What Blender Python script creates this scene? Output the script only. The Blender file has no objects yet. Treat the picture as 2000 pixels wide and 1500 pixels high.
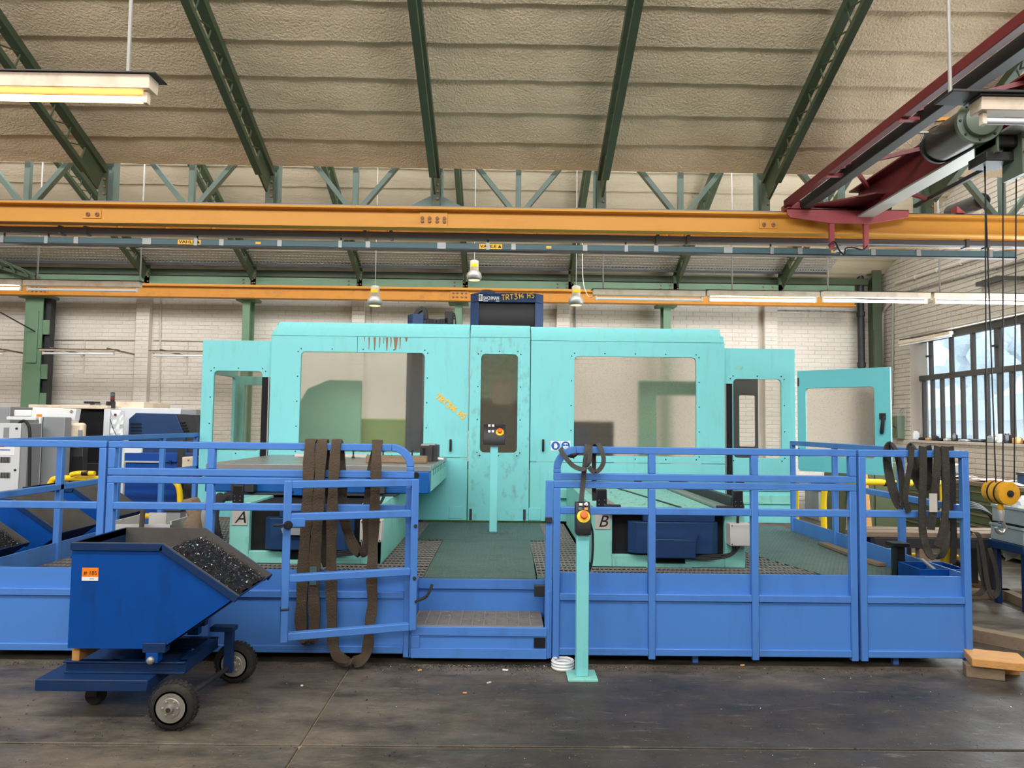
import bpy, bmesh, math, random
from mathutils import Vector, Matrix
R = random.Random(7)
SC = bpy.context.scene
COL = SC.collection

# ---------------------------------------------------------------- camera
F = 1400.0
YAW, PITCH, ROLL = math.radians(0.6), math.atan(78.0 / F), math.radians(0.70)
CAM = Vector((0, 0, 1.7))
fwd = Vector((math.sin(YAW) * math.cos(PITCH), math.cos(YAW) * math.cos(PITCH), math.sin(PITCH)))
r0 = Vector((math.cos(YAW), -math.sin(YAW), 0))
u0 = r0.cross(fwd)
rgt = r0 * math.cos(ROLL) + u0 * math.sin(ROLL)
upv = rgt.cross(fwd)
cd = bpy.data.cameras.new('camera'); cd.sensor_width = 36; cd.lens = 36 * F / 2000; cd.clip_end = 300
cam = bpy.data.objects.new('camera', cd); COL.objects.link(cam)
cam.matrix_world = Matrix.Translation(CAM) @ Matrix((rgt, upv, -fwd)).transposed().to_4x4()
SC.camera = cam

def at(px, py, Y):                      # point of the hall at depth Y seen at a photo position
    d = fwd + rgt * ((px - 1000) / F) - upv * ((py - 750) / F)
    return CAM + d * (Y / d.y)
def ax(px, py, Y): return at(px, py, Y).x
def az(px, py, Y): return at(px, py, Y).z

# ---------------------------------------------------------------- world, daylight, exposure
w = bpy.data.worlds.new('sky'); SC.world = w; w.use_nodes = True
bg = w.node_tree.nodes['Background']; bg.inputs[0].default_value = (0.80, 0.90, 1.0, 1); bg.inputs[1].default_value = 1.7
def area(name, loc, rot, sx, sy, power, col=(1, 1, 1)):
    l = bpy.data.lights.new(name, 'AREA'); l.shape = 'RECTANGLE'; l.size = sx; l.size_y = sy; l.energy = power; l.color = col
    o = bpy.data.objects.new(name, l); COL.objects.link(o); o.location = loc; o.rotation_euler = rot
    return o
# daylight that falls through the glazed risers of the saw-tooth roof and the side window, plus an added rear fill
area('roof_glazing_daylight_front', (-2, 1.1, 6.5), (math.radians(72), 0, 0), 19, 2.6, 1650, (0.95, 0.97, 1.0))
area('roof_glazing_daylight_middle', (-2, 9.15, 6.0), (math.radians(60), 0, 0), 18, 1.9, 930, (0.94, 0.97, 1.0))
area('unseen_rear_fill', (-2, -6.8, 6.6), (math.radians(75), 0, 0), 19, 2.6, 1100, (0.95, 0.97, 1.0))  # added unseen fill for the fronts; no glazed riser is built there
area('side_window_daylight', (7.5, 9.1, 2.45), (0, math.radians(90), 0), 1.8, 5.6, 300, (0.90, 0.96, 1.0))
vs = SC.view_settings; vs.view_transform = 'Standard'; vs.look = 'None'; vs.exposure = 0.0; vs.gamma = 1; vs.use_curve_mapping = False
SC.cycles.use_denoising = True
SC.cycles.max_bounces = 8; SC.cycles.diffuse_bounces = 4; SC.cycles.transparent_max_bounces = 16
SC.cycles.sample_clamp_indirect = 6

# ---------------------------------------------------------------- materials
def lin(c):
    return tuple(((x / 255) / 12.92 if x / 255 <= .04045 else ((x / 255 + .055) / 1.055) ** 2.4) for x in c)
def mat(name, rgb, rough=.5, metal=0.0, var=.10, scale=5.0, dirt=None, damt=.5, dscale=3.0, dstretch=(1, 1, 1), bump=0.0, bscale=60.0, emit=None, estr=0.0, spec=.4):
    m = bpy.data.materials.new(name); m.use_nodes = True
    nt = m.node_tree; N = nt.nodes; L = nt.links; b = N['Principled BSDF']
    c = lin(rgb)
    b.inputs['Roughness'].default_value = rough; b.inputs['Metallic'].default_value = metal
    b.inputs['Specular IOR Level'].default_value = spec
    tc = N.new('ShaderNodeTexCoord')
    nz = N.new('ShaderNodeTexNoise'); nz.inputs['Scale'].default_value = scale; nz.inputs['Detail'].default_value = 6
    L.new(tc.outputs['Object'], nz.inputs['Vector'])
    mx = N.new('ShaderNodeMix'); mx.data_type = 'RGBA'
    mx.inputs[6].default_value = tuple(max(0, x * (1 - var)) for x in c) + (1,)
    mx.inputs[7].default_value = tuple(min(1, x * (1 + var)) for x in c) + (1,)
    L.new(nz.outputs['Fac'], mx.inputs[0]); out = mx.outputs[2]
    if dirt is not None:
        mp = N.new('ShaderNodeMapping'); mp.inputs['Scale'].default_value = dstretch
        L.new(tc.outputs['Object'], mp.inputs['Vector'])
        n2 = N.new('ShaderNodeTexNoise'); n2.inputs['Scale'].default_value = dscale; n2.inputs['Detail'].default_value = 9; n2.inputs['Roughness'].default_value = .65
        L.new(mp.outputs[0], n2.inputs['Vector'])
        rp = N.new('ShaderNodeValToRGB'); rp.color_ramp.elements[0].position = .52; rp.color_ramp.elements[1].position = .78
        rp.color_ramp.elements[0].color = (0, 0, 0, 1); rp.color_ramp.elements[1].color = (damt, damt, damt, 1)
        L.new(n2.outputs['Fac'], rp.inputs[0])
        m2 = N.new('ShaderNodeMix'); m2.data_type = 'RGBA'; m2.inputs[7].default_value = lin(dirt) + (1,)
        L.new(rp.outputs[0], m2.inputs[0]); L.new(out, m2.inputs[6]); out = m2.outputs[2]
    L.new(out, b.inputs['Base Color'])
    if bump > 0:
        n3 = N.new('ShaderNodeTexNoise'); n3.inputs['Scale'].default_value = bscale; n3.inputs['Detail'].default_value = 5
        L.new(tc.outputs['Object'], n3.inputs['Vector'])
        bp = N.new('ShaderNodeBump'); bp.inputs['Strength'].default_value = bump; bp.inputs['Distance'].default_value = .02
        L.new(n3.outputs['Fac'], bp.inputs['Height']); L.new(bp.outputs[0], b.inputs['Normal'])
    if emit is not None:
        b.inputs['Emission Color'].default_value = emit + (1,); b.inputs['Emission Strength'].default_value = estr
    return m
M = {}
M['turq'] = mat('turquoise_paint', (128, 211, 213), .42, var=.05, scale=2, dirt=(120, 170, 165), damt=.35, dscale=5, dstretch=(3, 3, .5))
M['turqscuff'] = mat('turquoise_paint_scuffed', (128, 211, 213), .45, var=.06, scale=2, dirt=(112, 122, 112), damt=.75, dscale=9, dstretch=(1.4, 1, .8))
M['turq2'] = mat('turquoise_paint_worn', (136, 206, 194), .5, var=.06, dirt=(90, 100, 90), damt=.5, dscale=5, dstretch=(2, 2, .7))
M['turq_shaded'] = mat('turquoise_paint_shaded_door', (104, 192, 196), .42, var=.04, scale=2)  # same turquoise, darkened to paint in the shade of the angled door
M['blue'] = mat('fence_blue_paint', (76, 128, 202), .42, var=.05, scale=3, dirt=(48, 70, 110), damt=.35, dscale=4, dstretch=(1, 1, .5))
M['bluepanel'] = mat('fence_panel_blue_paint', (76, 130, 205), .40, var=.04, scale=2, dirt=(60, 92, 150), damt=.35, dscale=2.5, dstretch=(2, 2, .4))
M['hop'] = mat('hopper_blue_paint', (0, 70, 150), .5, spec=.22, var=.12, scale=3, dirt=(12, 38, 76), damt=.6, dscale=4, dstretch=(2, 2, .5))
M['hop_shaded'] = mat('dark_blue_paint_with_shade', (10, 46, 90), .45, var=.15, dirt=(40, 50, 62), damt=.6, dscale=6)  # hopper blue with the cart's shade put into the colour; dark stand shares it
M['liner'] = mat('bare_grey_steel', (108, 105, 100), .45, .55, var=.18, scale=6, dirt=(80, 62, 44), damt=.5, dscale=4)
M['navy'] = mat('navy_cover_paint', (30, 60, 102), .42, var=.08, dirt=(26, 44, 72), damt=.4)
M['vivid'] = mat('vivid_blue_paint', (0, 66, 150), .45, var=.05)
M['tableblue'] = mat('machine_table_blue', (12, 84, 156), .4, var=.12, dirt=(40, 60, 90), damt=.5, dscale=3, dstretch=(1, 1, .4))
M['steel'] = mat('machined_steel', (168, 168, 164), .35, .7, var=.08, scale=4)
M['chrome'] = mat('bright_steel', (190, 190, 190), .25, .9, var=.05)
M['black'] = mat('black_plastic', (26, 26, 28), .45, var=.1)
M['void'] = mat('dark_cavity', (14, 14, 16), .8, var=.1)  # near-black colour stands in for the darkness of openings and recesses
M['dark'] = mat('dark_grey_steel', (56, 56, 58), .5, .3, var=.15, dirt=(90, 80, 70), damt=.3)
M['rubber'] = mat('tyre_rubber', (38, 37, 36), .85, var=.2, scale=20, dirt=(80, 74, 66), damt=.5, dscale=14)
M['rim'] = mat('wheel_rim_steel', (165, 160, 152), .4, .6, var=.15, scale=12, dirt=(96, 84, 70), damt=.5, dscale=10)
M['yel'] = mat('crane_beam_yellow', (212, 150, 56), .5, var=.05, scale=2, dirt=(176, 112, 40), damt=.35, dscale=4, dstretch=(.4, 1, 1))
M['yel2'] = mat('runway_orange_yellow', (206, 138, 44), .5, var=.06, dirt=(130, 84, 44), damt=.45, dscale=4)
M['safety'] = mat('safety_yellow', (250, 206, 30), .45, var=.05)
M['green'] = mat('steel_green_paint', (70, 82, 60), .5, var=.12, dirt=(52, 56, 46), damt=.4)
M['greenlt'] = mat('column_green_paint', (108, 138, 110), .5, var=.08, dirt=(80, 100, 78), damt=.35, dscale=3)
M['web'] = mat('truss_green_grey_paint', (104, 122, 112), .5, var=.10, dirt=(70, 80, 70), damt=.4)
M['red'] = mat('crane_red_paint', (112, 38, 42), .45, var=.10, dirt=(84, 32, 32), damt=.4)
M['pinkred'] = mat('crane_faded_red_paint', (176, 84, 88), .5, var=.12, dirt=(140, 56, 54), damt=.6, dscale=5)
M['greypipe'] = mat('grey_channel_steel', (112, 114, 118), .45, .3, var=.08)
M['rail'] = mat('conductor_rail_teal', (72, 100, 106), .5, var=.08)
M['white'] = mat('white_paint', (232, 234, 234), .45, var=.03)
M['offwhite'] = mat('machine_light_grey', (214, 217, 220), .45, var=.03, dirt=(180, 180, 176), damt=.3)
M['grey'] = mat('machine_mid_grey', (142, 144, 146), .5, var=.04)
M['lamp'] = mat('lamp_housing_cream', (226, 208, 184), .5, var=.06, dirt=(150, 116, 84), damt=.5, dscale=6)
M['wood'] = mat('sawn_timber', (206, 152, 88), .7, var=.18, scale=9, dirt=(120, 84, 48), damt=.5, dscale=5, dstretch=(1, 6, 6), bump=.2)
M['oldwood'] = mat('weathered_timber', (136, 116, 94), .8, var=.2, scale=9, dirt=(84, 70, 56), damt=.6, dscale=5, dstretch=(1, 6, 6), bump=.2)
M['sling'] = mat('brown_woven_sling', (78, 66, 52), .9, var=.25, scale=14, dirt=(46, 40, 34), damt=.6, dscale=8, bump=.5, bscale=90)
M['slingblk'] = mat('black_woven_sling', (58, 55, 50), .85, var=.3, scale=14, dirt=(110, 100, 86), damt=.4, dscale=9, bump=.5, bscale=120)
M['strap'] = mat('grey_webbing_strap', (74, 72, 68), .85, var=.2, scale=20, bump=.4, bscale=150)
M['foam'] = mat('sprayed_foam_roof', (224, 202, 170), .85, var=.12, scale=2.2, dirt=(164, 146, 122), damt=.5, dscale=2.2, dstretch=(.5, 2.5, 1), bump=.9, bscale=42)
M['foam2'] = mat('sprayed_foam_rear_roof', (206, 190, 164), .9, var=.08, scale=2.2, dirt=(160, 146, 124), damt=.5, dscale=2.2, dstretch=(.4, 3, 1), bump=.4, bscale=26)
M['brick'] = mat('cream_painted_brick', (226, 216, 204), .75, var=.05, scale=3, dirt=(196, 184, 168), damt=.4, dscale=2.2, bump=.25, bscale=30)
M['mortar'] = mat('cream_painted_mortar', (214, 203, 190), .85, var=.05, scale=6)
M['brick_shaded'] = mat('cream_brick_shade_greyed', (196, 186, 172), .75, var=.07, scale=3, dirt=(166, 154, 138), damt=.5, dscale=2.2, bump=.3, bscale=30)  # cream brick greyed: the backlit wall's shade is in the colour
M['checker'] = mat('grey_green_tread_plate', (92, 112, 107), .55, .25, var=.14, scale=8, dirt=(70, 72, 70), damt=.6, dscale=5)
M['grate'] = mat('steel_grating', (158, 154, 148), .45, .4, var=.2, scale=12)
M['chip'] = mat('steel_chips', (150, 150, 152), .3, .85, var=.5, scale=60)
M['chipdark'] = mat('dark_steel_chips', (44, 44, 48), .4, .5, var=.6, scale=50)
M['orange'] = mat('orange_label', (250, 132, 24), .5, var=.02)
M['paper'] = mat('white_paper', (240, 240, 238), .7, var=.02)
M['ink'] = mat('black_ink', (24, 24, 26), .6, var=.05)
M['paint_yel'] = mat('yellow_marker_paint', (240, 188, 70), .6, var=.05)
M['signblue'] = mat('sign_blue', (24, 92, 176), .45, var=.02)
M['plate'] = mat('aluminium_plate', (205, 200, 192), .4, .2, var=.05)
M['boxgrey'] = mat('junction_box_grey', (196, 194, 188), .5, var=.04)
M['redbtn'] = mat('emergency_button_orange_red', (246, 100, 24), .4, var=.03)
M['olive'] = mat('olive_green_paint', (86, 94, 66), .5, var=.08)
M['ingreen'] = mat('machine_inner_green', (168, 226, 200), .5, var=.05)
M['inolive'] = mat('machine_bed_green', (178, 204, 128), .55, var=.08)
M['tub'] = mat('grey_plastic_tub', (148, 158, 160), .5, var=.05)
M['frame'] = mat('window_steel_dark', (74, 72, 68), .6, var=.12)
M['rust'] = mat('rusty_brown_run', (150, 112, 86), .8, var=.2)
M['hookyel'] = mat('hook_block_worn_yellow', (226, 164, 36), .5, var=.15, scale=8, dirt=(96, 66, 34), damt=.8, dscale=9)
M['hoist'] = mat('hoist_grey_green', (112, 124, 108), .45, .1, var=.08, dirt=(70, 74, 66), damt=.4)
M['copper'] = mat('dark_motor_steel', (52, 54, 52), .35, .5, var=.15)
M['bulb'] = mat('pendant_lamp_opening', (250, 236, 190), .5, emit=(1.0, .86, .5), estr=.9)
M['aluminium'] = mat('dull_aluminium', (176, 174, 168), .45, .4, var=.08)
M['zinc'] = mat('dull_zinc', (150, 152, 150), .45, .4, var=.1)
M['hose'] = mat('ribbed_grey_hose', (96, 88, 80), .7, var=.15)
M['tree'] = mat('foliage_glare_whitened', (214, 226, 232), .9, var=.2)  # foliage whitened so that outdoor overexposure sits in its colour
M['ext'] = mat('pale_building_render', (236, 240, 242), .9, var=.05)
M['extroof'] = mat('pale_roof_sheet', (204, 216, 226), .8, var=.08)
M['tube_on'] = mat('lit_tube_white', (255, 255, 255), emit=(.92, .97, 1.0), estr=14)
M['tube_warm'] = mat('lit_tube_warm', (255, 240, 210), emit=(1.0, .56, .15), estr=6.5)
M['tube_off'] = mat('unlit_tube', (236, 240, 242), .25, var=.01)
M['cable'] = mat('black_cable', (34, 34, 36), .6, var=.1)
M['conduit'] = mat('painted_conduit', (206, 198, 186), .6, var=.05)
M['conduitg'] = mat('grey_conduit', (150, 148, 142), .5, .2, var=.05)

def floor_mat():
    m = bpy.data.materials.new('worn_concrete'); m.use_nodes = True
    nt = m.node_tree; N = nt.nodes; L = nt.links; b = N['Principled BSDF']
    g = N.new('ShaderNodeNewGeometry')
    def noise(s, d, st=(1, 1, 1), rough=.6):
        mp = N.new('ShaderNodeMapping'); mp.inputs['Scale'].default_value = st; L.new(g.outputs['Position'], mp.inputs['Vector'])
        n = N.new('ShaderNodeTexNoise'); n.inputs['Scale'].default_value = s; n.inputs['Detail'].default_value = d; n.inputs['Roughness'].default_value = rough
        L.new(mp.outputs[0], n.inputs['Vector']); return n.outputs['Fac']
    def ramp(f, p0, p1, c0, c1):
        r = N.new('ShaderNodeValToRGB'); r.color_ramp.elements[0].position = p0; r.color_ramp.elements[1].position = p1
        r.color_ramp.elements[0].color = c0 + (1,); r.color_ramp.elements[1].color = c1 + (1,); L.new(f, r.inputs[0]); return r.outputs[0]
    def mix(f, a, c):
        x = N.new('ShaderNodeMix'); x.data_type = 'RGBA'
        L.new(f, x.inputs[0])
        for s, k in ((a, 6), (c, 7)):
            if isinstance(s, tuple): x.inputs[k].default_value = s + (1,)
            else: L.new(s, x.inputs[k])
        return x.outputs[2]
    base = ramp(noise(2.2, 12, (.6, 1.4, 1), .78), .34, .68, lin((44, 40, 35)), lin((122, 113, 99)))
    # oil-darkened zone in front of the steps, an old stain with its own outline
    sx = N.new('ShaderNodeSeparateXYZ'); L.new(g.outputs['Position'], sx.inputs[0])
    def math_(op, a, b_, v=None):
        q = N.new('ShaderNodeMath'); q.operation = op
        for i, s in enumerate((a, b_)):
            if isinstance(s, (int, float)): q.inputs[i].default_value = s
            else: L.new(s, q.inputs[i])
        q.use_clamp = False; return q.outputs[0]
    wob = noise(1.3, 4)
    ex = math_('ADD', sx.outputs[0], math_('MULTIPLY', math_('SUBTRACT', wob, .5), 1.6))
    mr = N.new('ShaderNodeMapRange'); mr.inputs[1].default_value = -.75; mr.inputs[2].default_value = .25; L.new(ex, mr.inputs[0])
    ey = math_('ADD', sx.outputs[1], math_('MULTIPLY', math_('SUBTRACT', wob, .5), .8))
    mr2 = N.new('ShaderNodeMapRange'); mr2.inputs[1].default_value = 5.0; mr2.inputs[2].default_value = 4.7; L.new(ey, mr2.inputs[0])
    f = math_('MULTIPLY', math_('MULTIPLY', mr.outputs[0], mr2.outputs[0]), .82)
    base = mix(f, base, ramp(noise(4, 8), .3, .7, lin((36, 34, 32)), lin((62, 58, 53))))
    sp = N.new('ShaderNodeTexVoronoi'); sp.inputs['Scale'].default_value = 26; L.new(g.outputs['Position'], sp.inputs['Vector'])
    base = mix(ramp(sp.outputs['Distance'], .04, .07, (.55,) * 3, (0, 0, 0)), base, lin((190, 182, 166)))
    base = mix(ramp(noise(14, 10, (.3, 1.6, 1), .75), .58, .70, (0, 0, 0), (.55,) * 3), base, lin((156, 146, 130)))
    base = mix(ramp(noise(48, 8, (1, 1, 1), .8), .56, .70, (0, 0, 0), (.5,) * 3), base, lin((34, 32, 30)))
    L.new(base, b.inputs['Base Color'])
    L.new(ramp(noise(2.2, 6), .35, .7, (.42,) * 3, (.72,) * 3), b.inputs['Roughness'])
    bp = N.new('ShaderNodeBump'); bp.inputs['Strength'].default_value = .25; bp.inputs['Distance'].default_value = .01
    L.new(noise(30, 6), bp.inputs['Height']); L.new(bp.outputs[0], b.inputs['Normal'])
    return m
M['floor'] = floor_mat()
M['joint'] = mat('sandy_joint_filling', (150, 136, 112), .95, var=.4, scale=40, bump=.5, bscale=80)

def pane_mat(name, tint, haze, rough, spots=0.0):
    m = bpy.data.materials.new(name); m.use_nodes = True
    nt = m.node_tree; N = nt.nodes; L = nt.links; N.remove(N['Principled BSDF']); o = N['Material Output']
    tr = N.new('ShaderNodeBsdfTransparent'); tr.inputs[0].default_value = lin(tint) + (1,)
    rf = N.new('ShaderNodeBsdfRefraction'); rf.inputs['Color'].default_value = lin(tint) + (1,); rf.inputs['Roughness'].default_value = rough; rf.inputs['IOR'].default_value = 1.25
    df = N.new('ShaderNodeBsdfDiffuse'); df.inputs[0].default_value = lin((190, 180, 165)) + (1,)
    tl = N.new('ShaderNodeBsdfTranslucent'); tl.inputs[0].default_value = lin((200, 192, 178)) + (1,)
    gl = N.new('ShaderNodeBsdfGlossy'); gl.inputs['Roughness'].default_value = .08
    tc = N.new('ShaderNodeTexCoord')
    n = N.new('ShaderNodeTexNoise'); n.inputs['Scale'].default_value = 1.6; n.inputs['Detail'].default_value = 5; L.new(tc.outputs['Object'], n.inputs['Vector'])
    def mx(f, a, b):
        q = N.new('ShaderNodeMixShader')
        if isinstance(f, float): q.inputs[0].default_value = f
        else: L.new(f, q.inputs[0])
        L.new(a, q.inputs[1]); L.new(b, q.inputs[2]); return q.outputs[0]
    r = N.new('ShaderNodeValToRGB'); r.color_ramp.elements[0].position = .38; r.color_ramp.elements[1].position = .6
    sz = N.new('ShaderNodeSeparateXYZ'); L.new(tc.outputs['Object'], sz.inputs[0])
    gr = N.new('ShaderNodeMapRange'); gr.inputs[1].default_value = 2.3; gr.inputs[2].default_value = 1.3; gr.inputs[3].default_value = -.14; gr.inputs[4].default_value = .24; L.new(sz.outputs[2], gr.inputs[0])
    ad = N.new('ShaderNodeMath'); ad.operation = 'ADD'; L.new(n.outputs['Fac'], ad.inputs[0]); L.new(gr.outputs[0], ad.inputs[1])
    L.new(ad.outputs[0], r.inputs[0])
    s = mx(r.outputs[0], tr.outputs[0], rf.outputs[0]) if rough > 0 else tr.outputs[0]
    s = mx(haze, s, mx(.5, df.outputs[0], tl.outputs[0]))
    s = mx(.05, s, gl.outputs[0])
    if spots > 0:
        v = N.new('ShaderNodeTexVoronoi'); v.inputs['Scale'].default_value = 38; L.new(tc.outputs['Object'], v.inputs['Vector'])
        r2 = N.new('ShaderNodeValToRGB'); r2.color_ramp.elements[0].position = .10; r2.color_ramp.elements[1].position = .16
        r2.color_ramp.elements[0].color = (spots,) * 3 + (1,); r2.color_ramp.elements[1].color = (0, 0, 0, 1)
        L.new(v.outputs['Distance'], r2.inputs[0])
        d2 = N.new('ShaderNodeBsdfDiffuse'); d2.inputs[0].default_value = lin((90, 84, 76)) + (1,)
        s = mx(r2.outputs[0], s, d2.outputs[0])
    L.new(s, o.inputs['Surface'])
    return m
M['pane_left'] = pane_mat('hazy_scratched_polycarbonate', (250, 252, 248), .14, .16)
M['pane_mid'] = pane_mat('fogged_polycarbonate', (236, 230, 220), .18, .3, .5)
M['pane_right'] = pane_mat('spotted_fogged_polycarbonate', (248, 246, 242), .14, .24, .45)
M['pane_wing'] = pane_mat('tinted_clear_polycarbonate', (240, 240, 236), .05, 0.0)
M['glass'] = pane_mat('window_glass', (252, 254, 255), .02, 0.0)

# ---------------------------------------------------------------- mesh helpers
class MB:
    def __init__(s): s.v = []; s.f = []
    def add(s, vs, fs):
        n = len(s.v); s.v += [Vector(p) for p in vs]; s.f += [tuple(i + n for i in q) for q in fs]; return s
    def box(s, x0, x1, y0, y1, z0, z1):
        if x0 > x1: x0, x1 = x1, x0
        if y0 > y1: y0, y1 = y1, y0
        if z0 > z1: z0, z1 = z1, z0
        return s.add([(x0, y0, z0), (x1, y0, z0), (x1, y1, z0), (x0, y1, z0), (x0, y0, z1), (x1, y0, z1), (x1, y1, z1), (x0, y1, z1)],
                     [(0, 3, 2, 1), (4, 5, 6, 7), (0, 1, 5, 4), (1, 2, 6, 5), (2, 3, 7, 6), (3, 0, 4, 7)])
    def prism(s, poly, axis, a, b):
        def P(p, t): return (t, p[0], p[1]) if axis == 'x' else ((p[0], t, p[1]) if axis == 'y' else (p[0], p[1], t))
        n = len(poly)
        return s.add([P(p, a) for p in poly] + [P(p, b) for p in poly],
                     [tuple(range(n)), tuple(range(2 * n - 1, n - 1, -1))] + [(i, (i + 1) % n, n + (i + 1) % n, n + i) for i in range(n)])
    def beam(s, p0, p1, w, h, up=(0, 0, 1)):
        p0 = Vector(p0); p1 = Vector(p1); d = (p1 - p0).normalized(); u = Vector(up)
        a = d.cross(u)
        if a.length < 1e-4: a = d.cross(Vector((1, 0, 0)))
        a.normalize(); u = a.cross(d)
        q = []
        for p in (p0, p1):
            for i, j in ((-1, -1), (1, -1), (1, 1), (-1, 1)): q.append(p + a * (i * w / 2) + u * (j * h / 2))
        return s.add(q, [(0, 3, 2, 1), (4, 5, 6, 7), (0, 1, 5, 4), (1, 2, 6, 5), (2, 3, 7, 6), (3, 0, 4, 7)])
    def lathe(s, p0, ax_, prof, n=20):
        d = Vector(ax_).normalized(); a = d.orthogonal().normalized(); b = d.cross(a); p0 = Vector(p0)
        vs = []; fs = []
        for t, r in prof:
            for i in range(n):
                an = 2 * math.pi * i / n; vs.append(p0 + d * t + (a * math.cos(an) + b * math.sin(an)) * max(r, 1e-4))
        for k in range(len(prof) - 1):
            for i in range(n): fs.append((k * n + i, k * n + (i + 1) % n, (k + 1) * n + (i + 1) % n, (k + 1) * n + i))
        fs.append(tuple(range(n - 1, -1, -1))); m = (len(prof) - 1) * n; fs.append(tuple(range(m, m + n)))
        return s.add(vs, fs)
    def cyl(s, p0, p1, r, n=12, r2=None):
        p0 = Vector(p0); p1 = Vector(p1); return s.lathe(p0, p1 - p0, [(0, r), ((p1 - p0).length, r if r2 is None else r2)], n)
    def tube(s, pts, r, n=8):
        pts = [Vector(p) for p in pts]; vs = []; fs = []; a = None
        for k, p in enumerate(pts):
            d = (pts[min(k + 1, len(pts) - 1)] - pts[max(k - 1, 0)]).normalized()
            if a is None: a = d.orthogonal().normalized()
            a = (a - d * a.dot(d))
            a = a.normalized() if a.length > 1e-5 else d.orthogonal().normalized()
            b = d.cross(a)
            for i in range(n):
                an = 2 * math.pi * i / n; vs.append(p + (a * math.cos(an) + b * math.sin(an)) * r)
        for k in range(len(pts) - 1):
            for i in range(n): fs.append((k * n + i, k * n + (i + 1) % n, (k + 1) * n + (i + 1) % n, (k + 1) * n + i))
        fs.append(tuple(range(n - 1, -1, -1))); m = (len(pts) - 1) * n; fs.append(tuple(range(m, m + n)))
        return s.add(vs, fs)
    def ribbon(s, pts, wd, w, t):           # flat band swept along pts, wd = direction of its width (one or one per point)
        pts = [Vector(p) for p in pts]; vs = []; fs = []
        for k, p in enumerate(pts):
            d = (pts[min(k + 1, len(pts) - 1)] - pts[max(k - 1, 0)]).normalized()
            W = Vector(wd[k] if isinstance(wd, list) else wd); W = W - d * W.dot(d); W = W.normalized() if W.length > 1e-4 else d.orthogonal().normalized()
            T = d.cross(W); ww = w[k] if isinstance(w, list) else w
            for i, j in ((-1, -1), (0, -1.3), (1, -1), (1, 1), (0, 1.3), (-1, 1)): vs.append(p + W * (i * ww / 2) + T * (j * t / 2))
        for k in range(len(pts) - 1):
            for i in range(6): fs.append((k * 6 + i, k * 6 + (i + 1) % 6, (k + 1) * 6 + (i + 1) % 6, (k + 1) * 6 + i))
        fs.append((5, 4, 3, 2, 1, 0)); m = (len(pts) - 1) * 6; fs.append(tuple(range(m, m + 6)))
        return s.add(vs, fs)
    def ring(s, x0, x1, z0, z1, hx0, hx1, hz0, hz1, y0, y1, rad=.04, k=4):   # upright plate with a round-cornered window hole
        hole = []; outer = []
        for cx, cz, a0, oc in ((hx1 - rad, hz1 - rad, 0, (x1, z1)), (hx0 + rad, hz1 - rad, 90, (x0, z1)), (hx0 + rad, hz0 + rad, 180, (x0, z0)), (hx1 - rad, hz0 + rad, 270, (x1, z0))):
            for i in range(k + 1):
                an = math.radians(a0 + 90 * i / k); hole.append((cx + rad * math.cos(an), cz + rad * math.sin(an))); outer.append(oc)
        n = len(hole)
        vs = [(p[0], y0, p[1]) for p in hole] + [(p[0], y1, p[1]) for p in hole]
        cs = [(x1, z1), (x0, z1), (x0, z0), (x1, z0)]
        vs += [(c[0], y0, c[1]) for c in cs] + [(c[0], y1, c[1]) for c in cs]
        fs = []
        for i in range(n):
            j = (i + 1) % n; oi = i // (k + 1); oj = j // (k + 1)
            fs.append((i, j, n + j, n + i))
            if oi == oj: fs += [(j, i, 2 * n + oi), (n + i, n + j, 2 * n + 4 + oi)]
            else: fs += [(j, i, 2 * n + oi, 2 * n + oj), (n + i, n + j, 2 * n + 4 + oj, 2 * n + 4 + oi)]
        for i in range(4):
            j = (i + 1) % 4; fs.append((2 * n + i, 2 * n + j, 2 * n + 4 + j, 2 * n + 4 + i))
        return s.add(vs, fs)
    def xf(s, mtx):
        s.v = [mtx @ p for p in s.v]; return s
ORG = {}
def link_mesh(name, me, parent):
    o = bpy.data.objects.new(name, me); COL.objects.link(o)
    if parent is not None: o.parent = parent; ORG[o.name] = ORG[parent.name]
    return o
def tag(o, label=None, cat=None, group=None, kind=None):
    if label: o['label'] = label
    if cat: o['category'] = cat
    if group: o['group'] = group
    if kind: o['kind'] = kind
    return o
def thing(name, label, cat, loc, group=None):
    o = bpy.data.objects.new(name, None); COL.objects.link(o); o.location = loc; o.empty_display_size = .1
    ORG[o.name] = Vector(loc); return tag(o, label, cat, group)
def build(mb, name, m, parent=None, bevel=0.0, loc=None, smooth=40, mats=None):
    off = ORG[parent.name] if parent is not None else (Vector(loc) if loc is not None else Vector((0, 0, 0)))
    me = bpy.data.meshes.new(name); me.from_pydata([p - off for p in mb.v], [], mb.f)
    bm = bmesh.new(); bm.from_mesh(me); bmesh.ops.recalc_face_normals(bm, faces=bm.faces); bm.to_mesh(me); bm.free()
    me.materials.append(M[m] if isinstance(m, str) else m)
    if smooth:
        for p in me.polygons: p.use_smooth = True
        me.set_sharp_from_angle(angle=math.radians(smooth))
    o = link_mesh(name, me, parent)
    if parent is None: o.location = off; ORG[o.name] = off
    if bevel:
        b = o.modifiers.new('bevel', 'BEVEL'); b.width = bevel; b.segments = 2; b.limit_method = 'ANGLE'; b.angle_limit = math.radians(50)
    return o
def bx(name, m, parent, x0, x1, y0, y1, z0, z1, bevel=0.0):
    return build(MB().box(x0, x1, y0, y1, z0, z1), name, m, parent, bevel)
def copy_tree(o, parent=None, delta=None):
    c = o.copy(); COL.objects.link(c); c.parent = parent
    ORG[c.name] = ORG[o.name] + (delta if delta is not None else Vector())
    if parent is None and delta is not None: c.location = o.location + delta
    for ch in o.children: copy_tree(ch, c, delta)
    return c
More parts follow.
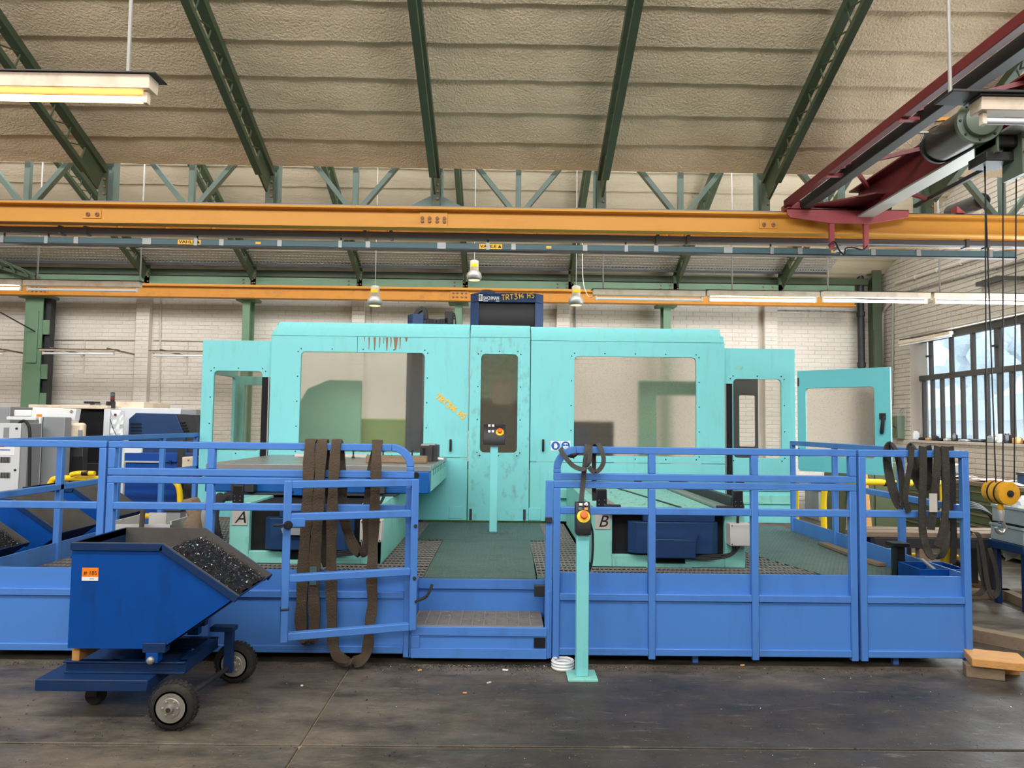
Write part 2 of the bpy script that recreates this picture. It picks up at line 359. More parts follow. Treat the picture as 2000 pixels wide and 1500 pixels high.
def smooth_path(pts, n=6):
    pts = [Vector(p) for p in pts]; out = []
    for i in range(len(pts) - 1):
        p0 = pts[max(i - 1, 0)]; p1 = pts[i]; p2 = pts[i + 1]; p3 = pts[min(i + 2, len(pts) - 1)]
        for k in range(n):
            t = k / n; out.append(.5 * ((2 * p1) + (p2 - p0) * t + (2 * p0 - 5 * p1 + 4 * p2 - p3) * t * t + (3 * p1 - p0 - 3 * p2 + p3) * t ** 3))
    out.append(pts[-1]); return out
def text(s, name, m, parent, loc, size, rot=(math.radians(90), 0, 0), shear=0.0, sx=1.0, ext=.0015, align='LEFT', offset=0.0):
    cu = bpy.data.curves.new(name, 'FONT'); cu.body = s; cu.size = size; cu.extrude = ext; cu.shear = shear; cu.align_x = align; cu.offset = offset
    cu.resolution_u = 3
    t = bpy.data.objects.new('tmp', cu); COL.objects.link(t)
    me = bpy.data.meshes.new_from_object(t.evaluated_get(bpy.context.evaluated_depsgraph_get()))
    bpy.data.objects.remove(t); bpy.data.curves.remove(cu)
    me.materials.clear(); me.materials.append(M[m]); me.name = name
    mt = Matrix.Translation(Vector(loc) - ORG[parent.name]) @ Matrix.Rotation(rot[2], 4, 'Z') @ Matrix.Rotation(rot[1], 4, 'Y') @ Matrix.Rotation(rot[0], 4, 'X') @ Matrix.Diagonal((sx, 1, 1, 1))
    me.transform(mt)
    return link_mesh(name, me, parent)
STROKES = {'T': [[(0, 1), (.7, 1)], [(.35, 1), (.3, 0)]], 'R': [[(.05, 0), (.1, 1), (.55, .9), (.5, .55), (.1, .5)], [(.25, .5), (.65, 0)]],
           '3': [[(.05, 1), (.6, 1), (.25, .6), (.6, .35), (.35, 0), (0, .1)]], '1': [[(0, .7), (.25, 1), (.2, 0)]],
           '4': [[(.4, 1), (0, .4), (.6, .42)], [(.45, .65), (.4, 0)]], 'H': [[(.05, 0), (.1, 1)], [(.6, 1), (.55, 0)], [(.08, .5), (.58, .52)]],
           'S': [[(.6, .95), (.2, 1), (.1, .65), (.5, .45), (.4, .05), (0, .05)]], ' ': []}
def brush(s, name, m, parent, p0, h, ang, Y, wd=.02):
    mb = MB(); x = 0; ca, sa = math.cos(ang), math.sin(ang)
    for ch in s:
        for st in STROKES[ch]:
            pts = [Vector((p0[0] + ((x + a) * ca - b * sa) * h, Y, p0[1] + ((x + a) * sa + b * ca) * h)) for a, b in st]
            pp = smooth_path(pts, 3)
            ws = [(pp[min(k + 1, len(pp) - 1)] - pp[max(k - 1, 0)]).cross(Vector((0, 1, 0))) for k in range(len(pp))]
            mb.ribbon(pp, ws, wd, .003)
        x += .45 if ch in ' 1' else .85
    return build(mb, name, m, parent)
# ================================================================ SETTING
# floor: slabs parted by sandy joints
floor = tag(build(MB().box(-14, 8, -7, 14.4, -.2, -.012), 'floor', 'joint'), kind='structure')
jx = [-14, -8.2, -1.05, 4.9, 8]; jy = [-7, -2, 3.88, 8.9, 14.4]
for i in range(4):
    for j in range(4):
        g = .012
        bx('floor_slab', 'floor', floor, jx[i] + .005, jx[i + 1] - .005, jy[j] + g, jy[j + 1] - g, -.11, 0, .006)
YB = 14.2; XR = 7.42
CO = .083; BL = .262
def brick_wall(name, m, spans, plane, singles_ok, back_boxes):
    """spans: function(row z) -> list of (a0,a1) ; plane 'y' (wall seen from -Y) or 'x' (wall seen from -X)"""
    mb = MB()
    for b_ in back_boxes: mb.box(*b_)
    wall = tag(build(mb, name, 'mortar' if plane == 'y' else M['mortar_shaded']), kind='structure')
    shapes = []
    for ln in (BL - .010, BL / 2 - .010):
        for k in range(3):
            q = MB(); h = CO - .010; e = .006
            def P(a, z, t): return (a, -t, z) if plane == 'y' else (-t, a, z)
            jt = lambda: R.uniform(-.0015, .0015)
            D_ = .006 if plane == 'y' else .008
            f4 = [P(e + jt(), e + jt(), D_), P(ln - e + jt(), e + jt(), D_), P(ln - e + jt(), h - e + jt(), D_), P(e + jt(), h - e + jt(), D_)]
            b4 = [P(0, 0, 0), P(ln, 0, 0), P(ln, h, 0), P(0, h, 0)]
            q.add(b4 + f4, [(4, 5, 6, 7), (0, 1, 5, 4), (1, 2, 6, 5), (2, 3, 7, 6), (3, 0, 4, 7)])
            me = bpy.data.meshes.new('brick'); me.from_pydata(q.v, [], q.f)
            bm = bmesh.new(); bm.from_mesh(me); bmesh.ops.recalc_face_normals(bm, faces=bm.faces); bm.to_mesh(me); bm.free()
            # outward check: front face must look at the hall
            nrm = me.polygons[0].normal
            if (nrm.y if plane == 'y' else nrm.x) > 0: me.flip_normals()
            me.materials.append(M[m]); shapes.append((q, me))
    items = []
    row = 0; z = .005
    while z < 7.3:
        for a0, a1, dep in spans(z):
            a = a0 + (0 if row % 2 == 0 else -BL / 2)
            while a < a1 - .02:
                s0 = max(a, a0); s1 = min(a + BL, a1)
                if s1 - s0 > BL * .9: items.append((s0 + .005, z, 0, dep))
                elif s1 - s0 > BL * .4: items.append((s0 + .005, z, 3, dep))
                a += BL
        row += 1; z += CO
    singles = [it for it in items if singles_ok(it)]
    R.shuffle(singles) if plane == 'y' else singles.sort(key=lambda it: it[0])
    pick = set(id(it) for it in singles[:300])
    rest = MB()
    for it in items:
        k = it[2] + R.randrange(3); pr = R.uniform(-.002, .003)
        loc = Vector((it[0], it[3] - pr, it[1])) if plane == 'y' else Vector((it[3] - pr, it[0], it[1]))
        if id(it) in pick:
            o = bpy.data.objects.new('brick', shapes[k][1]); COL.objects.link(o); o.parent = wall; o.location = loc
        else:
            rest.add([p + loc for p in shapes[k][0].v], shapes[k][0].f)
    tag(build(rest, 'brickwork', m, wall, smooth=0), kind='stuff')
    return wall
M['mortar_shaded'] = mat('cream_mortar_shade_greyed', (172, 160, 146), .85, var=.05, scale=6)  # mortar greyed likewise, shade of the backlit wall painted in
# rear wall with its brick piers
pier_px = [(-140, -113), (271, 297), (689, 713), (1086, 1110), (1489, 1514)]
piers = [(ax(a, 640, YB), ax(b, 640, YB)) for a, b in pier_px]
def back_spans(z):
    if z > 5.1: return []
    out = []; a = -12.0
    for p0, p1 in piers:
        out.append((a, p0, YB)); out.append((p0, p1, YB - .12)); a = p1
    out.append((a, XR, YB)); return out
bb = [(-14, XR + .4, YB, YB + .3, -.2, 5.2)] + [(p0, p1, YB - .12, YB + .01, 0, 4.3) for p0, p1 in piers]
wall_back = brick_wall('wall_back', 'brick', back_spans, 'y', lambda it: 3.0 < it[1] < 4.0 and -9.5 < it[0] < 7.2, bb)
# right wall with the long steel window
WY0, WY1, WZ0, WZ1 = 6.2, 13.0, 1.50, 3.40
def right_spans(z):
    if z + CO > WZ0 and z < WZ1: return [(WY1, YB, XR)]
    top = 4.67 + .44 * (14.2 - 8.9)
    y0 = 6.0
    if z > 4.7: y0 = 9.0; y1 = min(YB, 14.2 - (z - 4.6) / .44)
    else: y1 = YB
    return [(y0, y1, XR)] if y1 > y0 else []
rb = [(XR, XR + .32, -7, WY0, -.2, 9), (XR, XR + .32, WY1, YB + .3, -.2, 9), (XR, XR + .32, WY0, WY1, -.2, WZ0), (XR, XR + .32, WY0, WY1, WZ1, 9)]
wall_right = brick_wall('wall_right', 'brick_shaded', right_spans, 'x', lambda it: it[0] > 9.9 and it[1] > 1.0, rb)
tag(build(MB().box(-14.3, -14, -7, YB + .3, -.2, 9), 'wall_left', 'brick'), kind='structure')
tag(build(MB().box(-14.3, XR + .3, -7.3, -7, -.2, 9), 'wall_front', 'brick'), kind='structure')

# roofs: saw-tooth bays clad in overlapping foam-sprayed sheets
SL = .43
ZE = az(1000, 331, 8.70) + .02; ZW = az(1000, 533, 13.95)
def zn(Y): return ZE + SL * (8.70 - Y)       # front bay underside
def zf(Y): return ZW + SL * (13.95 - Y)      # rear bay underside
SP = 2.04                                    # rafter spacing
XRAF = [ax(852, 380, 8.75) + k * SP for k in range(-5, 4)]
def roof(name, zfun, y_lo, y_hi, m, detail_from):
    mb = MB(); mb.prism([(y_lo, zfun(y_lo) + .05), (y_hi, zfun(y_hi) + .05), (y_hi, zfun(y_hi) + .25), (y_lo, zfun(y_lo) + .25)], 'x', -14.3, XR + .35)
    c = tag(build(mb, name, m), kind='structure')
    edges = [-14.0] + [x for x in XRAF] + [XR + .3]
    Y = y_hi; cs = .41
    while Y > detail_from:
        Y0 = max(Y - cs, y_lo)
        for a, b in zip(edges[:-1], edges[1:]):
            n = 9; v = []; f = []
            for i in range(n + 1):
                x = a + (b - a) * i / n
                for (yy, dz) in ((Y0 - .03, .045), (Y0 + .1, .004), (Y - .1, -.004), (Y + .012, -.012), (Y + .012, .045)):
                    v.append((x, yy, zfun(yy) + dz + R.uniform(-.006, .006) * (dz < .04)))
            for i in range(n):
                for k in range(4): f.append((i * 5 + k, i * 5 + k + 1, i * 5 + 5 + k + 1, i * 5 + 5 + k))
            build(MB().add(v, f), 'ceiling_sheet', m, c, smooth=60)
        Y = Y0
        if Y0 <= y_lo: break
    return c
roof('ceiling_front', zn, 1.0, 8.70, 'foam', 5.4)
roof('ceiling_rear', zf, 8.98, YB, 'foam2', 9.0)
zb = lambda Y: 4.95 + SL * (1 - Y)
tag(build(MB().prism([(-7, zb(-7)), (.98, zb(.98)), (.98, zb(.98) + .2), (-7, zb(-7) + .2)], 'x', -14.3, XR + .35), 'ceiling_behind', 'foam'), kind='structure')
# glazed risers of the saw-tooth
def riser(name, Y, z0, z1):
    t = tag(build(MB().box(-14, XR, Y - .03, Y + .03, z0 - .1, z0), name, 'frame'), kind='structure')
    for i in range(22):
        x = -14 + (XR + 14) * i / 21
        bx('mullion', 'frame', t, x - .025, x + .025, Y - .025, Y + .025, z0, z1)
    for i in range(21):
        x = -14 + (XR + 14) * i / 21
        bx('pane', 'tube_off', t, x + .03, x + (XR + 14) / 21 - .03, Y - .006, Y + .006, z0, z1)
riser('window_2', .98, 5.0, 8.25); riser('window_3', 8.92, 5.45, 7.05)

# side window of steel bars
wx = XR + .2
win = tag(build(MB().box(wx - .04, wx + .04, WY0, WY1, WZ0 + .0, WZ0 + .05), 'window_1', 'frame'), kind='structure')
def wY(px): return wx * F / (px - 985)
trz = 2.62
bx('head_bar', 'frame', win, wx - .05, wx + .05, WY0, WY1, WZ1 - .13, WZ1)
bx('transom', 'frame', win, wx - .04, wx + .04, WY0, WY1, trz - .045, trz + .045)
up_px = [1795, 1826, 1867, 1910, 1960, 2012, 2060]; lo_px = [1794, 1811, 1828, 1847, 1867, 1888, 1911, 1936, 1961, 1986, 2013, 2042]
for px in up_px + [2110, 2170]:
    y = wY(px); h = .05 if px in (1960, 1795) else .028
    bx('glazing_bar', 'frame', win, wx - .03, wx + .03, y - h, y + h, trz, WZ1 - .1)
for px in lo_px + [2075, 2110, 2150, 2200]:
    y = wY(px); bx('glazing_bar', 'frame', win, wx - .03, wx + .03, y - .024, y + .024, WZ0, trz)
us = sorted([wY(p) for p in up_px + [2110, 2170]] + [WY0]); ls = sorted([wY(p) for p in lo_px + [2075, 2110, 2150, 2200]] + [WY0])
for s_, z0, z1 in ((us, trz + .04, WZ1 - .1), (ls, WZ0 + .04, trz - .04)):
    for a, b in zip(s_[:-1], s_[1:]): bx('pane', 'glass', win, wx - .004, wx + .004, a, b, z0, z1)
tag(build(MB().box(XR - .05, XR + .3, WY0, WY1, WZ0 - .04, WZ0), 'trim_1', 'brick_shaded'), kind='structure')
tag(build(MB().box(XR + .01, XR + .3, WY0, WY1, WZ1 - .02, WZ1 + .002), 'trim_2', 'brick_shaded'), kind='structure')
for i, px in enumerate((1826, 1960)):
    p = wY(px); bx('window_catch', 'black', win, wx - .09, wx - .03, p - .06, p + .02, 2.98, 3.01)

# ---------------------------------------------------------------- steel frame of the hall
for i, (px, lab) in enumerate(((73, 'stout green steel column at the left behind the white lathe'), (484, 'green steel column rising behind the left wing of the turquoise enclosure'),
                               (895, 'green steel column just left of the navy machine head'), (1300, 'green steel column behind the right half of the turquoise enclosure'))):
    x = ax(px, 650, 13.85); w_ = .17 if i == 0 else .07
    t = thing('steel_column', lab, 'column', (x, 13.85, 0), 'green columns along the rear wall')
    bx('flange', 'greenlt', t, x - w_, x + w_, 13.72, 13.745, 0, 4.05, .003)
    bx('flange', 'greenlt', t, x - w_, x + w_, 13.975, 14.0, 0, 4.05, .003)
    bx('web', 'greenlt', t, x - .012, x + .012, 13.745, 13.975, 0, 4.05)
    bx('head_plate', 'greenlt', t, x - w_ - .12, x + w_ + .12, 13.68, 14.02, 4.0, 4.055, .003)
    if i == 0:
        bx('stiffener', 'dark', t, x + w_ + .0, x + w_ + .1, 13.8, 13.95, 0, 4.0)  # dark strip painting the darkness of the gap beside the column
        for z in (1.9, 2.45, 3.3): bx('batten_plate', 'greenlt', t, x + w_, x + w_ + .12, 13.74, 13.76, z, z + .28)
        bx('cover_plate', 'greenlt', t, x - .10, x + .10, 13.695, 13.722, 2.75, 3.75, .003)
        build(MB().cyl((x + .05, 13.7, 3.35), (x - .2, 13.1, 3.62), .012), 'hook_rod', 'dark', t)
# corner column with drain pipe
x = ax(1706, 640, 13.8)
t = thing('steel_column', 'dark green corner column beside the black drain pipe', 'column', (x, 13.8, 0))
bx('flange', 'green', t, x - .06, x + .12, 13.7, 13.72, 0, 5.0); bx('web', 'green', t, x + .05, x + .07, 13.72, 14.1, 0, 5.0); bx('stiffener', 'green', t, x - .05, x + .11, 13.68, 13.7, 2.5, 3.6)
x = ax(1685, 700, 13.9)
t = thing('drain_pipe', 'black drain pipe in the far right corner', 'pipe', (x, 13.95, 0))
build(MB().cyl((x, 13.95, 0), (x, 13.95, 5.0), .065, 14), 'pipe', 'dark', t)
for z in (1.5, 2.9, 3.9): build(MB().cyl((x, 13.95, z), (x, 13.95, z + .09), .08, 14), 'socket', 'dark', t)

def ibeam(t, m, x0, x1, Yc, z0, z1, fw, name='beam'):
    bx('flange', m, t, x0, x1, Yc - fw / 2, Yc + fw / 2, z1 - .022, z1, .002)
    bx('flange', m, t, x0, x1, Yc - fw / 2, Yc + fw / 2, z0, z0 + .022, .002)
    bx('web', m, t, x0, x1, Yc - .012, Yc + .012, z0 + .022, z1 - .022)
def channel(t, m, x0, x1, Yf, z0, z1, d):
    bx('web', m, t, x0, x1, Yf, Yf + .02, z0, z1, .002); bx('flange', m, t, x0, x1, Yf + .02, Yf + d, z1 - .02, z1); bx('flange', m, t, x0, x1, Yf + .02, Yf + d, z0, z0 + .02)
def bolts(t, pts, Y, r=.022, m='rust', axis=(0, -1, 0)):
    for x, z in pts: build(MB().lathe((x, Y, z), axis, [(0, r), (.018, r), (.024, r * .6)], 6), 'bolt', m, t)
# front runway girder (yellow) carrying the red crane
z0 = az(1000, 447, 8.55); z1 = az(1000, 406, 8.53)
t = thing('crane_runway', 'long yellow crane runway girder across the hall above the enclosure', 'girder', (-2, 8.7, z0))
xa, xb = -13.5, XR
bx('web', 'yel', t, xa, xb, 8.62, 8.64, z0 + .02, z1 - .03); bx('bottom_flange', 'yel', t, xa, xb, 8.55, 8.69, z0, z0 + .022, .003)
bx('top_flange', 'yel', t, xa, xb, 8.53, 8.80, z1 - .03, z1, .003); bx('rail', 'greypipe', t, xa, xb, 8.60, 8.66, z1, z1 + .035, .004)
for px in (180, 1500):
    bx('splice_plate', 'yel', t, ax(px - 18, 425, 8.62), ax(px + 18, 425, 8.62), 8.61, 8.62, z0 + .07, z1 - .08)
    bolts(t, [(ax(px + d, 425, 8.61), zz) for d in (-8, 10) for zz in (z0 + .11, z1 - .13)], 8.61)
bx('splice_plate', 'yel', t, ax(820, 428, 8.62), ax(874, 428, 8.62), 8.605, 8.62, z0 + .03, z1 - .05)
bolts(t, [(ax(846 + d, 428, 8.6), zz) for d in (-21, -7, 8, 22) for zz in (z0 + .09, z1 - .12)], 8.605)
# second girder behind it
t = thing('crane_runway', 'orange-brown crane girder half hidden behind the yellow runway', 'girder', (-2, 9.35, z0))
zs0 = az(1000, 467, 9.27)
ibeam(t, 'yel2', xa, XR, 9.35, zs0, zs0 + .32, .16)
for px in (232, 325, 415, 722, 758, 1048, 1305, 1335, 1640, 1880): 
    x = ax(px, 455, 9.2); bx('clip', 'yel2', t, x - .012, x + .012, 9.15, 9.27, zs0 - .03, zs0 + .12)
# rear girder on the columns
zr0 = az(700, 586, 13.6); zr1 = az(700, 563, 13.6)
t = thing('crane_runway', 'ochre crane girder along the rear brick wall', 'girder', (-2, 13.6, zr0))
ibeam(t, 'yel2', xa, ax(1668, 580, 13.6), 13.6, zr0, zr1, .18); bx('crane_rail', 'yel', t, xa, ax(1668, 580, 13.6), 13.57, 13.63, zr1, zr1 + .035)
for px in (70, 897, 1300):
    bx('splice_plate', 'yel2', t, ax(px - 18, 575, 13.5), ax(px + 18, 575, 13.5), 13.57, 13.59, zr0 + .03, zr1 - .03)
    bolts(t, [(ax(px + d, 575, 13.5), zz) for d in (-12, -4, 5, 13) for zz in (zr0 + .08, zr1 - .07)], 13.57)
t = thing('wall_beam', 'pale green steel beam along the top of the rear wall', 'beam', (-2, 13.75, az(700, 560, 13.75)))
zg0 = az(700, 561, 13.75); zg1 = az(700, 545, 13.75)
channel(t, 'greenlt', -12, ax(1668, 560, 13.75), 13.72, zg0, zg1, .12)
for px in (484, 690, 897, 1098, 1300, 1500): bolts(t, [(ax(px + d, 553, 13.72), zz) for d in (-9, 9) for zz in (zg0 + .045, zg1 - .045)], 13.72, .018)
t = thing('roof_purlin', 'dark green purlin under the lower edge of the rear roof', 'beam', (-2, 13.9, az(700, 537, 13.9)))
channel(t, 'green', -12, XR - .3, 13.86, az(700, 543, 13.9), az(700, 531, 13.9), .1)

# lattice rafters of both bays
def rafter(x, zfun, ya, yb, depth, lab, grp, foot):
    t = thing('lattice_rafter', lab, 'rafter', (x, yb, zfun(yb) - depth), grp)
    d = Vector((0, yb - ya, zfun(yb) - zfun(ya))).normalized(); nrm = Vector((0, -d.z, d.y)) * -1
    if nrm.z > 0: nrm = -nrm
    ln = math.hypot(yb - ya, zfun(yb) - zfun(ya)); A = Vector((x, ya, zfun(ya) - .05))
    build(MB().beam(A + nrm * .05, A + nrm * .05 + d * ln, .10, .09, nrm), 'upper_chord', 'green', t, .004)
    build(MB().beam(A + nrm * depth, A + nrm * depth + d * (ln - .3), .08, .06, nrm), 'lower_chord', 'green', t, .004)
    mb = MB(); k = 0; s_ = .1
    while s_ < ln - .45:
        p = A + d * s_; build(MB().tube([p + nrm * .08, p + nrm * (depth - .02)], .009, 6), 'strut', 'green', t)
        build(MB().tube([p + nrm * (depth - .02), p + nrm * .08 + d * .30], .009, 6), 'strut', 'green', t)
        s_ += .32
    e = A + d * (ln - .42); f_ = A + d * ln
    q = [(e + nrm * .06), (e + nrm * (depth + .02)), (f_ + nrm * .36), (f_ + nrm * .10)]
    build(MB().add([p + Vector((sx_ * .012, 0, 0)) for sx_ in (-1, 1) for p in q], [(0, 1, 2, 3), (7, 6, 5, 4), (0, 4, 5, 1), (1, 5, 6, 2), (2, 6, 7, 3), (3, 7, 4, 0)]), 'end_plate', 'green', t)
    if foot:
        bx('cleat', 'green', t, x - .05, x + .05, yb - .03, yb + .0, zfun(yb) - .5, zfun(yb) - .1)
        bolts(t, [(x + .025, zfun(yb) - .22 - .09 * k) for k in range(3)], yb - .03, .016)
XN = [XRAF[5] + SP * k for k in (-2, -1, 0, 1, 2, 3)]
NL = ['green lattice rafter of the front roof passing behind the warm lit lamp', 'green lattice rafter of the front roof right of the warm lit lamp',
      'green lattice rafter of the front roof ending at the pale gusset plate', 'green lattice rafter of the front roof second to the left of the red crane',
      'green lattice rafter of the front roof just left of the red crane', 'green lattice rafter of the front roof behind the crane hoist']
for x, l in zip(XN, NL): rafter(x, zn, 1.2, 8.72, .34, l, 'lattice rafters of the front roof', True)
RL = ['leftmost green rafter of the rear roof, above the stout left column', 'green rafter of the rear roof, second from the left', 'green rafter of the rear roof, third from the left, left of the pendant lamps',
      'green rafter of the rear roof behind the highest pendant lamp', 'green rafter of the rear roof above the right pendant lamp', 'green rafter of the rear roof, second from the right wall corner',
      'rightmost green rafter of the rear roof, close to the right wall']
for k, l in enumerate(RL):
    x = ax(700, 535, 13.6) + (k - 2) * SP
    rafter(x, zf, 9.1, 13.75, .30, l, 'lattice rafters of the rear roof', True)

# truss that carries the valley between both bays
t = thing('valley_truss', 'green-grey lattice truss standing on the yellow runway under the roof edge', 'truss', (-2, 8.85, z1))
zt0 = z1 + .05; zt1 = 5.42; Yt = 8.86
bx('bottom_chord', 'web', t, -13, XR, Yt - .07, Yt + .07, z1 + .0, z1 + .07, .004); bx('top_chord', 'web', t, -13, XR, Yt - .05, Yt + .05, zt1, zt1 + .1, .004)
for k in range(-5, 4):
    x = XRAF[5] + k * SP; xm = x + SP / 2
    bx('post', 'web', t, x - .075, x - .055, Yt - .07, Yt + .07, zt0, zt1); bx('post', 'web', t, x + .055, x + .075, Yt - .07, Yt + .07, zt0, zt1); bx('post', 'web', t, x - .055, x + .055, Yt - .01, Yt + .01, zt0, zt1)
    if xm < XR - .2:
        bx('upright', 'web', t, xm - .035, xm + .035, Yt - .03, Yt + .03, zt0, zt1, .003)
        for s_ in (-1, 1): build(MB().beam((xm + s_ * .08, Yt, zt0 + .02), (xm + s_ * (SP / 2 - .1), Yt, zt1), .06, .08, (0, 1, 0)), 'diagonal', 'web', t, .003)
xg = XRAF[5]
build(MB().prism([(xg - .34, zt0), (xg + .34, zt0), (xg + .34, zt0 + .02), (xg + .06, zt0 + .16), (xg - .06, zt0 + .16), (xg - .34, zt0 + .02)], 'y', Yt - .1, Yt - .085), 'gusset_plate', 'web', t)

# grey channel rail and conductor rail below the runway
def Xs(px, Y): return ax(px, 480, Y)
zc = az(1000, 464, 8.85)
t = thing('festoon_rail', 'grey steel channel rail hung right under the yellow runway', 'rail', (-2, 8.85, zc))
mbp = [(8.80, zc - .04), (8.90, zc - .04), (8.90, zc + .04), (8.80, zc + .04)]
build(MB().prism(mbp, 'x', -13, XR), 'channel', 'greypipe', t, .012)
for px in (115, 165, 712, 763, 1285, 1345, 1890, 1930): bx('joint_sleeve', 'greypipe', t, Xs(px, 8.8) - .02, Xs(px, 8.8) + .02, 8.79, 8.91, zc - .052, zc + .052)
for px in (75, 300, 1180, 1836): bx('hanger', 'dark', t, Xs(px, 8.85) - .01, Xs(px, 8.85) + .01, 8.84, 8.86, zc + .04, z0 + .02)
zv = az(1000, 484, 8.85)
t = thing('conductor_rail', 'teal enclosed conductor rail with orange stickers below the grey channel', 'rail', (-2, 8.85, zv))
xe = Xs(1981, 8.85)
build(MB().prism([(8.81, zv - .035), (8.89, zv - .035), (8.89, zv + .04), (8.81, zv + .04)], 'x', -13, xe), 'profile', 'rail', t, .006)
bx('lip', 'black', t, -13, xe, 8.805, 8.895, zv - .05, zv - .036)
for px in (8, 94, 385, 666, 953, 1222, 1505, 1641, 1930):
    x = Xs(px, 8.85); bx('hanger_clamp', 'zinc', t, x - .022, x + .022, 8.80, 8.90, zv - .04, zv + .05); build(MB().cyl((x, 8.85, zv + .05), (x, 8.85, zc - .04), .010, 6), 'hanger_rod', 'dark', t)
for px in (152, 290, 435, 548, 720, 863, 1003, 1142, 1280, 1420, 1560, 1702, 1790):
    x = Xs(px, 8.85); hw = .055 if px in (290, 863, 1420) else .03
    bx('joint_clamp', 'zinc', t, x - hw, x + hw, 8.802, 8.898, zv - .037, zv + .046, .003)
for px, n_ in ((347, 1), (936, 1)):
    s_ = bx('sticker', 'paint_yel', t, Xs(px, 8.81), Xs(px + 45, 8.81), 8.8075, 8.81, zv - .028, zv + .032)
    s_['label'] = 'yellow-orange warning sticker'
    text('VAHLE', 'lettering', 'ink', t, (Xs(px + 2, 8.81), 8.8065, zv - .013), .05, sx=1.35, ext=.0005, offset=.001)
    x = Xs(px + 40, 8.81); build(MB().prism([(x - .022, zv - .015), (x + .022, zv - .015), (x, zv + .025)], 'y', 8.806, 8.8075), 'warning_triangle', 'ink', t)
for px in (504, 1072, 1628): bx('sticker', 'paint_yel', t, Xs(px - 5, 8.81), Xs(px + 5, 8.81), 8.8075, 8.81, zv - .012, zv + .018)

# perforated cable tray under the rear roof
def zt_(Y): return zf(Y) - .14
def py_of(P):
    d_ = P - CAM; return 750 - F * d_.dot(upv) / d_.dot(fwd)
Ys_ = [11.0 + .02 * i for i in range(140)]
Ya_ = min(Ys_, key=lambda y: abs(py_of(Vector((0, y, zt_(y)))) - 497)); Yb_ = min(Ys_, key=lambda y: abs(py_of(Vector((0, y, zt_(y)))) - 521))
t = thing('cable_tray', 'perforated cable tray running along the rear roof', 'cable tray', (-2, Yb_, zt_(Yb_)))
for s_, (xa_, xb_) in enumerate(((-10, -7.2), (-7.19, -4.4), (-4.39, -1.6), (-1.59, 1.2), (1.21, 4), (4.01, 6.2))):
    mb = MB(); ny = 5; nx = 42
    def strip(x0_, x1_, y0_, y1_):
        mb.add([(x0_, y0_, zt_(y0_)), (x1_, y0_, zt_(y0_)), (x1_, y1_, zt_(y1_)), (x0_, y1_, zt_(y1_))] + [(x0_, y0_, zt_(y0_) + .004), (x1_, y0_, zt_(y0_) + .004), (x1_, y1_, zt_(y1_) + .004), (x0_, y1_, zt_(y1_) + .004)], [(0, 1, 2, 3), (7, 6, 5, 4), (0, 4, 5, 1), (1, 5, 6, 2), (2, 6, 7, 3), (3, 7, 4, 0)])
    for j in range(ny + 1):
        y = Ya_ + (Yb_ - Ya_) * j / ny; strip(xa_, xb_, y - .02, y + .02)
    for j in range(ny):
        y = Ya_ + (Yb_ - Ya_) * j / ny; y2 = Ya_ + (Yb_ - Ya_) * (j + 1) / ny
        for i in range(nx + 1):
            x = xa_ + (xb_ - xa_) * (i + .5 * (j % 2)) / (nx + .5); strip(x - .011, x + .011, y + .02, y2 - .02)
    tag(build(mb, 'perforated_sheet', 'aluminium', t, smooth=0), kind='stuff')
    bx('tray_side', 'dark', t, xa_, xb_, Yb_ + .02, Yb_ + .03, zt_(Yb_) - .05, zt_(Yb_) + .05)
for x in (-8, -5.5, -3, -.5, 2, 4.6): build(MB().cyl((x, Yb_, zt_(Yb_)), (x, Yb_, zf(Yb_) - .01), .008, 6), 'hanger', 'dark', t)
# ================================================================ MACHINE
PZ = .52; YE = 8.67
def ex(px, py=830): return ax(px, py, YE)
def ez(px, py): return az(px, py, YE)
# ---- enclosure
enc = thing('machine_enclosure', 'large turquoise sheet-metal enclosure of the milling machine with clouded windows', 'machine', (ex(960), YE + .3, PZ))
zw = {}
def screws(parent, x0, x1, z0, z1, Y):
    mb = MB(); nx = max(2, int((x1 - x0) / .3)); nz = max(2, int((z1 - z0) / .3)); o = .035
    pts = [(x0 + (x1 - x0) * i / nx, z) for i in range(nx + 1) for z in (z0 - o, z1 + o)] + [(x, z0 + (z1 - z0) * i / nz) for i in range(nz + 1) for x in (x0 - o, x1 + o)]
    for x, z in pts: mb.lathe((x, Y, z), (0, -1, 0), [(0, .009), (.004, .007)], 6)
    build(mb, 'window_screws', 'dark', parent)
def wpanel(name, m, x0, x1, z0, z1, w_, Y, pm, th=.04):
    p = build(MB().ring(x0, x1, z0, z1, w_[0], w_[1], w_[2], w_[3], Y, Y + th, .05), name, m, enc, .004)
    g = build(MB().box(w_[0] - .02, w_[1] + .02, Y + .022, Y + .028, w_[2] - .02, w_[3] + .02), 'window_pane', pm, p); g['label'] = 'clouded plastic window pane'
    screws(p, w_[0], w_[1], w_[2], w_[3], Y)
    return p
xl0, xl1, xc0, xc1, xr1 = ex(525), ex(914), ex(916), ex(1034), ex(1416)
zbend = ez(960, 661); ztop = ez(960, 634); zs = ez(870, 894)
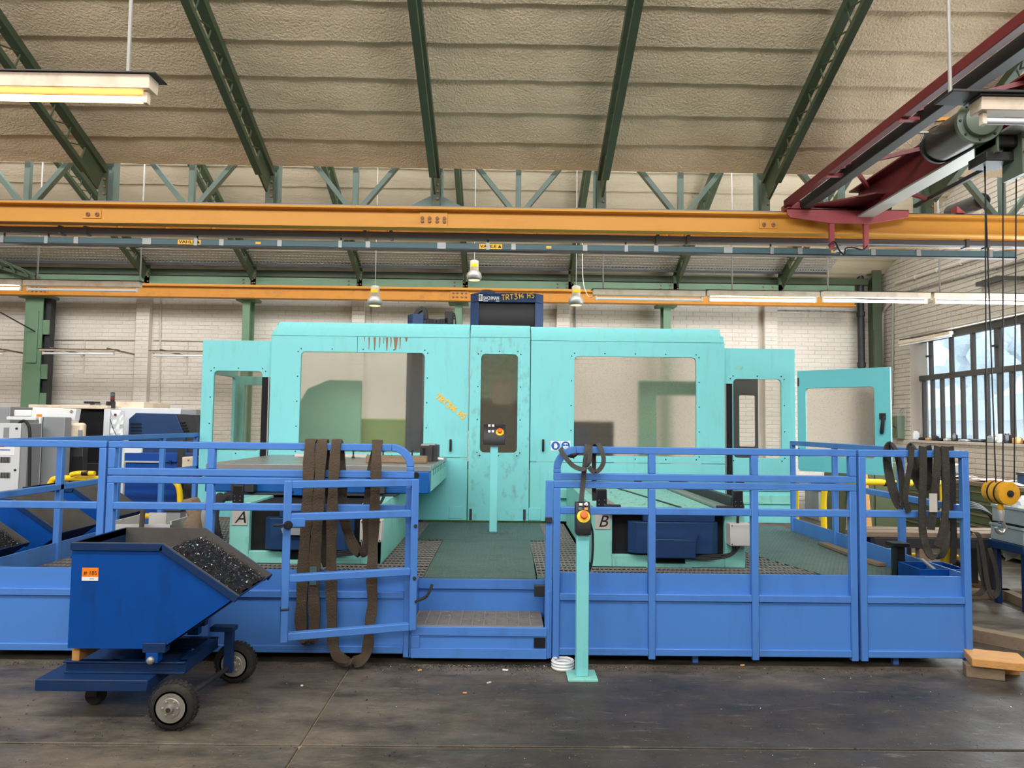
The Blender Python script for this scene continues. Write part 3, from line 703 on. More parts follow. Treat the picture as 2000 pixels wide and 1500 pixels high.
# left sliding door
p = wpanel('sliding_door', 'turq', xl0, xl1, zs + .003, zbend, (ex(584), ex(827), ez(700, 883), ez(700, 688)), YE, 'pane_left')
build(MB().lathe((ex(881), YE - .03, ez(881, 882)), (0, 0, 1), [(0, .010), (.01, .014), (.14, .014), (.15, .010)], 8), 'pull_handle', 'black', p)
brush('TRT314 HS', 'painted_marking', 'paint_yel', p, (ex(849), ez(849, 777)), .065, math.radians(-37), YE - .004, .018)['label'] = 'yellow hand-painted machine number'
bx('seam_strip', 'dark', p, ex(694), ex(694.8), YE - .002, YE, ez(694, 688), zbend)
for px, w_, h in ((717, 3, 26), (728, 5, 27), (738, 3, 22), (752, 5, 27), (760, 3, 20), (769, 9, 26), (778, 3, 24), (708, 2, 10), (746, 2, 14), (790, 6, 9)):
    a = ex(px); q = w_ / 161.5; hh = h / 161.5
    build(MB().prism([(a - q / 2, zbend - .004), (a + q / 2, zbend - .004), (a + q * .4, zbend - hh * .5), (a + q * .15, zbend - hh), (a - q * .15, zbend - hh * .95), (a - q * .3, zbend - hh * .4)], 'y', YE - .002, YE), 'coolant_run', 'rust', p)
p2 = bx('lower_panel', 'turq', enc, xl0, xl1, YE, YE + .04, PZ + .02, zs - .003, .004)
bx('hatch_cover', 'turq', p2, ex(880), ex(906), YE - .008, YE, ez(890, 1013), ez(890, 989), .003)
# centre panel, slightly proud
p = wpanel('centre_panel', 'turqscuff', xc0, xc1, PZ + .02, zbend + .01, (ex(938), ex(1010), ez(970, 884), ez(970, 692)), YE - .02, 'pane_mid')
for px in (922, 1026): bx('corner_bracket', 'dark', p, ex(px) - .015, ex(px) + .015, YE - .03, YE - .02, PZ + .03, PZ + .16)
# right sliding door
p = wpanel('sliding_door', 'turq', xc1 + .01, xr1, zs - .035, zbend - .02, (ex(1121), ex(1360), ez(1240, 891), ez(1240, 697)), YE, 'pane_right')
build(MB().lathe((ex(1061), YE - .03, ez(1061, 882)), (0, 0, 1), [(0, .010), (.01, .014), (.14, .014), (.15, .010)], 8), 'pull_handle', 'black', p)
for k, px in enumerate((1085.5, 1105)):                               # mandatory signs
    cx = ex(px); cz = ez(px, 870.5); h = .057
    sg = bx('safety_sign', 'paper', p, cx - h, cx + h, YE - .004, YE, cz - h, cz + h); sg['label'] = 'blue and white glove sign' if k == 0 else 'blue and white goggles sign'
    build(MB().cyl((cx, YE - .004, cz), (cx, YE - .006, cz), .052, 28), 'blue_disc', 'signblue', p)
    mb = MB()
    if k == 0:
        mb.prism([(cx - .018, cz - .03), (cx + .014, cz - .03), (cx + .018, cz), (cx - .02, cz)], 'y', YE - .008, YE - .006)
        for i, (dx, h_) in enumerate(((-.0165, .024), (-.006, .032), (.005, .03), (.0145, .022))): mb.box(cx + dx - .004, cx + dx + .004, YE - .008, YE - .006, cz, cz + h_)
        mb.prism([(cx + .014, cz - .022), (cx + .031, cz - .002), (cx + .026, cz + .004), (cx + .014, cz - .008)], 'y', YE - .008, YE - .006)
    else:
        mb.cyl((cx, YE - .006, cz - .003), (cx, YE - .008, cz - .003), .035, 20)
    build(mb, 'pictogram', 'paper', p)
    if k == 1:
        build(MB().box(cx - .036, cx - .003, YE - .0095, YE - .008, cz - .004, cz + .016).box(cx + .003, cx + .036, YE - .0095, YE - .008, cz - .004, cz + .016).box(cx - .01, cx + .01, YE - .0095, YE - .008, cz - .024, cz - .019), 'goggles', 'signblue', p)
p2 = bx('lower_panel', 'turq', enc, xc1 + .01, xr1, YE, YE + .04, PZ + .02, zs - .042, .004)
bx('hatch_cover', 'turq', p2, ex(1034), ex(1058), YE - .008, YE, ez(1046, 1016), ez(1046, 992), .003)
bx('ledge', 'turq2', p2, ex(1092), ex(1126), YE - .06, YE, ez(1110, 972), ez(1110, 956))
# sloped top fascias
def fascia(x0, x1, y, zb_, zt_, inset0, inset1, nm_):
    v = [(x0, y, zb_), (x1, y, zb_), (x1 - inset1, y + .16, zt_), (x0 + inset0, y + .16, zt_)]
    build(MB().add(v + [(a, b + .04, c) for a, b, c in v], [(0, 1, 2, 3), (7, 6, 5, 4), (0, 4, 5, 1), (1, 5, 6, 2), (2, 6, 7, 3), (3, 7, 4, 0)]), nm_, 'turq', enc, .004)
fascia(xl0, xl1, YE, zbend + .004, ztop + .02, .045, 0, 'top_fascia'); fascia(xc0, xc1, YE - .02, zbend + .014, ztop + .01, 0, 0, 'top_fascia'); fascia(xc1 + .01, xr1, YE, zbend - .016, ztop + .0, 0, .03, 'top_fascia')
# side returns and roof strip
for x in (xl0, xr1 - .04): bx('side_wall', 'turq', enc, x, x + .04, YE + .04, YE + .9, PZ + .02, ztop - .1, .003)
bx('roof_strip', 'turq', enc, xl0, xr1, YE + .2, YE + .5, ztop - .02, ztop)
# wings
wl = wpanel('wing_panel', 'turq', ex(387), ex(524), PZ + .02, ez(456, 664), (ex(411), ex(507), ez(456, 880), ez(456, 724)), YE + .05, 'pane_wing')
bx('dark_slot', 'void', wl, ex(507.5), ex(521), YE + .03, YE + .05, PZ + .3, ez(515, 736)); bx('slot_edge', 'aluminium', wl, ex(521), ex(523), YE + .01, YE + .05, PZ + .3, ez(515, 736))
wr = wpanel('wing_panel', 'turq', ex(1417), ex(1557), PZ + .02, ez(1490, 680), (ex(1435), ex(1530), ez(1490, 895), ez(1490, 740)), YE + .05, 'pane_wing')
bx('dark_slot', 'void', wr, ex(1419), ex(1432), YE + .03, YE + .05, ez(1425, 985), ez(1425, 749)); bx('slot_edge', 'aluminium', wr, ex(1417.2), ex(1419), YE + .01, YE + .05, ez(1425, 985), ez(1425, 749))
ps = (ex(1447), ez(1447, 718)); build(MB().prism([(ps[0] + .05 * math.cos(k * math.pi / 7) * (1 + .12 * math.sin(3 * k)), ps[1] + .034 * math.sin(k * math.pi / 7)) for k in range(14)], 'y', YE + .048, YE + .05), 'paint_patch', 'turq2', wr)
bx('lower_ledge', 'turq2', wr, ex(1445), ex(1552), YE + .03, YE + .05, ez(1500, 985), ez(1500, 968)); bx('seam_strip', 'dark', wr, ex(1445), ex(1552), YE + .044, YE + .05, ez(1500, 960.5), ez(1500, 959.5))
sw = MB().ring(0, 1.05, PZ + .02, ez(456, 668), .12, .95, 1.38, 2.28, 0, .04, .04).xf(Matrix.Translation((ex(387) + .04, YE + .09, 0)) @ Matrix.Rotation(math.pi / 2, 4, 'Z'))
build(sw, 'side_wall', 'turq', enc, .003)
gy = 9.85
bx('rear_frame', 'turq2', enc, ax(455, 800, gy), ax(476, 800, gy), gy, gy + .05, PZ, az(470, 735, gy), .004); bx('rear_frame', 'turq2', enc, ax(476, 800, gy), ax(540, 800, gy), gy, gy + .05, az(470, 752, gy), az(470, 735, gy), .004); bx('rear_frame', 'turq2', enc, ax(476, 800, gy), ax(540, 800, gy), gy, gy + .05, PZ, az(470, 868, gy), .004)
rp_ = build(MB().ring(ax(1416, 800, 9.6), ax(1481, 800, 9.6), PZ, az(1450, 738, 9.6), ax(1444, 800, 9.6), ax(1476, 800, 9.6), az(1450, 872, 9.6), az(1450, 772, 9.6), 9.6, 9.64, .02), 'rear_panel', 'dark', enc, .004)
# opened door at the right
dA = Vector((ex(1559), YE, 0)); dB = Vector((4.30, 7.92, 0)); dl = (dB - dA).length; dz0, dz1 = 1.20, 2.385
an = math.atan2(dB.y - dA.y, dB.x - dA.x)
def door_xf(mb): return mb.xf(Matrix.Translation((dA.x, dA.y, 0)) @ Matrix.Rotation(an, 4, 'Z'))
dr = build(door_xf(MB().ring(0, dl, dz0, dz1, .10, dl - .17, 1.36, 2.17, -.02, .02, .04)), 'open_door', 'turq_shaded', enc, .004); dr['label'] = 'turquoise door swung open with clouded pane'
build(door_xf(MB().box(.09, dl - .16, -.004, .004, 1.35, 2.18)), 'window_pane', 'pane_right', dr)
build(door_xf(MB().lathe((dl - .09, -.05, 1.64), (.12, 0, 1), [(0, .016), (.02, .022), (.12, .02), (.2, .014)], 10).box(dl - .11, dl - .05, -.05, -.02, 1.80, 1.87)), 'door_handle', 'black', dr)
build(door_xf(MB().box(.02, dl - .02, -.03, .03, dz0 - .02, dz0 + .02)), 'edge_fold', 'turq_shaded', dr)
for z in (1.35, 2.2): build(MB().cyl((dA.x, dA.y - .02, z), (dA.x, dA.y - .02, z + .1), .014, 8), 'hinge', 'dark', dr)

# ---- travelling column with the navy head behind the enclosure
YC = 10.0
def q10(px, py): return at(px, py, YC)
cx0, cx1 = ax(918, 600, YC), ax(1062, 600, YC); ch1 = az(990, 572, YC); ch0 = az(990, 634, YC) - .3
col = thing('machine_column', 'navy milling column head with black bellows above the enclosure', 'machine', ((cx0 + cx1) / 2, YC + .5, 1.16))
bx('column_body', 'dark', col, cx0 + .08, cx1 - .08, YC + .1, YC + 1.1, 1.16, ch1 - .05)
build(MB().prism([(cx0, YC + .12), (cx0 + .11, YC), (cx1 - .11, YC), (cx1, YC + .12), (cx1, YC + .9), (cx0, YC + .9)], 'z', az(990, 590, YC), ch1), 'head_cover', 'navy', col, .006)
for s_, x in ((0, cx0), (1, cx1 - .12)):
    pl = [(x, YC + .12), (x + .12, YC + .0), (x + .12, YC + .9), (x, YC + .9)] if s_ == 0 else [(x, YC), (x + .12, YC + .12), (x + .12, YC + .9), (x, YC + .9)]
    build(MB().prism(pl, 'z', ch0 - 1.2, az(990, 590, YC)), 'side_cover', 'navy', col, .004)
mb = MB(); bx0, bx1 = cx0 + .12, cx1 - .12; zb0 = ch0 - 1.0; zb1 = az(990, 591, YC); n = 5
for i in range(n):
    za = zb0 + (zb1 - zb0) * i / n; zc_ = zb0 + (zb1 - zb0) * (i + .5) / n; zd = zb0 + (zb1 - zb0) * (i + 1) / n
    mb.prism([(YC + .06, za), (YC + .035, zc_), (YC + .06, zd), (YC + .1, zd), (YC + .1, za)], 'x', bx0, bx1)
build(mb, 'bellows', 'black', col)
build(MB().lathe((ax(950, 560, YC), YC + .3, ch1 - .02), (0, 0, 1), [(0, .14), (.06, .14), (.10, .1), (.11, .02)], 18), 'motor_cap', 'black', col)
lx = ax(935, 580, YC); lz = az(935, 588, YC)
lg = bx('logo_plate', 'white', col, lx, lx + .055, YC - .004, YC, lz, lz + .1)
for k, zz in enumerate((.02, .05)): build(MB().beam((lx + .014, YC - .006, lz + zz + .0), (lx + .036, YC - .006, lz + zz + .018), .004, .008, (0, 1, 0)).beam((lx + .036, YC - .006, lz + zz + .018), (lx + .014, YC - .006, lz + zz + .036), .004, .008, (0, 1, 0)), 'logo_zigzag', 'ink', col)
text('SACHMAN', 'logo_lettering', 'white', col, (lx + .066, YC - .004, lz + .022), .066, sx=.70, offset=.002)
build(MB().box(lx + .066, lx + .13, YC - .004, YC, lz - .002, lz + .008).box(lx + .24, lx + .29, YC - .004, YC, lz - .002, lz + .008), 'logo_small_print', 'white', col)
brush('TRT314 HS', 'painted_marking', 'paint_yel', col, (lx + .325, lz + .018), .07, math.radians(5), YC - .004, .012)['label'] = 'yellow hand-painted machine number'
# spindle head seen through the middle window
sp = thing('spindle_head', 'turquoise and steel spindle head dimly seen behind the middle window', 'machine head', (ax(975, 760, 9.4), 9.4, 1.9))
sx0, sx1 = ax(945, 760, 9.4), ax(1005, 760, 9.4)
bx('head_block', 'ingreen', sp, sx0 - .12, sx1 + .14, 9.3, 10.0, 2.0, 2.62, .03); bx('nameplate', 'plate', sp, sx0 + .12, sx1 - .02, 9.28, 9.3, 1.95, 2.3)
build(MB().lathe(((sx0 + sx1) / 2, 9.5, 1.55), (0, 0, 1), [(0, .06), (.12, .1), (.2, .16), (.45, .16)], 16), 'spindle_nose', 'dark', sp); bx('slide', 'dark', sp, sx0 - .1, sx1 + .1, 9.9, 10.02, 1.0, 2.0)
# machine bed and inner guards behind the windows
bed = thing('machine_bed', 'green machine bed seen blurred through the left window', 'machine', (-1.8, 10.4, 0))
bx('bed_body', 'inolive', bed, -3.2, 3.4, 10.1, 11.2, 0, 1.05, .02); bx('guide_way', 'dark', bed, -3.2, 3.4, 10.2, 10.5, 1.05, 1.15, .01)
bx('way_cover', 'inolive', bed, -2.7, -.7, 9.75, 10.1, .3, 1.75, .02)
gu = thing('inner_guard', 'pale green rounded guard panel blurred behind the left window', 'panel', (ax(650, 800, 9.5), 9.5, 0))
build(MB().prism([(ax(575, 800, 9.5), .5), (ax(706, 800, 9.5), .5), (ax(706, 800, 9.5), az(650, 742, 9.5)), (ax(640, 800, 9.5), az(650, 742, 9.5)), (ax(600, 800, 9.5), az(650, 760, 9.5)), (ax(578, 800, 9.5), az(650, 800, 9.5))], 'y', 9.48, 9.52), 'guard_sheet', 'ingreen', gu, .01)
gf = thing('guard_portal', 'green inner door frame blurred behind the right window', 'portal', (ax(1300, 800, 9.6), 9.6, 0))
bx('post', 'ingreen', gf, ax(1246, 800, 9.6), ax(1281, 800, 9.6), 9.55, 9.62, .3, az(1300, 744, 9.6), .01); bx('lintel', 'ingreen', gf, ax(1281, 800, 9.6), ax(1372, 800, 9.6), 9.55, 9.62, az(1300, 772, 9.6), az(1300, 744, 9.6), .01)
wd = thing('tool_cabinet', 'dark grey tool magazine blurred behind the right window', 'cabinet', (1.2, 10.0, 1.05)); bx('cabinet_body', 'dark', wd, .8, 1.5, 9.75, 10.09, 0, 1.75, .02); bx('cabinet_door', 'navy', wd, .84, 1.15, 9.73, 9.75, .5, 1.7, .005)
# navy drive box with cable chain on top, left
zr = az(840, 632, 9.3)
dv = thing('drive_unit', 'small navy drive box with black cable chain on top of the enclosure', 'drive unit', (ax(815, 620, 9.3), 9.3, 0))
xa_, xb_ = ax(795, 620, 9.3), ax(828, 620, 9.3)
build(MB().prism([(xa_, 9.36), (xa_ + .08, 9.25), (xb_, 9.25), (xb_, 9.6), (xa_, 9.6)], 'z', 0, az(810, 614, 9.3)), 'drive_housing', 'navy', dv, .004)
pts = [at(x, y, 9.35) for x, y in ((812, 615), (818, 607), (827, 604), (831, 612), (832, 624))]
build(MB().ribbon(smooth_path(pts), (0, 1, 0), .12, .05), 'cable_chain_loop', 'black', dv)
mb = MB()
for i in range(16):
    p = at(833 + i * 2.7, 627 - .02 * i - (1 - abs(i - 8) / 8) * -2.2, 9.35); mb.box(p.x - .007, p.x + .007, 9.3, 9.42, p.z - .04, p.z + .03)
tag(build(mb, 'cable_chain', 'black', dv), kind='stuff')
px0 = ax(869, 620, 9.3); bx('connector_block', 'black', dv, px0, px0 + .1, 9.3, 9.5, az(870, 631, 9.3), az(870, 608, 9.3), .004)
for k in range(3): build(MB().tube(smooth_path([(px0 + .1, 9.32 + .05 * k, az(870, 611 + 4 * k, 9.3)), (px0 + .13, 9.32 + .05 * k, az(870, 615 + 4 * k, 9.3)), (px0 + .14, 9.32 + .05 * k, zr - .1)]), .008, 6), 'cable', 'cable', dv)

# ================================================================ PLATFORM
YF = 5.15
sxl_, sxr_ = ax(803, 1240, YF), ax(1068, 1240, YF)
plat = thing('work_platform', 'raised work platform of steel gratings and tread plates around the machine', 'platform', (-.2, 6.9, 0))
bx('underdeck_darkness', 'void', plat, -3.72, 3.32, 5.62, 8.64, .10, PZ - .10); bx('underdeck_darkness', 'void', plat, sxr_ + .04, 3.32, 5.2, 5.62, .10, PZ - .10); bx('underdeck_darkness', 'void', plat, -3.72, sxl_ - .04, 5.2, 5.62, .10, PZ - .10)  # solid near-black blocks imitate the dark space below the gratings
for x in (-3.4, -2, -.6, 1.3, 2.9):
    for y in (5.4, 7, 8.4): bx('foot', 'hop_shaded', plat, x - .03, x + .03, y - .03, y + .03, 0, .12)
def grating(x0, x1, y0, y1, z, bar=.036, rod=.11, name='grating', along='y'):
    mb = MB(); lo, hi, o0, o1 = (x0, x1, y0, y1) if along == 'y' else (y0, y1, x0, x1)
    n = max(2, int((hi - lo) / bar))
    for i in range(n + 1):
        q = lo + (hi - lo) * i / n
        if along == 'y': mb.box(q - .0025, q + .0025, o0, o1, z - .02, z)
        else: mb.box(o0, o1, q - .0025, q + .0025, z - .02, z)
    n = max(2, int((o1 - o0) / rod))
    for i in range(n + 1):
        q = o0 + (o1 - o0) * i / n
        if along == 'y': mb.box(lo, hi, q - .005, q + .005, z - .012, z + .001)
        else: mb.box(q - .005, q + .005, lo, hi, z - .012, z + .001)
    return tag(build(mb, name, 'grate', plat, smooth=0), kind='stuff')
chx0, chx1 = -.60, .26
grating(-1.02, chx0 - .01, 5.62, 8.6, PZ); grating(chx1 + .02, .72, 5.62, 8.6, PZ)
for a, b in ((-3.7, -2.4), (-2.39, -1.03)): grating(a, b, 5.22, 6.02, PZ)
grating(.73, 2.0, 5.22, 6.02, PZ); grating(2.01, 2.72, 5.22, 7.3, PZ); grating(-3.7, -2.4, 6.03, 8.6, PZ)
def tread(poly, z=PZ):                                                # tread plate with raised lens pattern
    p = build(MB().prism(poly, 'z', z - .006, z + .002), 'tread_plate', 'checker', plat)
    mb = MB(); xs = [q[0] for q in poly]; ys = [q[1] for q in poly]
    def inside(x, y):
        c = False; n = len(poly); j = n - 1
        for i in range(n):
            if (poly[i][1] > y) != (poly[j][1] > y) and x < (poly[j][0] - poly[i][0]) * (y - poly[i][1]) / (poly[j][1] - poly[i][1]) + poly[i][0]: c = not c
            j = i
        return c
    y = min(ys) + .02; r = 0
    while y < max(ys) - .01:
        x = min(xs) + .02 + (.018 if r % 2 else 0)
        while x < max(xs) - .01:
            if inside(x, y):
                dx, dy = (.012, .004) if r % 2 else (.004, .012)
                mb.add([(x - dx, y, z + .002), (x, y - dy, z + .002), (x + dx, y, z + .002), (x, y + dy, z + .002), (x, y, z + .006)], [(0, 1, 4), (1, 2, 4), (2, 3, 4), (3, 0, 4)])
            x += .036
        y += .036; r += 1
    tag(build(mb, 'raised_pattern', 'checker', p, smooth=0), kind='stuff')
tread([(chx0, 5.56), (chx1, 5.56), (chx1 + .02, 7.35), (chx0, 7.35)]); tread([(-.86, 7.37), (.44, 7.37), (.44, 8.62), (-.86, 8.62)])
tread([(.27, 5.56), (.72, 5.56), (.72, 5.66), (.27, 5.66)])
tread([(2.75, 5.22), (3.32, 5.22), (3.32, 8.6), (2.1, 8.6), (2.1, 7.4)])
# steps
sxl, sxr = ax(803, 1240, YF), ax(1068, 1240, YF)
ST = .275
bx('step_front', 'bluepanel', plat, sxl, sxr, YF, YF + .02, .05, ST - .01, .004)
bx('step_frame', 'blue', plat, sxl, sxr, YF - .012, YF + .0, ST - .07, ST - .01, .003); bx('step_frame', 'blue', plat, sxl, sxr, YF - .012, YF, .05, .12, .003); bx('step_frame', 'blue', plat, sxl, sxl + .06, YF - .012, YF, .12, ST - .07, .003)
bx('opening', 'void', plat, ax(1043, 1240, YF), ax(1065, 1240, YF), YF - .014, YF - .002, .13, ST - .08)
bx('upper_riser', 'bluepanel', plat, sxl, sxr, 5.56, 5.58, ST - .05, PZ - .01, .004); bx('upper_lip', 'blue', plat, sxl, sxr, 5.54, 5.56, PZ - .08, PZ - .005, .003)
bx('step_side', 'blue', plat, sxl - .02, sxl, YF, 5.58, .05, PZ, .003); bx('step_side', 'blue', plat, sxr, sxr + .02, YF, 5.58, .05, PZ, .003)
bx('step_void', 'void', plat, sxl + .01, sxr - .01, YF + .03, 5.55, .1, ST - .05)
grating(sxl + .01, sxr - .03, YF + .01, 5.55, ST, .040, .08, 'step_grating', 'x')
bx('latch_receiver', 'dark', plat, sxr - .08, sxr, 5.4, 5.46, .42, .5, .004)

# ================================================================ FENCES
T = .05
def tubez(name, t, m, x, y, z0, z1): return bx(name, m, t, x - T / 2, x + T / 2, y - T / 2, y + T / 2, z0, z1, .005)
def tubex(name, t, m, x0, x1, y, z): return bx(name, m, t, x0, x1, y - T / 2, y + T / 2, z - T, z, .005)
ZT, ZU, ZL, ZM, ZK = 1.545, 1.353, 1.297, 1.112, .645
def X5(px, py=1000): return ax(px, py, YF)
def front_section(lab, x0, x1, posts, double, grp, rnd=0, curve=.16):
    t = thing('safety_fence', lab, 'fence', ((x0 + x1) / 2, YF, 0), grp)
    y = YF + T / 2
    for px in posts:
        tubez('post', t, 'blue', px, y, .05, (ZL if double else ZT) - T)
        if double and not ((rnd == 1 and px == posts[-1]) or (rnd == -1 and px == posts[0])): tubez('upper_post', t, 'blue', px, y, ZU, ZT - T)
    if not double: tubex('top_rail', t, 'blue', x0, x1, y, ZT)
    else:
        a, b = x0, x1
        if rnd:
            s_ = rnd; xe_ = (x1 if s_ > 0 else x0) - s_ * T / 2; xc = xe_ - s_ * (curve - T / 2); zc_ = ZT - curve
            arc = [(xc + s_ * (curve - T / 2) * math.sin(k * math.pi / 16), zc_ + (curve - T / 2) * math.cos(k * math.pi / 16)) for k in range(9)]
            mb = MB(); vs = []; fs = []
            for k in range(9):
                c_, sn = math.cos(k * math.pi / 16), math.sin(k * math.pi / 16)
                for rr, yy in ((curve, y - T / 2), (curve, y + T / 2), (curve - T, y + T / 2), (curve - T, y - T / 2)): vs.append((xc + s_ * rr * sn, yy, zc_ + rr * c_))
            for k in range(8):
                for i in range(4): fs.append((k * 4 + i, k * 4 + (i + 1) % 4, k * 4 + 4 + (i + 1) % 4, k * 4 + 4 + i))
            fs += [(0, 3, 2, 1), (32, 33, 34, 35)]
            build(mb.add(vs, fs), 'corner_bend', 'blue', t, .004)
            tubez('upper_post', t, 'blue', xe_, y, ZU, zc_)
            if s_ > 0: b = xc
            else: a = xc
        tubex('upper_rail', t, 'blue', a, b, y, ZT); tubex('upper_bottom_rail', t, 'blue', x0, x1, y, ZU); tubex('top_rail', t, 'blue', x0, x1, y, ZL)
        for px in posts[1:-1]: tubez('spacer', t, 'dark', px - .1, y, ZL, ZU - T)
    segs = list(zip(posts[:-1], posts[1:]))
    for a, b in segs:
        for zz, nm_ in ((ZM, 'mid_rail'), (.505, 'low_rail'), (.125, 'bottom_rail')): tubex(nm_, t, 'blue', a + T / 2, b - T / 2, y, zz)
        bx('panel', 'bluepanel', t, a + T / 2, b - T / 2, y - .008, y + .004, .12, .46, .002); bx('kick_panel', 'bluepanel', t, a + T / 2, b - T / 2, y + .01, y + .02, .5, ZK, .002)
    return t
XL = -3.75; XRF = X5(1895) - T / 2
G = 'blue safety fence sections of the platform'
front_section('left end section of the blue front fence beside the hopper bins', XL, X5(202), [XL + T / 2, X5(202) - T / 2], False, G)
fL = front_section('blue front fence section hung with brown slings behind the open gate', X5(206), X5(806), [X5(206) + T / 2, X5(408), X5(806) - T / 2], True, G, 1)
fR = front_section('blue front fence section with a rounded end beside the turquoise pillar', X5(1081), X5(1674), [X5(1081) + T / 2, X5(1274), X5(1475), X5(1674) - T / 2], True, G, -1)
fC = front_section('right end section of the blue front fence hung with black slings', X5(1679), XRF + T / 2, [X5(1679) + T / 2, XRF], False, G)
for x in (X5(280), X5(1365), X5(1760)): bx('foot', 'blue', fL if x < 0 else (fR if x < 2.1 else fC), x - .02, x + .02, YF + .1, YF + .14, 0, .1)
def side_section(lab, x, ys, y1, m='blue'):
    t = thing('safety_fence', lab, 'fence', (x, (YF + y1) / 2, 0), G)
    for y in ys: tubez('post', t, m, x, y, .05, ZT - T)
    for zz, nm_ in ((ZT, 'top_rail'), (ZM + .04, 'mid_rail')): bx(nm_, m, t, x - T / 2, x + T / 2, YF + T, y1, zz - T, zz, .005)
    bx('kick_panel', 'bluepanel', t, x - .006, x + .006, YF + T, y1, .10, ZK + .02, .002)
side_section('right side section of the blue fence running back beside the tread plate', XRF, [6.0, 7.2, 8.25], 8.27)
side_section('left side section of the blue fence in front of the hopper bins', XL + T / 2, [6.1, 7.0, 7.9, 8.75], 8.77)
# gate post and opened gate
t = thing('gate_post', 'blue gate post at the right of the steps with a dark catch', 'post', (X5(1074), YF, 0))
tubez('post', t, 'blue', X5(1073), YF + .03, .05, ZL); bx('catch', 'dark', t, X5(1073) - .03, X5(1073) + .02, YF - .01, YF + .004, 1.0, 1.04, .003)
gA = Vector((X5(818), YF - .06, 0)); gB = at(551, 1080, 4.80); gB.z = 0; gl_ = (gB - gA).length; ga = math.atan2(gB.y - gA.y, gB.x - gA.x)
gate = thing('safety_gate', 'blue gate leaf swung open in front of the left fence', 'gate', (gA.x, gA.y, .25))
gm = Matrix.Translation(gA) @ Matrix.Rotation(ga, 4, 'Z')
def gbox(name, m, *a, parent=gate, bv=.005): return build(MB().box(*a).xf(gm), name, m, parent, bv)
g0, g1 = .262, 1.305
gbox('hinge_stile', 'blue', 0, T, -.025, .025, g0, g1); gbox('latch_stile', 'blue', gl_ - T, gl_, -.025, .025, g0 - .01, g1)
for zz, nm_ in ((g1, 'top_rail'), (1.09, 'mid_rail'), (.69, 'low_rail'), (g0 + T, 'bottom_rail')): gbox(nm_, 'blue', T, gl_ - T, -.025, .025, zz - T, zz)
lp = gbox('latch_plate', 'blue', gl_ - .14, gl_ - .05, .02, .028, 1.0, 1.06); build(MB().cyl((gl_ + .06, .05, 1.02), (gl_ - .06, .05, 1.02), .008).lathe((gl_ - .03, .04, 1.02), (0, 1, 0), [(0, .02), (.02, .03), (.04, .02)], 12).xf(gm), 'latch_bolt', 'black', gate)
build(MB().ribbon(smooth_path([(.01, .02, .46), (-.06, .06, .5), (-.1, .06, .58)]), (0, 1, 0), .03, .012).xf(gm), 'hinge_latch', 'dark', gate)
for z in (.98, .62): build(MB().lathe((.02, .026, z), (0, 1, 0), [(0, .014), (.01, .01)], 8).xf(gm), 'bolt', 'dark', gate)
gbox('clamp', 'dark', gl_ - T - .004, gl_ + .004, -.03, .03, .46, .475)

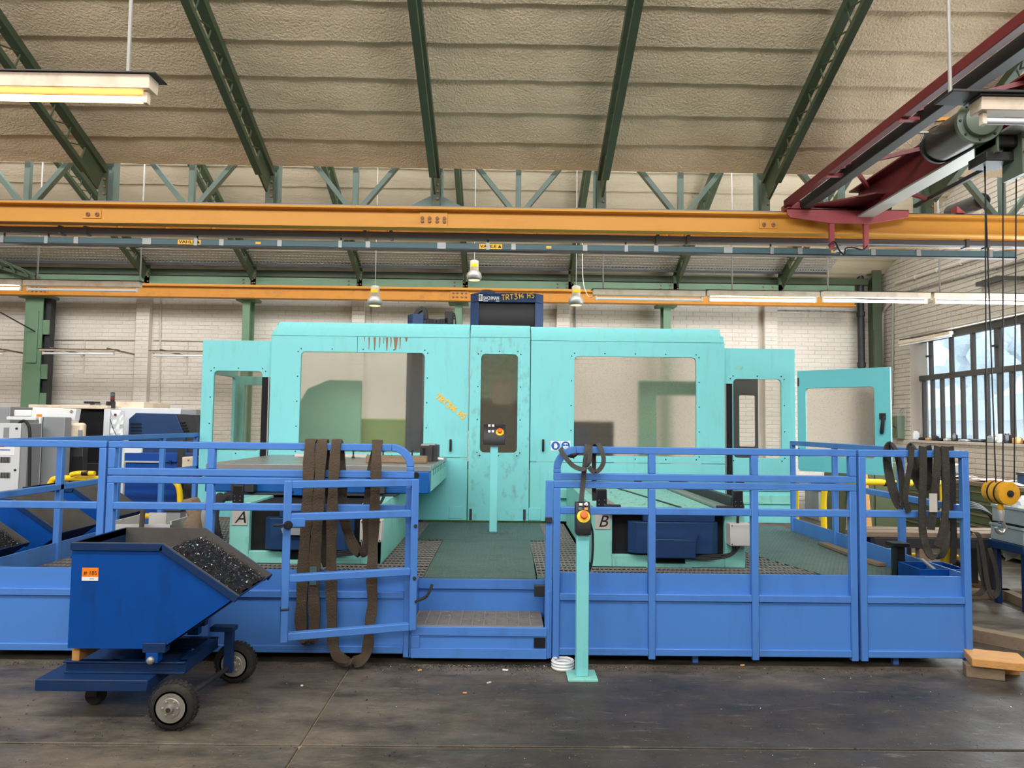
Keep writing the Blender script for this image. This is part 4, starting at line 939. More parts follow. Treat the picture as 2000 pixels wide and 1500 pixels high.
# ================================================================ TABLE UNITS A and B
def base_unit(letter, x0, x1, cover_lab, lab):
    Y = 6.05
    t = thing('pallet_base', lab, 'machine base', ((x0 + x1) / 2, Y + 1.1, PZ), 'pallet bases A and B')
    zt_ = 1.02; w_ = x1 - x0
    bx('left_pillar', 'turq2', t, x0, x0 + .165, Y, Y + 2.5, PZ, zt_, .004); bx('right_pillar', 'turq2', t, x1 - .17, x1, Y, Y + 2.5, PZ, zt_, .004)
    bx('foot_plate', 'turq2', t, x0 + .165, x0 + .5, Y, Y + 2.4, PZ, PZ + .1, .004); bx('foot_plate', 'turq2', t, x1 - .5, x1 - .17, Y, Y + 2.4, PZ, PZ + .1, .004)
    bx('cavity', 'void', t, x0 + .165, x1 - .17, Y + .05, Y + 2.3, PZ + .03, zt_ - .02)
    cx0_, cx1_ = x0 + .30, x1 - .23; c = .06
    cv = build(MB().prism([(cx0_ + c, Y - .06), (cx1_ - c, Y - .06), (cx1_, Y + .0), (cx1_, Y + .1), (cx0_, Y + .1), (cx0_, Y + .0)], 'z', PZ + .12, PZ + .38), 'motor_cover', 'navy', t, .006)
    build(MB().box(cx0_ + .12, cx1_ - .03, Y - .03, Y + .1, PZ + .38, PZ + .48), 'upper_cover', 'navy', t, .006)
    m0 = (cx0_ + cx1_) / 2
    build(MB().prism([(m0 - .21, PZ + .30), (m0 + .19, PZ + .30), (m0 + .17, PZ + .25), (m0 - .19, PZ + .25)], 'y', Y - .10, Y - .06), 'cover_ledge', 'navy' if letter == 'B' else 'grey', cv)
    if letter == 'B': bx('cover_bulge', 'navy', cv, m0 - .19, m0 + .17, Y - .10, Y - .06, PZ + .09, PZ + .25, .01)
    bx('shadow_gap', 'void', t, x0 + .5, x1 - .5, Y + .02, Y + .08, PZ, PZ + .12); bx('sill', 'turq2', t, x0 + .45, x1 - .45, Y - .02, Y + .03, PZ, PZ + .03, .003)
    sg = bx('letter_plate', 'plate', t, x0 + .02, x0 + .15, Y - .006, Y, zt_ - .19, zt_ - .06, .002)
    text(letter, 'letter', 'ink', t, (x0 + .045, Y - .0065, zt_ - .17), .14, shear=.3, ext=.0008)
    jb = bx('junction_box', 'boxgrey', t, x1 - .16, x1 + .02, Y - .12, Y, PZ + .20, PZ + .38, .006); jb['label'] = 'grey junction box'
    for dx, dz in ((.015, .015), (.165, .015), (.015, .165), (.165, .165)): build(MB().lathe((x1 - .16 + dx, Y - .12, PZ + .2 + dz), (0, -1, 0), [(0, .006), (.003, .005)], 6), 'box_screw', 'dark', jb)
    build(MB().tube(smooth_path([(x1 - .08, Y - .06, PZ + .38), (x1 - .07, Y - .05, PZ + .46), (x1 - .02, Y - .02, PZ + .5), (x1 + .0, Y + .1, PZ + .56)]), .012, 7), 'conduit', 'cable', t)
    for k in range(3): build(MB().tube(smooth_path([(x1 - .12 + .03 * k, Y - .06, PZ + .2), (x1 - .15, Y - .07, PZ + .13 - .01 * k), (x1 - .35, Y - .05, PZ + .11 - .015 * k), (x1 - .6, Y + .02, PZ + .08)]), .008, 6), 'cable', 'cable', t)
    for x in (x0 + .03, x1 - .11):
        b_ = bx('end_stop', 'black', t, x, x + .085, Y - .04, Y + .0, zt_ - .01, zt_ + .145, .008)
        for dx in (.02, .065):
            for dz in (.02, .055): build(MB().lathe((x + dx, Y - .04, zt_ + dz), (0, -1, 0), [(0, .006), (.002, .005)], 6), 'stop_screw', 'chrome', b_)
    return t
bA0, bA1 = ax(447, 1060, 6.05), ax(745, 1060, 6.05); bB0, bB1 = ax(1157, 1060, 6.05), ax(1455, 1060, 6.05)
tA = base_unit('A', bA0, bA1, '', 'turquoise pallet base marked with letter A under the big blue table')
tB = base_unit('B', bB0, bB1, '', 'turquoise pallet base marked with letter B behind the right fence')
bx('side_skirt', 'turq2', tA, bA1 - .03, bA1 - .002, 6.05, 8.4, PZ, 1.0)
# way cover of B
zt_ = 1.0
bx('way_cover', 'turq2', tB, bB0 + .22, bB1 - .24, 6.02, 8.4, zt_ - .03, zt_ + .005, .004)
build(MB().beam((bB0 + .45, 8.3, zt_ + .009), ((bB0 + bB1) / 2 + .12, 6.15, zt_ + .009), .03, .006), 'cover_joint', 'black', tB)
for x in (bB0 + .16, bB1 - .18):
    bx('guide_rail', 'steel', tB, x - .05, x + .05, 6.02, 8.4, zt_ - .02, zt_ + .03, .008); bx('wiper', 'dark', tB, x - .07, x + .07, 6.0, 6.03, zt_ - .03, zt_ + .04, .004)
bx('guide_wall', 'dark', tB, bB1 - .10, bB1 - .04, 6.1, 8.4, zt_ + .0, zt_ + .10, .004)
mb = MB()
for i in range(420):
    x = R.uniform(bB0 + .25, bB1 - .25); y = 6.05 + 2.3 * R.random(); s_ = R.uniform(.004, .011); a_ = R.uniform(0, 6.3)
    z_ = zt_ + .006
    mb.add([(x + s_ * math.cos(a_ + k * 2.1), y + s_ * 1.4 * math.sin(a_ + k * 2.1), z_ + R.uniform(0, .006)) for k in range(3)], [(0, 1, 2)])
tag(build(mb, 'steel_chips', 'chip', tB, smooth=0), kind='stuff')
# Table A
tz = 1.298; tb = 1.04; ax0, ax1, ay0, ay1 = -2.76, -.68, 6.7, 8.62
tab = thing('machine_table', 'big blue machine table with a slotted steel top', 'machine table', ((ax0 + ax1) / 2, 7.6, tb))
bx('table_body', 'tableblue', tab, ax0, ax1 - .003, ay0, ay1, tb, tz - .05, .012)
n = 11; wv = (ay1 - ay0) / n
for i in range(n): bx('top_strip', 'steel', tab, ax0, ax1, ay0 + wv * i + .014, ay0 + wv * (i + 1) - .014, tz - .05, tz, .003)
bx('slot_bottom', 'dark', tab, ax0 + .01, ax1 - .01, ay0 + .02, ay1 - .02, tz - .055, tz - .035)
bx('turq_end_face', 'turq2', tab, ax1 - .003, ax1 + .004, ay0 + .1, ay1 - .02, tb + .02, tz - .05)
for i in range(8): bx('slot_mouth', 'void', tab, ax1 + .002, ax1 + .006, ay0 + .25 + i * .19, ay0 + .27 + i * .19, tz - .1, tz - .04)
build(MB().cyl((ax1 - .13, ay0 + .001, tz - .085), (ax1 - .13, ay0 - .004, tz - .085), .03, 16), 'lifting_hole', 'void', tab)
bx('top_lip', 'plate', tab, ax0 + .1, ax1 - .2, ay0 - .004, ay0, tz - .075, tz - .05)
bx('under_carriage', 'dark', tab, ax0 + .2, ax1 - .3, ay0 - .05, ay1, tb - .02, tb, .003)
bx('clamp_block', 'tableblue', tab, ax(576, 970, 6.6), ax(593, 970, 6.6), 6.55, 6.7, tb - .01, tb + .12, .005)
for px in (457, 484, 740): bx('clamp_bracket', 'dark', tab, ax(px, 960, 6.6) - .03, ax(px, 960, 6.6) + .05, 6.6, 6.7, tb + .01, tb + .12, .004)
# energy chain at the left of base A
pts = [at(432, 972, 6.2), at(420, 985, 6.1), at(415, 1010, 6.0), at(420, 1040, 6.0), at(425, 1060, 6.1)]
t = thing('hose_bundle', 'black ribbed hose bending down at the left of pallet base A', 'hose', at(425, 1090, 6.1)); build(MB().tube(smooth_path(pts), .05, 10), 'hose', 'dark', t); build(MB().tube(smooth_path([p + Vector((-.08, .05, 0)) for p in pts]), .035, 8), 'hose', 'grey', t)
build(MB().beam(at(420, 973, 6.25), at(455, 972, 6.25), .05, .05), 'bracket', 'dark', t)
# things lying on table A
def on_table(px, py, Y): return at(px, py, Y)
p0 = ax(716, 896, 7.2); p1 = ax(834, 896, 7.2)
t = build(MB().box(p0, p1, 7.15, 7.27, tz + .002, tz + .072), 'timber_block', 'oldwood', None, .006, loc=((p0 + p1) / 2, 7.2, tz)); tag(t, 'weathered timber block lying on the blue machine table', 'timber')
p0 = ax(580, 890, 8.2); p1 = ax(720, 890, 8.2)
t = build(MB().box(p0, p1, 8.1, 8.2, tz + .002, tz + .04), 'steel_bar', 'plate', None, .003, loc=((p0 + p1) / 2, 8.15, tz)); tag(t, 'pale flat bar lying on the table behind the slings', 'bar')
p0 = ax(822, 880, 7.6)
t = thing('clamping_vice', 'grey steel clamping vice at the right end of the machine table', 'vice', (p0 + .1, 7.65, tz))
bx('body', 'dark', t, p0, p0 + .13, 7.5, 7.8, tz, tz + .16, .008); bx('jaw', 'steel', t, p0 + .0, p0 + .15, 7.6, 7.8, tz + .1, tz + .18, .006); bx('fixed_jaw', 'dark', t, p0 + .09, p0 + .18, 7.55, 7.8, tz, tz + .17, .006); bx('slot', 'void', t, p0 + .03, p0 + .06, 7.497, 7.5, tz + .04, tz + .14)
build(MB().tube([(p0 + .15, 7.6, tz + .03), (p0 + .24, 7.6, tz + .02)], .018, 8), 'screw', 'plate', t)
for k, px in enumerate((690, 748, 805)):
    x = ax(px, 890, 8.0); t = thing('table_bolt', ('short clamping bolt standing on the table right of the middle sling', 'short clamping bolt standing on the table right of the rightmost brown sling', 'short clamping bolt standing on the table next to the grey vice')[k], 'bolt', (x, 8.0, tz), 'clamping bolts standing on table A')
    build(MB().lathe((x, 8.0, tz), (0, 0, 1), [(0, .018), (.02, .018), (.021, .009), (.075, .009), (.076, .016), (.1, .016)], 8), 'shank', 'dark', t)

# ================================================================ PEDESTALS
def estop(t, x, y, z, d, s=1.0):
    build(MB().lathe((x, y, z), d, [(0, .052 * s), (.008 * s, .052 * s), (.012 * s, .04 * s)], 20), 'button_collar', 'safety', t); build(MB().lathe(Vector((x, y, z)) + Vector(d).normalized() * .01 * s, d, [(0, .02 * s), (.03 * s, .02 * s), (.032 * s, .032 * s), (.046 * s, .030 * s), (.05 * s, .02 * s)], 18), 'emergency_button', 'redbtn', t)
Yp = 7.88; xp = ax(964, 960, Yp)
t = thing('control_pedestal', 'turquoise control pedestal standing on the platform in the middle', 'control panel', (xp, Yp, PZ))
zb_ = az(964, 872, Yp)
bx('pillar', 'turq', t, xp - .042, xp + .042, Yp - .04, Yp + .04, PZ + .01, zb_, .004); bx('base_plate', 'checker', t, xp - .12, xp + .12, Yp - .12, Yp + .12, PZ + .002, PZ + .012)
hz0, hz1 = az(964, 868, Yp), az(964, 829, Yp); hw = .118
hd = build(MB().prism([(Yp - .09, hz0), (Yp + .06, hz0), (Yp + .08, hz1), (Yp - .0, hz1), (Yp - .09, hz0 + .095)], 'x', xp - hw, xp + hw), 'control_box', 'black', t, .004)
sl = Vector((0, -.09, 0)); n_ = Vector((0, -(hz1 - hz0 - .095), .09)).normalized()
def onface(u, v): return Vector((xp + u, Yp - .09 + v * .09, hz0 + .095 + v * (hz1 - hz0 - .095))) + n_ * .001
for (u, v, m) in ((-.055, .85, 'white'), (-.015, .85, 'white'), (.03, .85, 'dark'), (.07, .85, 'dark'), (-.055, .35, 'white'), (-.015, .35, 'white')):
    c = onface(u, v); build(MB().beam(c, c + n_ * .01, .026, .03), 'push_button', m, t)
estop(t, *onface(.06, .3), n_, .85)
Yq = 4.94; xq = ax(1137, 1150, Yq)
t = thing('control_pedestal', 'tall turquoise control pillar on the floor in front of the right fence', 'control panel', (xq, Yq, 0))
z_b = az(1137, 1042, Yq); hz1 = az(1137, 981, Yq)
bx('pillar', 'turq', t, xq - .042, xq + .042, Yq - .04, Yq + .04, .015, z_b, .005); bx('base_plate', 'turq2', t, xq - .1, xq + .1, Yq - .1, Yq + .1, 0, .015, .003)
zmid = az(1137, 1018, Yq)
build(MB().prism([(Yq - .07, z_b), (Yq + .05, z_b), (Yq + .05, hz1), (Yq + .0, hz1), (Yq - .07, zmid)], 'x', xq - .05, xq + .05), 'control_box', 'black', t, .004)
n_ = Vector((0, -(hz1 - zmid), .07)).normalized()
def onf(u, v): return Vector((xq + u, Yq - .07 + v * .07, zmid + v * (hz1 - zmid))) + n_ * .001
estop(t, *onf(.0, .28), n_, .85)
for (u, v, m) in ((-.015, .87, 'white'), (-.02, .66, 'rail'), (.02, .66, 'wood')): c = onf(u, v); build(MB().beam(c, c + n_ * .008, .022, .018), 'push_button', m, t)
c = onf(.02, .85); build(MB().lathe(c, n_, [(0, .012), (.02, .012), (.02, .006), (.04, .006)], 8), 'key_switch', 'chrome', t)
build(MB().tube(smooth_path([(xq + .045, Yq + .03, hz1 - .12), (xq + .075, Yq + .04, .95), (xq + .07, Yq + .05, .75), (xq + .03, Yq + .05, .66)]), .008, 6), 'cable', 'cable', t)
# ================================================================ HOPPER CARTS
def hopper(labc, cat_lab, with_chips=True, label_sticker=False):
    Yn, Yf2 = 4.2, 4.78
    A = at(132, 1266, Yn); B = at(132, 1059, Yn); C_ = at(320, 1056, Yn); D = at(468, 1164, Yn); E = at(318, 1269, Yn)
    xl = A.x; zb_ = A.z; zt_ = B.z
    prof = [(xl, zb_), (xl, zt_), (C_.x, zt_), (D.x, D.z), (E.x, zb_)]
    t = thing('tipping_hopper', labc, 'hopper cart', (xl + .5, 4.5, 0), 'tipping hopper carts')
    th = .006
    def plate(name, pts, off, m, par=t, bv=.0):
        o_ = Vector(off); v = [Vector(p) for p in pts]
        n = len(v); return build(MB().add(v + [p + o_ for p in v], [tuple(range(n)), tuple(range(2 * n - 1, n - 1, -1))] + [(i, (i + 1) % n, n + (i + 1) % n, n + i) for i in range(n)]), name, m, par, bv)
    side = plate('side_plate', [(x, Yn, z) for x, z in prof], (0, th, 0), 'hop'); plate('side_plate', [(x, Yf2 - th, z) for x, z in prof], (0, th, 0), 'hop')
    plate('inner_face', [(x, Yn + th, z) for x, z in prof], (0, .002, 0), 'liner'); plate('inner_face', [(x, Yf2 - th - .002, z) for x, z in prof], (0, .002, 0), 'liner')
    bx('back_plate', 'hop', t, xl, xl + th, Yn + th, Yf2 - th, zb_, zt_); bx('inner_back', 'hop_shaded', t, xl + th, xl + th + .002, Yn + th, Yf2 - th, zb_, zt_); bx('bottom_plate', 'hop_shaded', t, xl, E.x, Yn + th, Yf2 - th, zb_, zb_ + th)
    d = Vector((D.x - E.x, 0, D.z - zb_)); nn = Vector((-d.z, 0, d.x)).normalized() * th
    plate('sloping_floor', [(E.x, Yn, zb_), (D.x, Yn, D.z), (D.x, Yf2, D.z), (E.x, Yf2, zb_)], nn, 'hop_shaded')
    # folded rim along both sides
    for y, s_ in ((Yn, -1), (Yf2, 1)):
        for (p, q) in (((xl, zt_), (C_.x, zt_)), ((C_.x, zt_), (D.x, D.z))):
            dd = Vector((q[0] - p[0], 0, q[1] - p[1])).normalized(); nv = Vector((dd.z, 0, -dd.x)) * .022
            y_ = y + s_ * .004
            build(MB().beam(Vector((p[0], y_, p[1])) + nv, Vector((q[0], y_, q[1])) + nv, .02, .044, (nv.x, 0, nv.z)), 'rim_fold', 'hop_shaded', t, .003)
            build(MB().beam(Vector((p[0], y_, p[1])) + nv * .05, Vector((q[0], y_, q[1])) + nv * .05, .012, .006, (nv.x, 0, nv.z)), 'bare_edge', 'liner', t)
    bx('rim_fold', 'hop_shaded', t, xl - .012, xl + .008, Yn, Yf2, zt_ - .045, zt_, .003)
    bx('trip_handle', 'hop', t, xl - .04, xl, Yn + .05, Yn + .1, zt_ - .1, zt_ - .085, .003)
    # pivots, frame and platform
    for y in (Yn - .01, Yf2 - .05):
        px_ = ax(300, 1270, Yn)
        bx('pivot_bracket', 'hop_shaded', t, px_ - .06, px_ + .07, y, y + .06, zb_ - .02, zb_ + .035, .003); bx('pivot_block', 'hop', t, px_ - .04, px_ + .03, y, y + .06, az(300, 1294, Yn), zb_ - .02, .003)
    build(MB().lathe((px_ - .008, Yn - .012, zb_ - .06), (0, -1, 0), [(0, .022), (.012, .02), (.02, .01)], 14), 'pivot_pin', 'rim', t)
    zc1, zc0 = az(250, 1293, 4.24), az(250, 1316, 4.24); xa_, xb_ = ax(125, 1300, 4.24), ax(360, 1300, 4.24)
    for y in (4.24, 4.70):
        bx('frame_web', 'hop_shaded', t, xa_, xb_, y + .02, y + .03, zc0, zc1, .002); bx('frame_flange', 'hop_shaded', t, xa_ - .01, xb_, y, y + .05, zc1 - .008, zc1, .002); bx('frame_flange', 'hop_shaded', t, xa_, xb_, y, y + .05, zc0, zc0 + .008, .002)
    bx('cross_member', 'hop_shaded', t, xb_ - .05, xb_, 4.27, 4.72, zc0, zc1); bx('cross_member', 'hop_shaded', t, xa_ + .25, xa_ + .3, 4.27, 4.72, zc0, zc1)
    p0, p1 = ax(68, 1330, 4.14), ax(288, 1330, 4.14); pz = zc0
    bx('deck_plate', 'hop_shaded', t, p0, p1, 4.14, 4.72, pz - .065, pz - .001, .005)
    bx('packing_block', 'wood', t, ax(140, 1280, 4.25), ax(155, 1280, 4.25), 4.25, 4.6, zc1, zb_ - .002, .003)
    # wheels
    def wheel(x, y, r, tilt=0):
        w_ = build(MB().lathe((x, y - .035, r), (0, 1, 0), [(0, r * .66), (.004, r * .84), (.016, r * .97), (.03, r), (.05, r), (.064, r * .97), (.076, r * .84), (.08, r * .66)], 36), 'tyre', 'rubber', t, smooth=50)
        mb = MB()
        for i in range(30):
            a = 2 * math.pi * i / 30
            for k, yy in enumerate((.018, .048)):
                c = Vector((x + math.cos(a + k * .1) * r, y - .035 + yy + .007, r + math.sin(a + k * .1) * r)); mb.beam(c - Vector((0, .011, 0)), c + Vector((0, .011, 0)), .016, .006, (math.cos(a), 0, math.sin(a)))
        mb.v = [Vector((p.x, p.y, max(p.z, .0))) for p in mb.v]
        tag(build(mb, 'tread_blocks', 'rubber', w_), kind='stuff')
        build(MB().lathe((x, y - .030, r), (0, 1, 0), [(-.009, r * .70), (-.009, r * .62), (-.0065, r * .60), (-.0062, r * .44), (-.013, r * .40), (-.013, r * .18), (-.034, r * .16), (-.036, r * .1), (-.036, .001)], 28), 'rim', 'rim', w_, smooth=30)
        for i in range(6):
            a = i * math.pi / 3; build(MB().lathe((x + math.cos(a) * r * .31, y - .042, r + math.sin(a) * r * .31), (0, -1, 0), [(0, .008), (.006, .007), (.008, .003)], 8), 'wheel_bolt', 'rim', w_)
        build(MB().cyl((x, y - .07, r), (x, y - .045, r), r * .1, 10), 'axle_end', 'dark', w_)
    c = at(338, 1408, 4.06); wheel(c.x, 4.06, .129); c2 = at(457, 1322, 4.76); wheel(c2.x, 4.78, .129)
    build(MB().tube([(c.x, 4.10, .129), (c2.x, 4.74, .129)], .016, 10), 'axle', 'dark', t)
    for (xx, yy) in ((c2.x, 4.70),): bx('axle_bracket', 'hop_shaded', t, xx - .035, xx + .02, yy - .04, yy, .10, zb_ - .02, .003); bx('bracket_top', 'hop_shaded', t, xx - .12, xx + .03, yy - .06, yy + .02, zb_ - .03, zb_ + .0, .003)
    xk = ax(190, 1340, 4.42); build(MB().lathe((xk, 4.38, .055), (0, 1, 0), [(0, .045), (.01, .055), (.05, .055), (.06, .045)], 20), 'castor', 'rubber', t); bx('castor_fork', 'dark', t, xk - .03, xk + .03, 4.36, 4.46, .06, pz - .06)
    if with_chips:
        mb = MB(); nx, ny = 26, 16; vs = []; fs = []
        sx, sz = D.x - C_.x, D.z - zt_
        for i in range(nx + 1):
            for j in range(ny + 1):
                u = -.35 + 1.27 * i / nx; v_ = j / ny
                x = C_.x + sx * u; zline = zt_ + sz * max(u, 0) if u > 0 else zt_
                dip = .05 + .05 * max(0, -u) * 3 + .02 * (1 - u)
                zz = zline - dip + .035 * math.sin(v_ * math.pi) * (1 - abs(u - .4)) + R.uniform(-.012, .012)
                vs.append((x, Yn + .01 + v_ * (Yf2 - Yn - .02), zz))
        for i in range(nx):
            for j in range(ny): a = i * (ny + 1) + j; fs.append((a, a + 1, a + ny + 2, a + ny + 1))
        ch = build(mb.add(vs, fs), 'chip_heap', 'chipdark', t, smooth=0); ch['kind'] = 'stuff'
        mb = MB(); mb2 = MB()
        for k in range(5200):
            i = R.randrange(nx); j = R.randrange(ny); p = Vector(vs[i * (ny + 1) + j]) + Vector((R.uniform(0, 1) * sx * .045, R.uniform(0, .034), R.uniform(.0, .012)))
            s_ = R.uniform(.003, .009); q = [p + Vector((R.uniform(-1, 1), R.uniform(-1, 1), R.uniform(-.8, .8))) * s_ for _ in range(3)]
            (mb if k % 3 else mb2).add(q, [(0, 1, 2)])
        tag(build(mb, 'dark_chips', 'chipdark', ch, smooth=0), kind='stuff'); tag(build(mb2, 'bright_chips', 'chip', ch, smooth=0), kind='stuff')
    if label_sticker:
        s0 = at(160, 1134, Yn); s1 = at(193, 1109, Yn); zm = (s0.z * .3 + s1.z * .7) - .02
        sk = bx('inventory_sticker', 'orange', t, s0.x, s1.x, Yn - .003, Yn - .0005, s0.z + .022, s1.z); sk['label'] = 'orange and white inventory sticker with number'
        bx('sticker_strip', 'paper', sk, s0.x, s1.x, Yn - .003, Yn - .0005, s0.z, s0.z + .022); text('# 185', 'number', 'ink', sk, (s0.x + .01, Yn - .0035, s0.z + .034), .033, ext=.0004)
        bx('small_print', 'ink', sk, s0.x + .045, s0.x + .07, Yn - .0035, Yn - .003, s0.z + .01, s0.z + .013)
    return t
random_state = R.getstate()
h0 = hopper('blue tipping hopper cart full of steel chips in front of the fence, orange sticker', '', True, True)
h1 = hopper('blue hopper with chips cut by the left picture edge, nearest of those behind the fence', '', True)
dv_ = Vector((-3.83 - ax(468, 1164, 4.2), 5.33 - 4.2, 0))
h1.location += dv_
for k, (x, y, l) in enumerate(((-3.88, 6.42, 'middle one of the blue hoppers standing behind the left side fence'), (-3.98, 7.5, 'farthest blue hopper behind the left side fence near the yellow guard rail'))):
    hc = hopper(l, '', False) if k == 0 else copy_tree(hc0)
    if k == 0: hc0 = hc
    hc['label'] = l
    base = Vector((x - ax(468, 1164, 4.2), y - 4.2, 0)); hc.location = h0.location + base

# ================================================================ SLINGS ON THE LEFT FENCE
yF = YF - .006; yBk = YF + T + .006
def loop_over(name, m, lab, cat, xs, ztop, w, th, front, back, grp=None):
    """front/back: lists of (x, y, z) going down from the rail top"""
    xm = xs
    pts = list(reversed(front)) + [(xm, YF - .012, ztop - .02), (xm, YF + T / 2, ztop + .012), (xm, YF + T + .012, ztop - .02)] + back
    pp = smooth_path(pts, 5)
    wl = []
    for k, p in enumerate(pp): wl.append(w * (1 + .10 * math.sin(k * .9 + xm * 9)))
    t = build(MB().ribbon(pp, (1, .12, 0), wl, th), name, m, None, 0, loc=(xm, YF, pp[0].z))
    return tag(t, lab, cat, grp)
def f5(px, py, Y=None): return tuple(at(px, py, yF - .015 if Y is None else Y))
GS = 'brown lifting slings on the left front fence'
loop_over('lifting_sling', 'sling', 'leftmost brown round sling hung over the left fence, left strand of the long pair', 'sling', f5(604, 900)[0], ZT, .076, .030,
          [f5(603, 930, 5.10), f5(600, 1000, 5.10), f5(594, 1080, 5.10), f5(590, 1160, 5.10), f5(588, 1215, 5.10), f5(594, 1243, 5.10), f5(606, 1250, 5.09), f5(614, 1240, 5.09)], [f5(606, 930, 5.23), f5(606, 960, 5.23)], GS)
loop_over('lifting_sling', 'sling', 'brown round sling beside the leftmost one, blue tag hanging on it', 'sling', f5(627, 900)[0], ZT, .074, .030,
          [f5(625, 930, 5.10), f5(622, 1000, 5.10), f5(616, 1080, 5.10), f5(613, 1160, 5.10), f5(615, 1210, 5.10), f5(612, 1243, 5.10)], [f5(633, 930, 5.23), f5(634, 985, 5.23), f5(630, 1060, 5.23), f5(640, 1105, 5.2)], GS)
tg = build(MB().box(f5(609, 1120)[0], f5(622, 1120)[0], 5.075, 5.08, f5(615, 1140)[2], f5(615, 1104)[2]), 'hanging_tag', 'rail', None, .001, loc=f5(615, 1140, 5.078)); tag(tg, 'small blue tag hanging on the brown sling behind the gate', 'tag')
loop_over('lifting_sling', 'sling', 'long brown round sling whose loop reaches the floor below the gate', 'sling', f5(655, 900)[0], ZT, .070, .032,
          [f5(652, 930, 5.10), f5(649, 1000, 5.10), f5(647, 1100, 5.10), f5(648, 1200, 5.10), f5(650, 1250, 5.09), f5(658, 1280, 5.07), f5(680, 1293, 5.04), f5(708, 1287, 5.05), f5(718, 1265, 5.08), f5(722, 1220, 5.10), f5(727, 1180, 5.10), f5(726, 1120, 5.10), f5(730, 1040, 5.10), f5(733, 960, 5.10), f5(735, 900, 5.10), tuple(Vector((f5(735, 880)[0], YF + .02, ZT + .02)))],
          [f5(668, 930, 5.23), f5(668, 970, 5.23), f5(672, 1010, 5.23), f5(685, 1055, 5.23), f5(702, 1080, 5.22), f5(716, 1065, 5.22), f5(718, 1010, 5.23), f5(722, 950, 5.23), f5(735, 880, 5.23)], GS)
# straps on the right fence
GS2 = 'grey ratchet straps on the right front fence'
xx = f5(1145, 900)[0]
t = thing('webbing_strap', 'grey webbing strap looped over the rounded end of the right fence, left one', 'strap', (xx, YF, 1.2), GS2)
pts = [at(1135, 982, 5.1), at(1138, 950, 5.13), at(1142, 910, 5.12), at(1146, 880, 5.12), at(1146, 868, 5.165), at(1142, 885, 5.23)]
build(MB().ribbon(smooth_path(pts), (1, 0, 0), .035, .004), 'band', 'strap', t)
pts = [at(1152, 868, 5.14), at(1151, 900, 5.10), at(1140, 916, 5.09), at(1120, 910, 5.09), at(1102, 890, 5.09), at(1094, 876, 5.12), at(1100, 884, 5.22), at(1120, 890, 5.24), at(1138, 878, 5.22), at(1148, 867, 5.17)]
build(MB().ribbon(smooth_path(pts), [(.6, .3, .6)] * 55, .034, .004), 'band', 'strap', t)
t = thing('webbing_strap', 'grey webbing strap looped over the right fence, right one', 'strap', (f5(1165, 900)[0], YF, 1.2), GS2)
pts = [at(1161, 978, 5.24), at(1160, 940, 5.23), at(1160, 900, 5.23), at(1161, 872, 5.2), at(1168, 867, 5.15), at(1175, 880, 5.11), at(1179, 900, 5.1), at(1172, 916, 5.1), at(1160, 922, 5.1), at(1150, 912, 5.1)]
build(MB().ribbon(smooth_path(pts), (1, 0, .2), .032, .004), 'band', 'strap', t)
# slings on the right end section
GS3 = 'black lifting slings on the right end fence'
def coil(lab, px0, px1, ytop, ybot, Y, n, m='slingblk', w=.05):
    t = thing('lifting_sling', lab, 'sling', at((px0 + px1) / 2, ybot, Y), GS3)
    for k in range(n):
        c0 = at(px0 + k * 3, (ytop + ybot) / 2, Y + .02 * k); c1 = at(px1 - k * 2, (ytop + ybot) / 2, Y + .02 * k); zt_ = az(px0, ytop, Y); zb_ = az(px0, ybot - 8 * k, Y)
        xm = (c0.x + c1.x) / 2; rx = (c1.x - c0.x) / 2; zm = (zt_ + zb_) / 2; rz = (zt_ - zb_) / 2
        pts = [(xm + rx * math.sin(a) * (1 + .12 * math.cos(a)), c0.y + .06 * math.cos(a), zm + rz * math.cos(a)) for a in [2 * math.pi * i / 28 for i in range(29)]]
        build(MB().ribbon(pts, (1, .6, 0), w, .010), 'band', m, t)
    return t
coil('black round sling coil at the left of the right end fence', 1733, 1762, 867, 990, 5.22, 3)
coil('dark sling coil hanging behind the post on the right end fence', 1779, 1798, 870, 955, 5.3, 3)
def drape(lab, pts, w=.05, m='slingblk', wd=(1, .2, 0)):
    p = smooth_path([at(*q) for q in pts], 6); t = build(MB().ribbon(p, wd, w, .010), 'lifting_sling', m, None, 0, loc=p[-1]); return tag(t, lab, 'sling', GS3)
drape('narrow dark sling twisting down to the mid rail of the right end fence', [(1780, 872, 5.14), (1779, 900, 5.12), (1772, 940, 5.12), (1768, 975, 5.12), (1775, 1000, 5.14)], .04)
drape('black sling hanging in a long U from the right end fence', [(1802, 872, 5.14), (1803, 920, 5.11), (1801, 1000, 5.10), (1804, 1050, 5.10), (1818, 1085, 5.10), (1840, 1082, 5.10), (1846, 1060, 5.11), (1848, 1000, 5.2), (1846, 940, 5.24), (1840, 885, 5.24)], .058)
drape('dark sling with a pale printed end on the right end fence', [(1832, 872, 5.14), (1830, 920, 5.10), (1826, 960, 5.10), (1822, 1000, 5.09), (1818, 1035, 5.09)], .058)
p = at(1823, 1000, 5.075); t = build(MB().box(p.x - .028, p.x + .028, p.y - .002, p.y + .002, p.z - .0, p.z + .13), 'sling_label', 'plate', None, 0, loc=p); tag(t, 'pale worn print patch on the dark sling', 'label')
drape('black sling hanging straight with its end cut off, right end fence', [(1845, 872, 5.13), (1848, 930, 5.10), (1846, 1000, 5.10), (1840, 1040, 5.09), (1830, 1068, 5.08)], .055)
drape('rightmost long black sling reaching down beside the blue tray', [(1856, 872, 5.24), (1860, 930, 5.26), (1861, 1000, 5.27), (1863, 1060, 5.28), (1861, 1100, 5.3)], .05)
